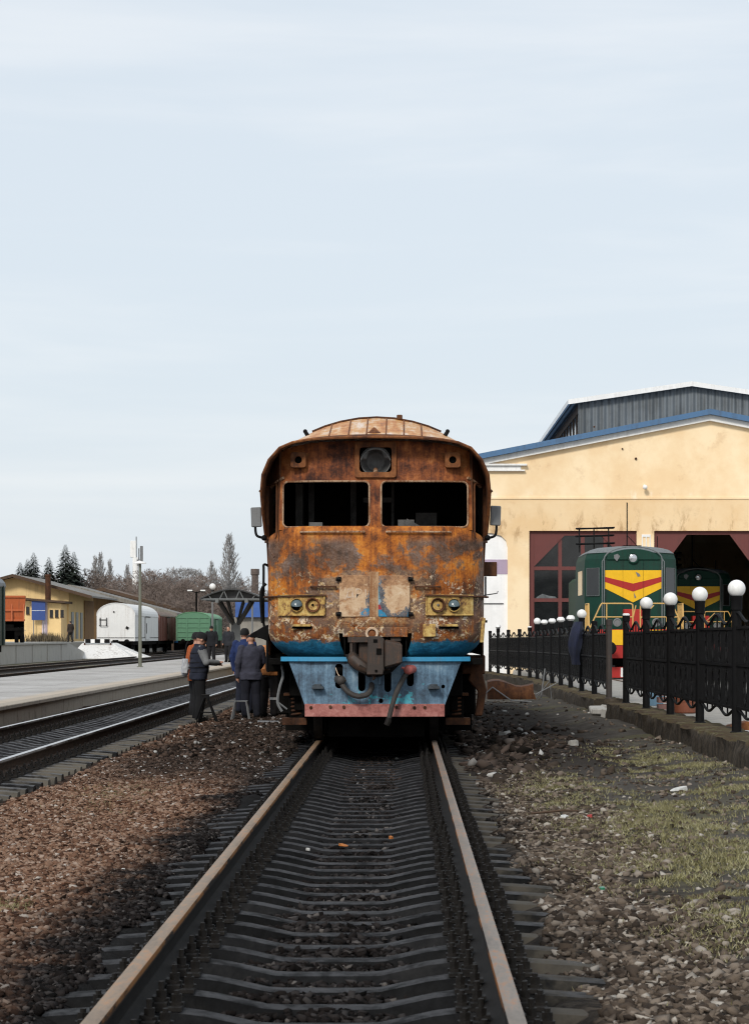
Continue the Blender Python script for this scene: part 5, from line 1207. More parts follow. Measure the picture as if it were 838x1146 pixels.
# lean-to with the blue board
b = MB(); b.prism([(-43, .9), (-31.05, .9), (-31.05, 4.4), (-43, 5.4)], 211.2, 214.99); lt = E(b).build('lean_to', M['shed_yellow'], FS)
b = MB(); b.prism([(-43.5, 5.5), (-30.6, 4.42), (-30.6, 4.62), (-43.5, 5.7)], 210.4, 215.3); E(b).build('lean_to_roof', M['dark_wood'], FS)
s_ = F/211.2
for px in (58.2, 64.2, 70.2, 31.8):
    X = (px-451)/s_; b = MB(); z0 = 3.15 if px > 40 else 3.45; b.b(X-.13, X+.13, 211.14, 211.19, z0, z0+.68); w = E(b).build('window', M['glass_dark'], FS)
    b = MB(); b.b(X-.17, X+.17, 211.09, 211.135, z0-.06, z0); b.b(X-.17, X-.13, 211.1, 211.18, z0, z0+.7); E(b).build('window_sill', M['dark_wood'], w)
b = MB(); X0, X1 = (47.5-451)/s_, (53.5-451)/s_; b.b(X0, X1, 211.13, 211.19, .9, 4.55); E(b).build('pilaster', simple('lilac_plaster', (.52, .44, .50), .9, 0, .2, 2, .1), FS)
for k in range(3):
    b = MB(); y = 216.5+k*3.0; b.b(-30.88, -30.83, y, y+1.4, 1.2, 3.7); E(b).build('tall_window', simple('grey_glazing', (.20, .24, .25), .3, 0, .2, 3, .05), FS)
b = MB(); b.b(-30.88, -30.80, 225, 231.8, .95, 4.9); E(b).build('loading_doors', stained('ochre_brown_boards', (.22, .115, .035), (.05, .03, .018), .8, .85, 1.2), FS)
CH = MB(); X = (51.5-451)/s_; CH.tube([(X, 212.6, 4.6), (X, 212.6, 7.0)], .26, 12); CH.tube([(X, 212.6, 6.9), (X, 212.6, 7.1)], .30, 12); E(CH).build('chimney_pipe', M['rust_dark'], FS, smooth=True)
BD = empty('notice_board', ((44.6-451)/s_, 210.6, .95), 'plain deep blue board on the yellow lean-to wall', 'board')
b = MB(); b.b(-.62, .62, 0, .06, 1.95, 3.66); b.build('blue_panel', simple('ultramarine_paint', (.018, .052, .21), .5, 0, .12, 3, .05), BD)
b = MB(); b.b(-.62, .62, -.012, -.002, 2.80, 2.83); b.build('panel_joint', M['whitewash'], BD); b = MB(); b.b(-.5, -.42, .06, .12, 0, 2); b.b(.42, .5, .06, .12, 0, 2); b.build('board_legs', M['grey_steel'], BD)
# further shed sections
def shed2(name, x0, xr, x1, zr, sl, y0, y1, wallm, roofm, label):
    rt = empty(name, (xr, y0, .9), label, 'warehouse'); g = lambda x: zr-.9-sl*abs(x-xr)
    b = MB(); b.prism([(x0-xr, 0), (x1-xr-1.2, 0), (x1-xr-1.2, g(x1-1.2)-.3), (0, g(xr)-.3), (x0-xr, g(x0)-.3)], 2.5, y1-y0); b.build('warehouse_walls', wallm, rt)
    b = MB(); b.prism([(x0-xr-.5, g(x0-.5)-.22), (0, g(xr)-.22), (x1-xr, g(x1)-.22), (x1-xr, g(x1)), (0, g(xr)), (x0-xr-.5, g(x0-.5))], 0, y1-y0+.5); b.build('roof', roofm, rt)
    b = MB(); b.prism([(x0-xr-.52, g(x0-.5)-.4), (0, g(xr)-.4), (x1-xr+.02, g(x1)-.4), (x1-xr+.02, g(x1)+.02), (0, g(xr)+.02), (x0-xr-.52, g(x0-.5)+.02)], -.12, -.003); b.build('verge_board', M['slate_roof'] if roofm is M['slate_roof'] else M['dark_wood'], rt)
    for x in (x1-.5, x1-4): 
        b = MB(); b.tube([(x-xr, .4, -1.0), (x-xr, .4, g(x)-.25)], .13, 6); b.build('post', M['dark_wood'], rt)
shed2('warehouse', -41, -35.9, -24.3, 7.0, .265, 250, 262, stained('brown_shed_boards', (.13, .075, .03), (.04, .025, .016), .8, .85, .8), M['slate_roof'], 'warehouse with long pale asbestos roof sloping down behind the white wagon')
shed2('warehouse', -42, -37.5, -25.0, 7.5, .27, 290, 304, M['dark_wood'], M['rust_roof'], 'rusty brown roofed warehouse rising behind the asbestos roof')
shed2('warehouse', -41, -34.5, -26.0, 7.9, .26, 315, 330, M['shed_yellow'], M['rust_roof'], 'farthest warehouse with yellow gable top and rusty roof')
# ---- wagons
def wheelset_row(b, ys):
    for y in ys:
        for s in (-1, 1): b.cyl((s*.74, y, .45), (s*.86, y, .45), .46, n=20)
def wagon(x, y, L, wall, roofm, label, name='boxcar', rib=True, arch=.62, H=3.55, base=1.05, door=True, W=1.5, end=None):
    rt = empty(name, (x, y, 0), label, 'wagon')
    sec = [(-W, base), (W, base), (W, H)] + [(W*math.cos(t), H+arch*math.sin(t)) for t in [PI*k/14 for k in range(1, 14)]] + [(-W, H)]
    b = MB(); b.prism(sec, 0, L); b.build('wagon_body', wall, rt)
    so = [(W*1.02*math.cos(t), H-.02+arch*1.05*math.sin(t)) for t in [PI*k/14 for k in range(15)]]; si = [(a*.985, z-.05) for a, z in so]
    b = MB(); b.prism(so + si[::-1], -.04, L+.04); b.build('roof', roofm, rt, smooth=False)
    if rib:
        b = MB()
        for z in np.arange(base+.3, H, .42): b.b(-W+.1, W-.1, -.05, -.002, z, z+.07)
        for xx in (-W+.05, -.55, .55, W-.05): b.b(xx-.05, xx+.05, -.06, -.002, base, H)
        for yy in np.arange(.6, L, 1.35): b.b(W+.002, W+.06, yy, yy+.08, base, H)
        b.build('ribs', wall, rt)
    if door:
        b = MB(); b.b(W+.002, W+.07, L*.42, L*.58, base+.1, H-.1); d = b.build('sliding_door', wall, rt, bevel=.01)
        b = MB(); b.b(W+.072, W+.10, L*.40, L*.6, H-.12, H-.04); b.b(W+.072, W+.10, L*.425, L*.44, base+.6, H-.6); b.build('door_track', M['grease'], d)
    b = MB(); b.b(-W*.9, W*.9, .1, L-.1, .75, base-.003); 
    for s in (-1, 1): b.lathe([(.08, -.35), (.09, -.12), (.2, -.1), (.21, -.02), (.1, .0), (.004, .1)], (s*.88, -.1, 1.0), 'y', 14)
    b.b(-.2, .2, -.5, .1, .85, 1.15); wheelset_row(b, (1.4, 3.2, L-3.2, L-1.4)); b.b(-1.1, 1.1, 1.0, 3.6, .4, .75); b.b(-1.1, 1.1, L-3.6, L-1, .4, .75)
    b.build('running_gear', M['soot'], rt)
    return rt
WW = stained('white_wagon_paint', (.72, .72, .71), (.34, .30, .27), .55, .6, .7)
ww = wagon(-22.6, 183, 17.5, WW, WW, 'white refrigerator wagon with rounded roof standing by the freight shed', 'refrigerator_wagon', False, .95, 3.1)
b = MB(); b.b(-1.3, -.75, -.05, -.003, 2.7, 2.76); b.tube([(-1.3, -.1, 2.3), (-1.2, -.14, 2.25), (-.7, -.14, 2.25), (-.65, -.1, 2.3)], .025, 5); b.b(-1.25, -1.2, -.12, -.003, 2.25, 2.9); b.b(-.75, -.7, -.12, -.003, 2.25, 2.9); b.box((.9, -.04, 2.1), (.22, .06, .2), (0, .6, 0)); b.box((-.15, -.03, 3.35), (.10, .05, .12)); b.build('end_fittings', M['grease'], ww)
b = MB(); b.b(-1.45, 1.45, -.006, -.002, 1.28, 1.34); b.b(1.502, 1.506, 0, 17.5, 1.28, 1.34); b.b(1.502, 1.52, 7.0, 7.1, 1.3, 3.0); b.b(1.502, 1.52, 10.3, 10.4, 1.3, 3.0); b.b(1.502, 1.56, 8.6, 8.75, 1.7, 2.4); b.build('seams', M['grease'], ww)
wagon(-22.6, 201.8, 13.5, stained('oxide_brown_wagon_paint', (.17, .062, .045), (.08, .035, .026), .6, .7, 1), M['rust_roof'], 'brown goods wagon coupled behind the white wagon', 'boxcar', True, .5, 3.2)
GW = stained('mid_green_wagon_paint', (.085, .21, .12), (.06, .13, .08), .6, .6, .8)
GW2 = stained('pale_green_roof_paint', (.10, .27, .13), (.07, .17, .09), .5, .6, .8)
wagon(-18.6, 206, 13.8, GW, GW2, 'mid green goods wagon with paler roof behind the platform men', 'boxcar', True, .55, 3.05)
wagon(-18.6, 86.5, 13.5, stained('dark_green_wagon_paint', (.012, .036, .028), (.01, .02, .016), .5, .6, 1), M['corr_grey'], 'dark green wagon cut off by the left edge of the photo', 'boxcar', True, .62, 3.6)

# ---- buffer stop, whitewashed
BS = empty('buffer_stop', (-22.3, 170, -.2), 'whitewashed earth buffer stop with black and white beam', 'buffer stop')
b = MB(); b.rings([[(-1.9, -2.6, 0), (3.0, -2.6, 0), (3.4, 4.5, 0), (-1.9, 4.5, 0)], [(-1.2, .2, 1.15), (1.05, .2, 1.15), (1.1, 2.6, 1.15), (-1.2, 2.6, 1.15)]], True); b.rings([[(1.0, -1.5, 0), (3.9, -1.2, 0), (3.9, 3, 0), (1.0, 3, 0)], [(1.0, .2, .95), (1.6, .3, .85), (1.6, 2, .85), (1.0, 2, .95)]], True); b.build('mound', stained('dirty_limewash', (.68, .67, .65), (.20, .17, .14), .8, .9, .9, True, .6, .04), BS, bevel=.15, seg=2)
b = MB(); b.b(-.95, .95, -.25, .0, 1.15, 1.42); bm_ = b.build('beam', M['whitewash'], BS)
b = MB()
for x in (-.70, .0, .70): b.b(x-.2, x+.2, -.26, -.252, 1.14, 1.43)
b.build('beam_stripes', M['iron_black'], bm_); b = MB(); b.b(-1.0, -.9, -.2, -.05, 0, 1.15); b.b(.9, 1.0, -.2, -.05, 0, 1.15); b.build('uprights', M['rust_dark'], BS)

# ---- truck on the ramp, seen from behind
TK = empty('dump_truck', (-24.95, 146, 1.03), 'orange dump truck seen from behind on the loading ramp', 'truck', None, R(9.2))
OM = stained('faded_orange_paint', (.42, .095, .022), (.16, .05, .025), .6, .6, 1.5)
b = MB(); b.rings([[(-1.12, .1, 1.35), (1.12, .1, 1.35), (1.15, 5.2, 1.35), (-1.15, 5.2, 1.35)], [(-1.25, -.12, 2.95), (1.25, -.12, 2.95), (1.25, 5.3, 2.95), (-1.25, 5.3, 2.95)]], True); dbx = b.build('tipper_body', OM, TK)
b = MB()
for x in (-1.12, -.38, .38, 1.12): b.box((x, -.05, 2.15), (.09, .08, 1.55), (-.13, 0, 0))
for z, y in ((1.42, .03), (2.05, -.04), (2.9, -.15)): b.b(-1.2, 1.2, y-.05, y+.05, z-.06, z+.06)
b.build('tailgate_ribs', OM, dbx)
b = MB(); b.b(-.5, .5, .2, 7.2, .85, 1.15); b.b(-1.0, 1.0, .05, .15, .75, .95); b.b(-1.15, 1.15, 2.9, 3.1, .2, 1.35); b.b(-1.1, -.55, .1, .14, .45, .95); b.b(.55, 1.1, .1, .14, .45, .95); b.build('chassis', M['soot'], TK)
b = MB(); b.b(-1.15, 1.15, 5.6, 7.4, .9, 2.75); b.build('truck_cab', OM, TK, bevel=.1)
for (x, y) in [(s*xx, yy) for s in (-1, 1) for xx in (.68, 1.02) for yy in (1.0, 2.35)] + [(-.98, 6.4), (.98, 6.4)]:
    w = MB().lathe([(.25, -.13), (.46, -.13), (.50, -.09), (.50, .09), (.46, .13), (.25, .13)], (x, y, .5), 'x', 22).build('wheel', M['iron_black'], TK, smooth=True)
    MB().cyl((x-.08, y, .5), (x+.08, y, .5), .25, n=16).build('rim', M['grey_steel'], w)
# small blue cart near the dock with weeds behind it
b = MB()
for k in range(700):
    x, y = random.gauss(0, .75), random.gauss(0, .5); h = random.uniform(.3, .95); a = random.uniform(0, 6); l = random.gauss(0, .2)
    b.add([(x-.05*math.cos(a), y-.05*math.sin(a), 0), (x+.05*math.cos(a), y+.05*math.sin(a), 0), (x+l, y+l*.5, h)], [(0, 1, 2)])
tag(b.build('weed_clump', M['weeds'], loc=(-31.3, 203.5, .93), recalc=False), 'dry brown weeds growing below the three small windows', 'weeds')
MC = empty('motor_scooter', (-33.3, 203, .95), 'small blue motor scooter parked by the yellow lean-to', 'scooter')
for y in (-.55, .55): MB().lathe([(.18, -.04), (.26, -.05), (.28, 0), (.26, .05), (.18, .04)], (0, y, .28), 'x', 18).build('wheel', M['iron_black'], MC, smooth=True)
b = MB(); b.rings([[(-.14, -.7, .35), (.14, -.7, .35), (.14, .1, .3), (-.14, .1, .3)], [(-.16, -.75, .7), (.16, -.75, .7), (.12, .05, .6), (-.12, .05, .6)]], True); b.rings([[(-.2, .42, .3), (.2, .42, .3), (.2, .48, .3), (-.2, .48, .3)], [(-.15, .30, .95), (.15, .30, .95), (.15, .36, .95), (-.15, .36, .95)]], True); b.b(-.15, .15, 0, .45, .27, .32); b.build('scooter_body', simple('scooter_blue', (.03, .07, .35), .35, 0, .1, 3, .02), MC, bevel=.02)
b = MB(); b.box((0, -.35, .76), (.26, .6, .1)); b.build('seat', M['iron_black'], MC, bevel=.03); b = MB(); b.tube([(-.32, .25, 1.0), (0, .32, 1.02), (.32, .25, 1.0)], .02, 6); b.tube([(0, .55, .28), (0, .32, 1.0)], .03, 6); b.build('handlebar', M['grey_steel'], MC)

# ---- lamps, mast, canopy on the platform
def P3(px, py, Y): return ((px-451)*Y/F, Y, CAMH + (712-py)*Y/F)
LP = empty('lamp_post', P3(157, 746.6, 95)[:2] + (.17,), 'tall grey green lamp post standing alone on the platform', 'lamp post')
b = MB(); b.tube([(0, 0, 0), (0, 0, 2.5), (0, 0, 4.3)], [.075, .065, .05], 12); b.lathe([(.13, 0), (.13, .03), (.08, .06), (.004, .06)], n=14); b.build('pole', stained('grey_green_pole_paint', (.16, .165, .13), (.10, .08, .06), .6, .6, 3), LP, smooth=True)
b = MB(); b.box((.06, 0, 4.65), (.10, .2, .62)); b.box((-.045, 0, 4.62), (.03, .16, .5)); b.build('floodlight', M['grey_steel'], LP, bevel=.02)
b = MB(); b.lathe([(.26, 4.24), (.24, 4.28), (.06, 4.36), (.004, 4.38)], n=18); b.build('lamp_shade', M['whitewash'], LP, smooth=True)
def globe_lamp(px, pbase, Y, ztop, label, zb=.17):
    x, y, _ = P3(px, 0, Y); r = empty('platform_lamp', (x, y, zb), label, 'lamp')
    MB().tube([(0, 0, 0), (0, 0, ztop-.2)], .06, 10).build('pole', M['grey_steel'], r, smooth=True)
    MB().lathe([(.10, ztop-.28), (.11, ztop-.22), (.05, ztop-.22), (.004, ztop-.2)], n=14).build('collar', M['iron_black'], r, smooth=True)
    MB().sphere((0, 0, ztop), .19, 18, 12).build('globe', M['white_glass'], r, smooth=True); return r
globe_lamp(238, 720, 138, 4.22, 'platform lamp with a white globe in front of the green wagon')
globe_lamp(282.5, 720, 150, 3.72, 'platform lamp with a white globe behind the canopy, beside the train')
DL = empty('street_lamp', P3(220, 0, 232)[:2] + (-.2,), 'dark double armed street lamp among the bare trees', 'street lamp')
b = MB(); b.tube([(0, 0, 0), (0, 0, 6.1)], .10, 8); b.build('pole', M['soot'], DL); b = MB(); b.tube([(-.7, 0, 6.15), (0, 0, 6.0), (.7, 0, 6.15)], .05, 6); b.build('arms', M['soot'], DL)
for s in (-1, 1): MB().box((s*.65, 0, 6.2), (.5, .25, .14)).build('lantern', M['whitewash'], DL, bevel=.03)
MS = empty('signal_mast', P3(152, 0, 335)[:2] + (-.2,), 'tall white mast with antenna box rising behind the sheds', 'mast')
b = MB(); b.tube([(0, 0, 0), (0, 0, 13)], [.55, .42], 12); b.build('mast', M['whitewash'], MS, smooth=True)
b = MB(); b.b(-.75, .1, -.3, .3, 13.0, 15.4); b.b(-.4, .4, -.3, .3, 11.6, 13.0); b.build('antenna_box', M['whitewash'], MS, bevel=.05); b = MB(); b.b(-.1, .62, -.35, .35, 11.8, 12.7); b.tube([(.1, 0, 13), (.1, 0, 16)], .08, 5); b.build('antenna_panel', M['grey_steel'], MS)
# mushroom canopy
cx, cy, _ = P3(264, 0, 130); CN = empty('platform_canopy', (cx, cy, .17), 'dark curved steel canopy on a branching column on the platform', 'canopy')
CM = simple('dark_grey_steelwork', (.035, .036, .038), .5, 0, .25, 3, .1); CG = stained('canopy_column_paint', (.13, .14, .145), (.07, .07, .07), .6, .6, 2)
hw = 1.75; b = MB()
so = [(-hw+2*hw*k/16, 3.35+.52*math.sin(PI*k/16)) for k in range(17)]
b.prism(so+[(x, z-.07) for x, z in reversed(so)], -3.2, 3.2); b.build('canopy_roof', CM, CN)
b = MB(); b.prism([(x, z-.075) for x, z in so] , -2.7, -2.6); b.build('canopy_shade_infill', CM, CN)  # added upright dark plate standing in for the shaded underside of the roof
b = MB()
for yy in (-3.1, 0, 3.1):
    b.tube([(-hw+.1, yy, 3.28), (hw-.1, yy, 3.28)], .06, 6)
    for k in range(6):
        x0 = -1.1+k*.44; zt = 3.30+.52*math.sin(PI*(x0+hw)/(2*hw)); b.tube([(x0, yy, 3.28), (x0+(.22 if k % 2 else -.22), yy, zt)], .035, 5)
for s in (-1, 1): b.b(s*.80-.09, s*.80+.09, -3.2, -3.0, 3.1, 3.34)
b.build('canopy_truss', CG, CN)
b = MB(); b.rings([[(-.27, -.27, 0), (.27, -.27, 0), (.27, .27, 0), (-.27, .27, 0)], [(-.24, -.24, 2.0), (.24, -.24, 2.0), (.24, .24, 2.0), (-.24, .24, 2.0)]], True)
b.build('canopy_column', CG, CN)
b = MB()
for s in (-1, 1):
    for yy in (-1.2, 1.2): b.tube([(s*.12, yy*.1, 1.9), (s*.9, yy, 3.2)], [.11, .08], 6); b.tube([(s*.1, 0, 2.0), (s*.45, yy*.6, 3.25)], [.08, .06], 6)
b.build('canopy_branches', CM, CN)
# blue roofed kiosk beyond
KX, KY, _ = P3(292, 0, 240); KK = empty('kiosk', (KX, KY, -.2), 'grey building with bright blue fascia beyond the canopy', 'building')
b = MB(); b.b(-3.2, 4, 0, 8, 0, 3.6); b.build('walls', simple('grey_beige_wall', (.27, .25, .22), .9, 0, .2, 1, .1), KK); b = MB(); b.b(-2.6, 4.5, -.6, 8.5, 3.6, 5.3); b.build('blue_fascia', simple('bright_blue_sheet', (.035, .10, .33), .5, 0, .2, 1, .1), KK)
KX, KY, _ = P3(198, 0, 262); K2 = empty('freight_container', (KX, KY, -.2), 'small bright blue container half hidden by the green wagon', 'container')
b = MB(); b.b(-1.2, 1.2, 0, 6, .9, 3.3); b.build('container_walls', simple('cyan_blue_paint', (.02, .16, .40), .5, 0, .2, 1, .1), K2, bevel=.03); b = MB()
for k in range(7): b.b(-1.15+k*.36, -1.05+k*.36, -.04, .0, 1, 3.2)
b.build('container_ribs', bpy.data.materials['cyan_blue_paint'], K2); b = MB(); b.b(-1.2, 1.2, .1, 5.9, 0, .9); b.build('container_base', M['soot'], K2)
# distant pale houses and chimney stack
for px, w, h, Y, mt, lb in ((206, 5.5, 4.2, 420, M['whitewash'], 'distant white house among the bare trees'), (250, 9, 3.6, 330, M['rust_roof'], 'distant low brown building right of the green wagon')):
    x, y, _ = P3(px, 0, Y); h_ = empty('house', (x, y, -.2), lb, 'house'); b = MB(); b.b(-w/2, w/2, 0, 8, 0, h); b.build('wall', mt, h_); b = MB(); b.prism([(-w/2-.3, h), (w/2+.3, h), (w/2, h+.3), (0, h+1.2), (-w/2, h+.3)], -.3, 8.3); b.build('roof', M['slate_roof'], h_)
    for k in (-1, 1): b = MB(); b.b(k*w/4-.4, k*w/4+.4, -.05, .0, 1.2, 2.4); b.build('window', M['glass_dark'], h_)
x, y, _ = P3(285.5, 0, 330); b = MB(); b.tube([(0, 0, 0), (0, 0, 9), (0, 0, 10.3), (0, 0, 10.4), (0, 0, 11.2)], [.55, .5, .48, .62, .60], 12); tag(b.build('brick_chimney', simple('old_grey_brick', (.11, .085, .075), .9, 0, .3, 2, .2), loc=(x, y, -.2)), 'old brick chimney stack beside the train, far behind', 'chimney')

# ================================================================== trees
def bare_tree(H, spread, seed, upright=.4, levels=5, n0=9):
    r = random.Random(seed); tr = MB(); cr = MB()
    def seg(b, p, d, l, r0, r1, n):
        q = p + d*l; mid = p + d*l*.5 + Vector((r.gauss(0, .05), r.gauss(0, .05), 0))*l
        b.tube([p, mid, q], [r0, (r0+r1)/2, r1], n, False); return q
    def grow(p, d, l, rad, lev):
        q = seg(cr, p, d, l, rad, rad*.62, 3 if lev > 1 else 4)
        if lev >= levels: return
        k = r.choice((2, 3, 3)) if lev < levels-1 else 3
        for i in range(k):
            a = Vector((r.gauss(0, 1), r.gauss(0, 1), r.gauss(0, .6))).normalized()
            nd = (d*(.75+upright) + a*spread + Vector((0, 0, upright*.5))).normalized()
            st = p + (q-p)*r.uniform(.45, 1) if i else q
            grow(st, nd, l*r.uniform(.58, .82), max(rad*.58, .022), lev+1)
    pts = [Vector((r.gauss(0, .03)*H*k/8*.4, r.gauss(0, .03)*H*k/8*.4, H*.8*k/8)) for k in range(9)]
    tr.tube(pts, [H*.016*(1-.85*k/8)+.02 for k in range(9)], 7)
    for i in range(n0):
        t = .22+.75*i/n0; p = pts[0].lerp(pts[8], 0); k = t*8; p = pts[int(k)].lerp(pts[min(int(k)+1, 8)], k-int(k))
        a = i*2.4+r.random(); d = Vector((math.cos(a)*spread, math.sin(a)*spread, .35+upright)).normalized()
        grow(p, d, H*(.30-.20*t)*(.6+.6*spread), H*.007*(1.1-t)+.02, 1)
    return tr, cr
def make_tree(name, H, spread, seed, upright, tw, label, cat='tree', levels=5, n0=9):
    tr, cr = bare_tree(H, spread, seed, upright, levels, n0); root = empty(name, (0, 0, 0), label, cat, 'bare trees behind the station')
    tr.build('trunk', tw, root, recalc=False); cr.build('crown', tw, root, recalc=False); return root
def poplar(H, seed):
    r = random.Random(seed); tr = MB(); cr = MB(); root = empty('bare_poplar', (0, 0, 0), 'bare poplar', 'tree', 'bare trees behind the station')
    tr.tube([(0, 0, 0), (0, 0, H*.5), (0, 0, H)], [H*.014, H*.008, .03], 6)
    for i in range(220):
        t = .12+.86*i/220; z = H*t; L = H*.20*(1-t*.72)*r.uniform(.6, 1.2); a = i*2.4+r.gauss(0, .4); ox, oy = math.cos(a), math.sin(a); out = H*.070*(math.sin(PI*min(1, .12+t*.86)))**.8*r.uniform(.5, 1.25)
        p = Vector((0, 0, z)); m = p+Vector((ox*out*.7, oy*out*.7, L*.35)); q = p+Vector((ox*out+r.gauss(0, .1), oy*out+r.gauss(0, .1), L))
        cr.tube([p, m, q], [.075*(1.1-t), .05, .025], 3, False)
        for k in range(6):
            s0 = m.lerp(q, r.random()); d = Vector((ox*.35+r.gauss(0, .25), oy*.35+r.gauss(0, .25), 1)).normalized()*L*r.uniform(.25, .5); cr.tube([s0, s0+d*.5, s0+d], [.030, .026, .018], 3, False)
    tr.build('trunk', M['twig_grey'], root, recalc=False); cr.build('crown', M['twig_grey'], root, recalc=False); return root
protos = {'brown': make_tree('bare_tree', 10, .85, 3, .25, M['twig_brown'], 'bare brown bushy tree', levels=6, n0=12), 'grey': make_tree('bare_tree', 11, .8, 5, .3, M['twig_grey'], 'pale grey bare tree', levels=6, n0=12), 'dark': make_tree('bare_tree', 9, .9, 8, .2, M['twig_dark'], 'dark brown bare tree', levels=6, n0=12), 'brown2': make_tree('bare_tree', 10, .95, 21, .2, M['twig_brown'], 'bare brown bushy tree', levels=6, n0=13), 'poplar': poplar(16, 12)}
TH = {}
for k_, p_ in protos.items(): TH[k_] = max(v.co.z for ch in p_.children for v in ch.data.vertices)
used = set()
def tree(kind, px, top, Y, label, wide=1.0):
    if kind == 'brown' and random.random() < .5: kind = 'brown2'
    x, y, z = P3(px, top, Y); p = protos[kind]; o = p if kind not in used else copy_tree(p); used.add(kind)
    s = (z+.2)/TH[kind]; o.location = (x, y, -.2); o.scale = (s*wide, s*wide, s); o.rotation_euler.z = random.uniform(0, 6.28); o['label'] = label; return o
tree('poplar', 257, 595, 300, 'tallest slim bare poplar, standing right above the canopy', 1.15)
for px, top in ((107, 620), (113, 616), (123, 624), (143, 630), (237, 626), (241, 634)): tree('poplar', px, top, 430, 'thin far bare poplar behind the sheds' if px < 200 else 'thin bare poplar left of the tall poplar', .9)
BT = {'brown': 'bare brown bushy tree in the belt behind the station', 'grey': 'pale grey bare tree between the brown trees and the tall poplar', 'dark': 'dark brown bare tree in the belt behind the station'}
for i, (px, top, k, Y) in enumerate([(168, 634, 'brown', 310), (176, 638, 'brown', 340), (160, 646, 'dark', 330), (92, 636, 'dark', 350), (104, 640, 'brown', 360), (120, 638, 'dark', 350), (132, 642, 'brown', 345), (146, 648, 'dark', 350), (63, 634, 'dark', 350), (48, 638, 'brown', 350), (34, 642, 'dark', 350), (14, 648, 'brown', 350),
                                  (196, 633, 'grey', 360), (203, 632, 'grey', 350), (211, 634, 'grey', 340), (220, 635, 'grey', 345), (229, 641, 'brown', 335), (243, 642, 'brown', 325), (232, 650, 'dark', 305), (213, 650, 'brown', 305), (190, 644, 'brown', 315), (180, 648, 'dark', 305), (268, 647, 'grey', 340), (276, 652, 'grey', 335), (290, 657, 'brown', 320), (248, 655, 'dark', 300), (202, 656, 'dark', 295), (222, 660, 'brown', 290), (262, 660, 'brown', 288), (282, 664, 'dark', 292), (305, 655, 'grey', 350), (330, 652, 'brown', 340), (-10, 646, 'dark', 340), (-25, 644, 'brown', 350),
                                  (84, 645, 'brown', 365), (112, 650, 'dark', 370), (139, 652, 'brown', 372), (153, 655, 'brown', 340), (172, 655, 'brown', 300), (186, 660, 'brown', 292), (195, 652, 'dark', 300), (238, 652, 'brown', 310), (255, 652, 'grey', 318), (272, 662, 'brown', 300)]):
    tree(k, px, top, Y, BT[k], random.uniform(1.0, 1.4))
def conifer(H, seed):
    r = random.Random(seed); root = empty('conifer', (0, 0, 0), 'dark conifer', 'tree', 'dark conifers behind the freight shed')
    MB().tube([(0, 0, 0), (0, 0, H*.95)], [H*.014, .02], 7).build('trunk', M['bark'], root)
    b = MB(); n = int(H*9)
    for i in range(n):
        t = (i/n)**.9; z = H*(.10+.9*t); L = H*.27*(1-t)**.85*r.uniform(.65, 1.15)+.12
        for j in range(5):
            a = i*1.1+j*1.257+r.uniform(-.3, .3); dx, dy = math.cos(a), math.sin(a); k = r.uniform(.7, 1.1)*L; dr = -k*r.uniform(.15, .45)
            for m in range(4):
                u0 = .15+.22*m; w = k*.16*(1-.6*u0)*r.uniform(.7, 1.3); x, y = dx*k*u0, dy*k*u0; x2, y2 = dx*k*(u0+.32), dy*k*(u0+.32)
                for s in (-1, 1): b.add([(x, y, z+dr*u0*u0), (x2, y2, z+dr*(u0+.3)**2+.03), (x+(x2-x)*.7-s*dy*w*1.8, y+(y2-y)*.7+s*dx*w*1.8, z+dr*u0-.10*k*r.random())], [(0, 1, 2)])
    b.build('crown', M['needles'], root, recalc=False); return root
cp = [conifer(14, 1), conifer(14, 2)]; cu = [0, 0]
for i, (px, top, lb) in enumerate([(23, 629, 'conifer standing farthest left behind the shed gable'), (31, 625, 'second dark conifer from the left behind the gable'), (38, 618, 'taller dark conifer above the shed roof, third from left'), (55, 623, 'dark conifer standing apart in the middle of the row'), (73.5, 609, 'tallest dark conifer behind the freight shed'), (83, 617, 'dark conifer to the right of the tallest one')]):
    k = i % 2; o = cp[k] if not cu[k] else copy_tree(cp[k]); cu[k] = 1; x, y, z = P3(px, top, 345); s = (z+.2)/14; o.location = (x, y, -.2); o.scale = (s*1.2, s*1.2, s); o.rotation_euler.z = random.uniform(0, 6); o['label'] = lb
# low undergrowth under the tree belt
b = MB(); r = random.Random(4)
for k in range(16000):
    x = r.uniform(-66, 60); y = 300+r.random()*60; h = r.uniform(1.5, 4.6)*(.6+.4*math.sin(x*.35)**2); a = r.uniform(0, 6.28); w = r.uniform(.10, .3); l = r.gauss(0, .5); z = r.uniform(0, 1.6) 
    b.add([(x-w*math.cos(a), y-w*math.sin(a), z-.2), (x+w*math.cos(a), y+w*math.sin(a), z-.2), (x+l, y+l*.5, z+h*.7)], [(0, 1, 2)])
tag(b.build('undergrowth', M['twig_dark'], recalc=False), kind='stuff')
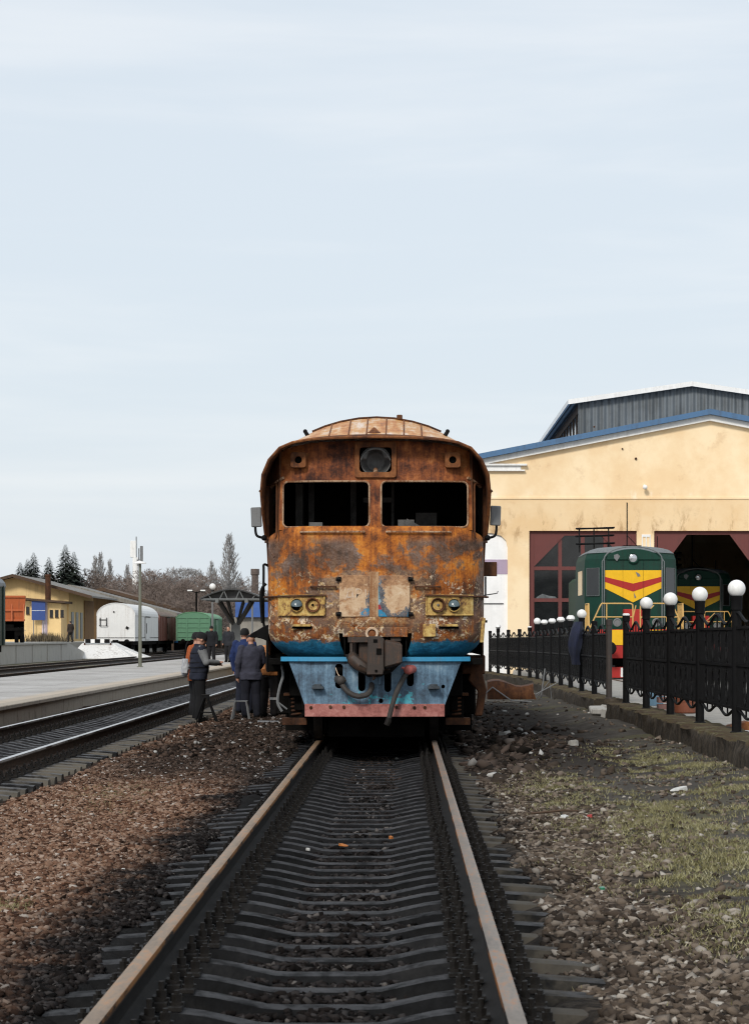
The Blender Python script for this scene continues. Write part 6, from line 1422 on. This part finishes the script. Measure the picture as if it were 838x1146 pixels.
# ================================================================== people
SKIN = simple('skin', (.42, .22, .15), .55, 0, .12, 20, .05); HAIR = simple('dark_hair', (.03, .022, .018), .8, 0, .3, 30, .3)
def cloth(name, col, rough=.9): return simple(name, col, rough, 0, .28, 7, .35, .012, .3, 55)
def remesh(o, v):
    m = o.modifiers.new('fuse', 'REMESH'); m.mode = 'VOXEL'; m.voxel_size = v; m.use_smooth_shade = True
    s = o.modifiers.new('soften', 'SMOOTH'); s.factor = .5; s.iterations = 2
def limb(b, P, r, n=12):
    b.tube(P, r, n)
    for p, q in zip(P, r): b.sphere(p, q*.99, n, 8)
def person(loc, rz, label, group, pose=None, top=(.03, .03, .035), legs=(.012, .012, .014), vest=None, hat='beanie', hatcol=(.012, .012, .013), lean=0.0, height=1.74, sleeve=None, bulk=1.0, fine=True, belly=0.0, hem=.84, nod=.0, turn=0.0, hood=False):
    J = dict(shL=(-.19, 0, 1.43), shR=(.19, 0, 1.43), elL=(-.255, -.03, 1.16), elR=(.255, -.03, 1.16), wrL=(-.25, .06, .90), wrR=(.25, .06, .90), hipL=(-.095, 0, .93), hipR=(.095, 0, .93), knL=(-.11, .03, .50), knR=(.11, .03, .50), anL=(-.12, -.02, .09), anR=(.12, -.02, .09), head=(0, .03, 1.60))
    J.update(pose or {}); J = {k: Vector(v) for k, v in J.items()}
    lz = lambda v: Vector((v.x, v.y + lean*max(0, v.z-.9), v.z - .25*abs(lean)*max(0, v.z-1.0)))
    for k in ('shL', 'shR', 'elL', 'elR', 'wrL', 'wrR', 'head'): J[k] = lz(J[k])
    root = empty('person', loc, label, 'person', group, rz); sc_ = height/1.74; root.scale = (sc_,)*3
    hd = J['head']; b = MB()
    H = MB(); H.sphere((0, -.008, .035), (.078, .097, .098), 20, 14); H.sphere((0, .022, -.035), (.060, .068, .075), 16, 10); H.sphere((0, .094, -.005), (.016, .022, .026), 10, 8); H.sphere((0, .083, -.058), (.024, .012, .012), 10, 6)
    for s in (-1, 1): H.sphere((s*.080, -.005, -.005), (.012, .024, .033), 8, 8)
    e = Euler((-nod, 0, turn)); hv = []
    for v in H.v: q = Vector(v); q.rotate(e); hv.append(q + hd)
    b.add(hv, H.f)
    nb = lz(Vector((0, -.02, 1.40))); b.tube([nb, hd + Vector((0, -.02, -.03))], [.062, .055], 12)
    def torso(b, k, z0, z1, kb=0.0):
        out = []; prof = [(.80, .165, .115, 0), (.92, .172, .120, 0), (1.02, .160, .112, 0), (1.15, .168, .118, .0), (1.28, .185, .122, 0), (1.38, .182, .108, 0), (1.44, .150, .085, -.01), (1.475, .085, .065, -.01)]
        for z, w, d, o in prof:
            if z < z0-.001 or z > z1+.001: continue
            t = math.exp(-((z-1.08)/.14)**2)*kb
            c = lz(Vector((0, o + t*.5, z))); out.append([(c.x+(w*k+t*.4)*math.cos(a), c.y+(d*k+t)*math.sin(a), c.z) for a in [2*PI*q/24 for q in range(24)]])
        b.rings(out, True)
    torso(b, .86, .80, 1.48)
    for s in 'LR':
        limb(b, [J['sh'+s], J['el'+s], J['wr'+s]], [.048, .038, .027]); limb(b, [J['hip'+s], J['kn'+s], J['an'+s]], [.075, .052, .038])
        an = J['an'+s]; b.sphere(an + Vector((0, .06, -.045)), (.042, .12, .038), 12, 8)
        d = (J['wr'+s]-J['el'+s]).normalized(); w = J['wr'+s]; side = d.cross(Vector((0, 0, 1))); side = side.normalized() if side.length > .2 else Vector((0, 1, 0))
        if d.z < -.8: side = Vector((0, 1, 0))
        nrm = d.cross(side).normalized(); b.tube([w, w+d*.045, w+d*.09], [.026, .036, .034], 10)
        for k in range(4):
            p = w + d*.075 + side*(-.030+.02*k); l = (.062, .072, .068, .052)[k]; g = nrm*(.02 if s == 'L' else -.02); b.tube([p, p+d*l*.5+g*.4, p+d*l*.85+g*1.4], [.0095, .009, .0075], 7)
        p = w + d*.03 + side*.03; b.tube([p, p+d*.035+side*.022, p+d*.065+side*.02], [.012, .011, .009], 7)
    o = b.build('body', SKIN, root, recalc=False); remesh(o, .0075 if fine else .014)
    eb = MB()
    for s in (-1, 1): 
        q = Vector((s*.030, .078, .022)); q.rotate(e); eb.sphere(q+hd, .011, 8, 6)
    eb.build('eyes', M['iron_black'], o, smooth=True)
    # trousers
    tm = cloth('trouser_cloth', legs); b = MB()
    torso(b, 1.0, .80, 1.02, belly*.4)
    for s in 'LR':
        h, k, a = J['hip'+s], J['kn'+s], J['an'+s]; limb(b, [h, h.lerp(k, .5), k, k.lerp(a, .5), a + Vector((0, 0, .0))], [.105*bulk, .098*bulk, .085*bulk, .082*bulk, .075])
    o = b.build('trousers', tm, root, recalc=False); remesh(o, .014 if fine else .02)
    b = MB()
    for s in 'LR':
        an = J['an'+s]; b.rings([[(an.x+rx*math.cos(t), an.y+.055+ry*math.sin(t), an.z+z) for t in [2*PI*q/14 for q in range(14)]] for z, rx, ry in ((-.09, .050, .145), (-.06, .054, .148), (-.025, .048, .125), (.01, .045, .07))], True)
    b.build('shoes', M['soot'], root, smooth=True)
    # jacket
    jm = cloth('jacket_cloth', top); b = MB(); sm_ = sleeve and cloth('sleeve_cloth', sleeve)
    k = 1.14*bulk; torso(b, k, hem, 1.48, belly)
    out = []; c = lz(Vector((0, .0, hem-.05)))
    out = [[(c.x+.185*k*math.cos(a), c.y+(.125*k+belly*.3)*math.sin(a), c.z+dz) for a in [2*PI*q/24 for q in range(24)]] for dz in (0, .14)]; b.rings(out, True)
    arms = MB()
    for s in 'LR':
        dst = arms if sleeve else b; w = J['wr'+s]; el = J['el'+s]; limb(dst, [J['sh'+s]+Vector((0, 0, -.01)), J['sh'+s].lerp(el, .55), el, el.lerp(w, .5), w + (w-el).normalized()*.0], [.085*bulk, .078*bulk, .066*bulk, .060, .050])
        if sleeve: b.sphere(J['sh'+s]+Vector((0, 0, -.01)), .088*bulk, 12, 8)
    nk = lz(Vector((0, -.01, 1.44))); nt = lz(Vector((0, .0, 1.52))); b.tube([nk, nt], [.095, .078], 16)
    if hood: b.sphere(lz(Vector((0, -.11, 1.46))), (.12, .07, .08), 12, 8)
    o = b.build('vest' if sleeve else 'jacket', jm, root, recalc=False); remesh(o, .013 if fine else .02)
    if fine:
        t = bpy.data.textures.new('folds', 'CLOUDS'); t.noise_scale = .16; d = o.modifiers.new('folds', 'DISPLACE'); d.texture = t; d.strength = .035; d.mid_level = .5; d.texture_coords = 'LOCAL'
    if sleeve:
        o2 = arms.build('sleeves', sm_, root, recalc=False); remesh(o2, .011)
    if vest:
        b = MB(); torso(b, k*1.06, .92, 1.44, belly)
        for s in 'LR': b.sphere(J['sh'+s]+Vector((0, 0, -.02)), .092*bulk, 12, 8)
        vo = b.build('safety_vest', cloth('orange_vest_cloth', vest), root, recalc=False); remesh(vo, .014)
    # headwear
    hm = cloth('hat_knit', hatcol); b = MB()
    if hat == 'beanie':
        out = []
        for j in range(8):
            ph = PI/2*j/7; out.append([(.086*math.cos(ph*.96)**.7*math.cos(a), -.012+.104*math.cos(ph*.96)**.7*math.sin(a)+(.015*math.sin(a)), .035+.115*math.sin(ph)+(.006 if j == 0 else 0)) for a in [2*PI*q/20 for q in range(20)]])
        b.rings([[(x, y, z-.03) for x, y, z in out[0]]]+out, True)
    elif hat == 'cap':
        out = []
        for j in range(7):
            ph = PI/2*j/6; out.append([(.088*math.cos(ph*.96)*math.cos(a), -.010+.108*math.cos(ph*.96)*math.sin(a), .045+.075*math.sin(ph)) for a in [2*PI*q/20 for q in range(20)]])
        b.rings(out, True); b.rings([[(x, .07, .045), (x, .07, .055)] if False else [(x, .085-.02*(x/.08)**2, .048), (x, .165-.5*x*x*8, .036), (x, .165-.5*x*x*8, .044), (x, .085-.02*(x/.08)**2, .058)] for x in np.linspace(-.075, .075, 7)], True)
    else:
        b.sphere((0, -.02, .05), (.083, .094, .092), 16, 10)
    hv = []
    for v in b.v: q = Vector(v); q.rotate(e); hv.append(q + hd)
    b.v = [tuple(q) for q in hv]; b.build('hat' if hat in ('beanie', 'cap') else 'hair', hm if hat in ('beanie', 'cap') else HAIR, root, smooth=True)
    return root
WK = 'workers standing left of the train'
def at(px, Y): return ((px-451)*Y/F, Y, float(ground_z((px-451)*Y/F, Y)))
v1 = person(at(222, 45.6), R(-72), 'man in dark quilted vest with grey sleeves and black knit cap', WK, dict(shR=(.19, .02, 1.42), elR=(.27, .10, 1.17), wrR=(.12, .36, 1.16), shL=(-.19, .04, 1.42), elL=(-.24, .16, 1.18), wrL=(-.03, .37, 1.14), head=(0, .06, 1.60)), (.014, .017, .030), (.006, .006, .007), sleeve=(.16, .165, .17), bulk=1.12, belly=.05, nod=.35, height=1.76, hem=.88)
# quilting lines
qb = MB()
for z in (.98, 1.07, 1.16, 1.25, 1.34): qb.rings([[(.212*1.12*math.cos(a), (.150+.04*math.exp(-((z-1.08)/.14)**2))*1.10*math.sin(a)+.012, z+dz) for a in [2*PI*q/28 for q in range(28)]] for dz in (-.006, .006)], False)
qb.build('quilting_seam', M['iron_black'], v1, smooth=True)
person(at(219, 46.9), R(-60), 'worker in orange jacket half hidden behind the man in the quilted vest', WK, dict(head=(0, .05, 1.62)), (.36, .085, .022), (.01, .01, .012), height=1.76, bulk=1.05)
bag = empty('shoulder_bag', at(207.0, 46.6)[:2] + (.70,), 'pale grey bag hanging behind the man in the quilted vest', 'bag')
b = MB(); b.box((0, 0, .14), (.10, .26, .30), (.0, .1, .2)); b.sphere((0, .02, .03), (.08, .13, .10), 14, 10); b.sphere((.02, -.04, .12), (.09, .10, .12), 12, 8); o = b.build('bag_body', cloth('pale_bag_cloth', (.42, .43, .45)), bag, recalc=False); remesh(o, .015); b = MB(); b.tube([(0, -.1, .25), (.03, -.02, .55), (.06, .08, .64)], .015, 6); b.build('strap', M['iron_black'], bag, smooth=True)
person(at(281, 47.6), R(8), 'man in grey blue jacket and dark cap seen from behind', WK, dict(elL=(-.27, -.04, 1.14), wrL=(-.27, .02, .86), elR=(.25, .08, 1.16), wrR=(.16, .25, 1.0)), (.040, .041, .060), (.010, .011, .018), hat='cap', hatcol=(.012, .013, .016), bulk=1.08, height=1.74, nod=.25)
person(at(273.5, 49.6), R(-25), 'worker in bright dark blue jacket behind the man in the grey blue jacket', WK, dict(elL=(-.28, .0, 1.16), wrL=(-.26, .06, .9)), (.016, .030, .10), (.010, .012, .022), hat='beanie', height=1.82, bulk=1.02)
ov = person(at(301, 48.4), R(-22), 'worker in faded orange vest bending towards the side of the train', WK, dict(elR=(.27, .16, 1.18), wrR=(.22, .40, 1.18), elL=(-.24, .12, 1.15), wrL=(-.15, .36, 1.1)), (.40, .15, .045), (.014, .012, .012), vest=(.48, .20, .075), hat='hair', lean=.38, height=1.78, bulk=1.08, hem=.90)
b = MB()
for s in (1,): b.rings([[(s*.112+.094*math.cos(a), .01+.094*math.sin(a), .38+z) for a in [2*PI*q/18 for q in range(18)]] for z in (-.025, .025)], False)
b.build('reflective_band', simple('silver_tape', (.45, .45, .44), .4, 0, .2, 9, .05), ov, smooth=True)
def plat(px, Y): return ((px-451)*Y/F, Y, .18)
PG = 'men standing on the platform'
person(plat(236.8, 108), R(172), 'man in black jacket and black knit cap waiting on the platform', PG, None, (.010, .011, .014), (.010, .010, .012), height=1.74, fine=False, bulk=1.05)
person(plat(256, 113), R(160), 'bare headed man in dark jacket with grey front walking on the platform', PG, dict(elR=(.27, .02, 1.16), wrR=(.25, .12, .92), knL=(-.11, .10, .50), anL=(-.12, .10, .09)), (.022, .024, .030), (.010, .010, .012), hat='hair', height=1.74, fine=False, bulk=1.05)
person(((79.3-451)*192/F, 192, .95), R(40), 'distant person in dark clothes walking on the loading dock', None, dict(knL=(-.11, .12, .50), anL=(-.12, .14, .09), anR=(.12, -.12, .10)), (.035, .026, .022), (.02, .018, .018), hat='hair', height=1.74, fine=False, bulk=1.1)

# trestles and plate beside the workers
TS = empty('axle_stand', at(230.5, 45.0), 'black folding trestle with splayed legs in front of the man in the vest', 'trestle')
b = MB(); 
for x, y in ((-.20, -.12), (.24, -.12), (-.16, .16), (.20, .16)): b.tube([(x*.12, y*.3, .50), (x, y, 0)], .026, 6)
b.box((0, 0, .50), (.14, .12, .05)); b.tube([(-.13, -.08, .2), (.15, -.08, .2)], .014, 6); b.build('splayed_legs', M['iron_black'], TS)
MB().box((0, 0, .535), (.16, .10, .02)).build('top_plate', M['grease'], TS, bevel=.005)
T2 = empty('trestle', at(270, 46.4), 'grey metal trestle frame beside the man in the grey blue jacket', 'trestle')
b = MB(); b.tube([(-.20, 0, 0), (-.12, 0, .38), (.10, .02, .38), (.16, .02, 0)], .022, 6); b.tube([(-.18, .3, 0), (-.12, .28, .38), (.10, .3, .38), (.15, .3, 0)], .022, 6); b.tube([(-.12, 0, .38), (-.12, .28, .38)], .02, 6); b.tube([(.10, .02, .38), (.10, .3, .38)], .02, 6); b.build('bent_frame', M['grey_steel'], T2, smooth=True)
x, y, z = at(302, 44.6); b = MB(); b.box((0, 0, .03), (.46, .3, .025), (.03, .02, .1)); tag(b.build('steel_plate', M['grey_steel'], loc=(x, y, z), bevel=.006), 'flat steel plate lying on the sooty ground behind the workers\' feet', 'plate')

# ---- litter
pale = simple('dirty_white_paper', (.50, .50, .48), .9, 0, .2, 9, .1); ora = simple('orange_leaf', (.36, .12, .02), .8, 0, .3, 20, .1); red = simple('red_plastic', (.35, .03, .03), .5, 0, .1, 9, .05); grn = simple('green_glass', (.015, .16, .08), .2, 0, .2, 9, .05)
def litter(name, px, py, size, mt, label, cat, h=-.2, shape=0):
    v = py-712; Y = F*(CAMH-h)/v; X = (px-451)*Y/F; z = float(ground_z(X, Y)) if abs(X-TX) > 1.3 else -.262
    r_ = random.Random(px*7+py); b = MB(); n = 7; t = [(size*.5*math.cos(2*PI*k/n)*r_.uniform(.6, 1.3), size*.32*math.sin(2*PI*k/n)*r_.uniform(.6, 1.4)) for k in range(n)]
    hh = size*(.12 if shape == 0 else .4); b.rings([[(x, y, 0) for x, y in t], [(x*.9, y*.9, hh*r_.uniform(.7, 1.2)+x*.25*(shape == 0)) for x, y in t]], True)
    o = b.build(name, mt, loc=(X, Y, z+.012), bevel=.003); o.rotation_euler.z = r_.uniform(0, 3); return tag(o, label, cat)
litter('paper_scrap', 393, 795-45, .0+.16, pale, 'white scrap by the farther rail', 'litter') if False else None
litter('paper_scrap', 155, 815, .22, pale, 'white scrap lying beside the sleepers of the platform track', 'litter', shape=1)
litter('paper_scrap', 345, 952, .05, pale, 'tiny white scrap lying between the rails', 'litter', -.25, 1)
litter('leaf', 385, 947, .10, ora, 'orange leaf lying between the rails', 'leaf', -.25)
litter('leaf', 437, 939, .06, ora, 'small orange fragment right of the leaf between the rails', 'leaf', -.25, 1)
litter('paper_scrap', 759, 880, .26, pale, 'flat pale scrap on the dark path by the fence', 'litter', -.1)
litter('stone_block', 642, 837, .20, simple('pale_stone', (.30, .29, .27), .9, 0, .2, 9, .3), 'pale rock lying between the train and the fence', 'stone', -.12, 1)
litter('stone_block', 566, 825, .24, bpy.data.materials['pale_stone'], 'pale rock close to the right of the train', 'stone', -.15, 1)
litter('paper_scrap', 633, 913, .14, pale, 'small white scrap on the rubble right of the rail', 'litter', -.15)
litter('plastic_cap', 660, 912, .07, red, 'small red plastic bit on the rubble', 'litter', -.12, 1)
litter('glass_shard', 673, 971, .06, grn, 'small green shard lying at the grass edge', 'litter', -.1, 1)
litter('paper_scrap', 138, 970, .035, pale, 'tiny white scrap on the red rubble left of the rail', 'litter', -.2, 1)
b = MB(); b.tube([(-.3, -.1, .03), (0, 0, .05), (.32, .14, .03)], [.012, .012, .008], 6); v = 905-712; Y = F*1.58/v; tag(b.build('stick', M['dark_wood'], loc=((630-451)*Y/F, Y, float(ground_z((630-451)*Y/F, Y))+.01), smooth=True), 'thin broken stick lying on the right rubble', 'stick')

# ================================================================== sky, sun, camera
W = bpy.data.worlds.new('World'); S.world = W; W.use_nodes = True; T = W.node_tree; T.nodes.clear()
SUN_EL, SUN_AZ = R(36), R(-160)       # light from behind the camera, over its left shoulder
def wn(t, **k):
    x = T.nodes.new(t); [setattr(x, a, c) for a, c in k.items()]; return x
sky = wn('ShaderNodeTexSky', sky_type='NISHITA', sun_disc=False); sky.sun_elevation = SUN_EL; sky.sun_rotation = R(200); sky.air_density = 1.0; sky.dust_density = 2.5
bg1 = wn('ShaderNodeBackground'); bg1.inputs[1].default_value = .12; T.links.new(sky.outputs[0], bg1.inputs[0])
tc = wn('ShaderNodeTexCoord'); mp = wn('ShaderNodeMapping'); mp.inputs['Scale'].default_value = (1.0, 1.0, 9.0); T.links.new(tc.outputs['Generated'], mp.inputs['Vector'])
nz = wn('ShaderNodeTexNoise'); nz.inputs['Scale'].default_value = 2.6; nz.inputs['Detail'].default_value = 5; nz.inputs['Roughness'].default_value = .55; nz.inputs['Distortion'].default_value = .3; T.links.new(mp.outputs[0], nz.inputs['Vector'])
mr = wn('ShaderNodeMapRange', interpolation_type='SMOOTHSTEP'); mr.inputs['From Min'].default_value = .36; mr.inputs['From Max'].default_value = .66; mr.inputs['To Min'].default_value = 0; mr.inputs['To Max'].default_value = 1; T.links.new(nz.outputs[0], mr.inputs['Value'])
cl = wn('ShaderNodeMix', data_type='RGBA'); cl.inputs[6].default_value = (.72, .79, .855, 1); cl.inputs[7].default_value = (.82, .862, .90, 1); T.links.new(mr.outputs[0], cl.inputs[0])
bg2 = wn('ShaderNodeBackground'); bg2.inputs[1].default_value = .665; T.links.new(cl.outputs[2], bg2.inputs[0])
mx = wn('ShaderNodeMixShader'); mx.inputs[0].default_value = .9; T.links.new(bg1.outputs[0], mx.inputs[1]); T.links.new(bg2.outputs[0], mx.inputs[2])
wo = wn('ShaderNodeOutputWorld'); T.links.new(mx.outputs[0], wo.inputs[0])
L = bpy.data.lights.new('sun', 'SUN'); L.energy = 1.5; L.angle = R(12); L.color = (1, .95, .87); lo = bpy.data.objects.new('sun', L); COL.objects.link(lo)
sd_ = Vector((math.sin(SUN_AZ)*math.cos(SUN_EL), math.cos(SUN_AZ)*math.cos(SUN_EL), math.sin(SUN_EL)))
lo.rotation_euler = sd_.to_track_quat('Z', 'Y').to_euler(); lo.location = (-20, -20, 40)
cam = bpy.data.cameras.new('camera'); co = bpy.data.objects.new('camera', cam); COL.objects.link(co); S.camera = co
co.location = (0, 0, CAMH); co.rotation_euler = (R(90), 0, 0)
cam.sensor_fit = 'VERTICAL'; cam.sensor_height = 36; cam.lens = F/1146*36; cam.shift_y = (712-573)/1146; cam.shift_x = -(451-419)/1146
cam.clip_start = .1; cam.clip_end = 6000
cam.dof.use_dof = True; cam.dof.focus_distance = 30; cam.dof.aperture_fstop = 10
vs_ = S.view_settings; vs_.view_transform = 'Standard'; vs_.look = 'None'; vs_.exposure = .62; vs_.gamma = 1; vs_.use_curve_mapping = False
S.cycles.max_bounces = 5; S.cycles.pixel_filter_type = 'BLACKMAN_HARRIS'; S.cycles.filter_width = 1.15; S.cycles.use_denoising = True
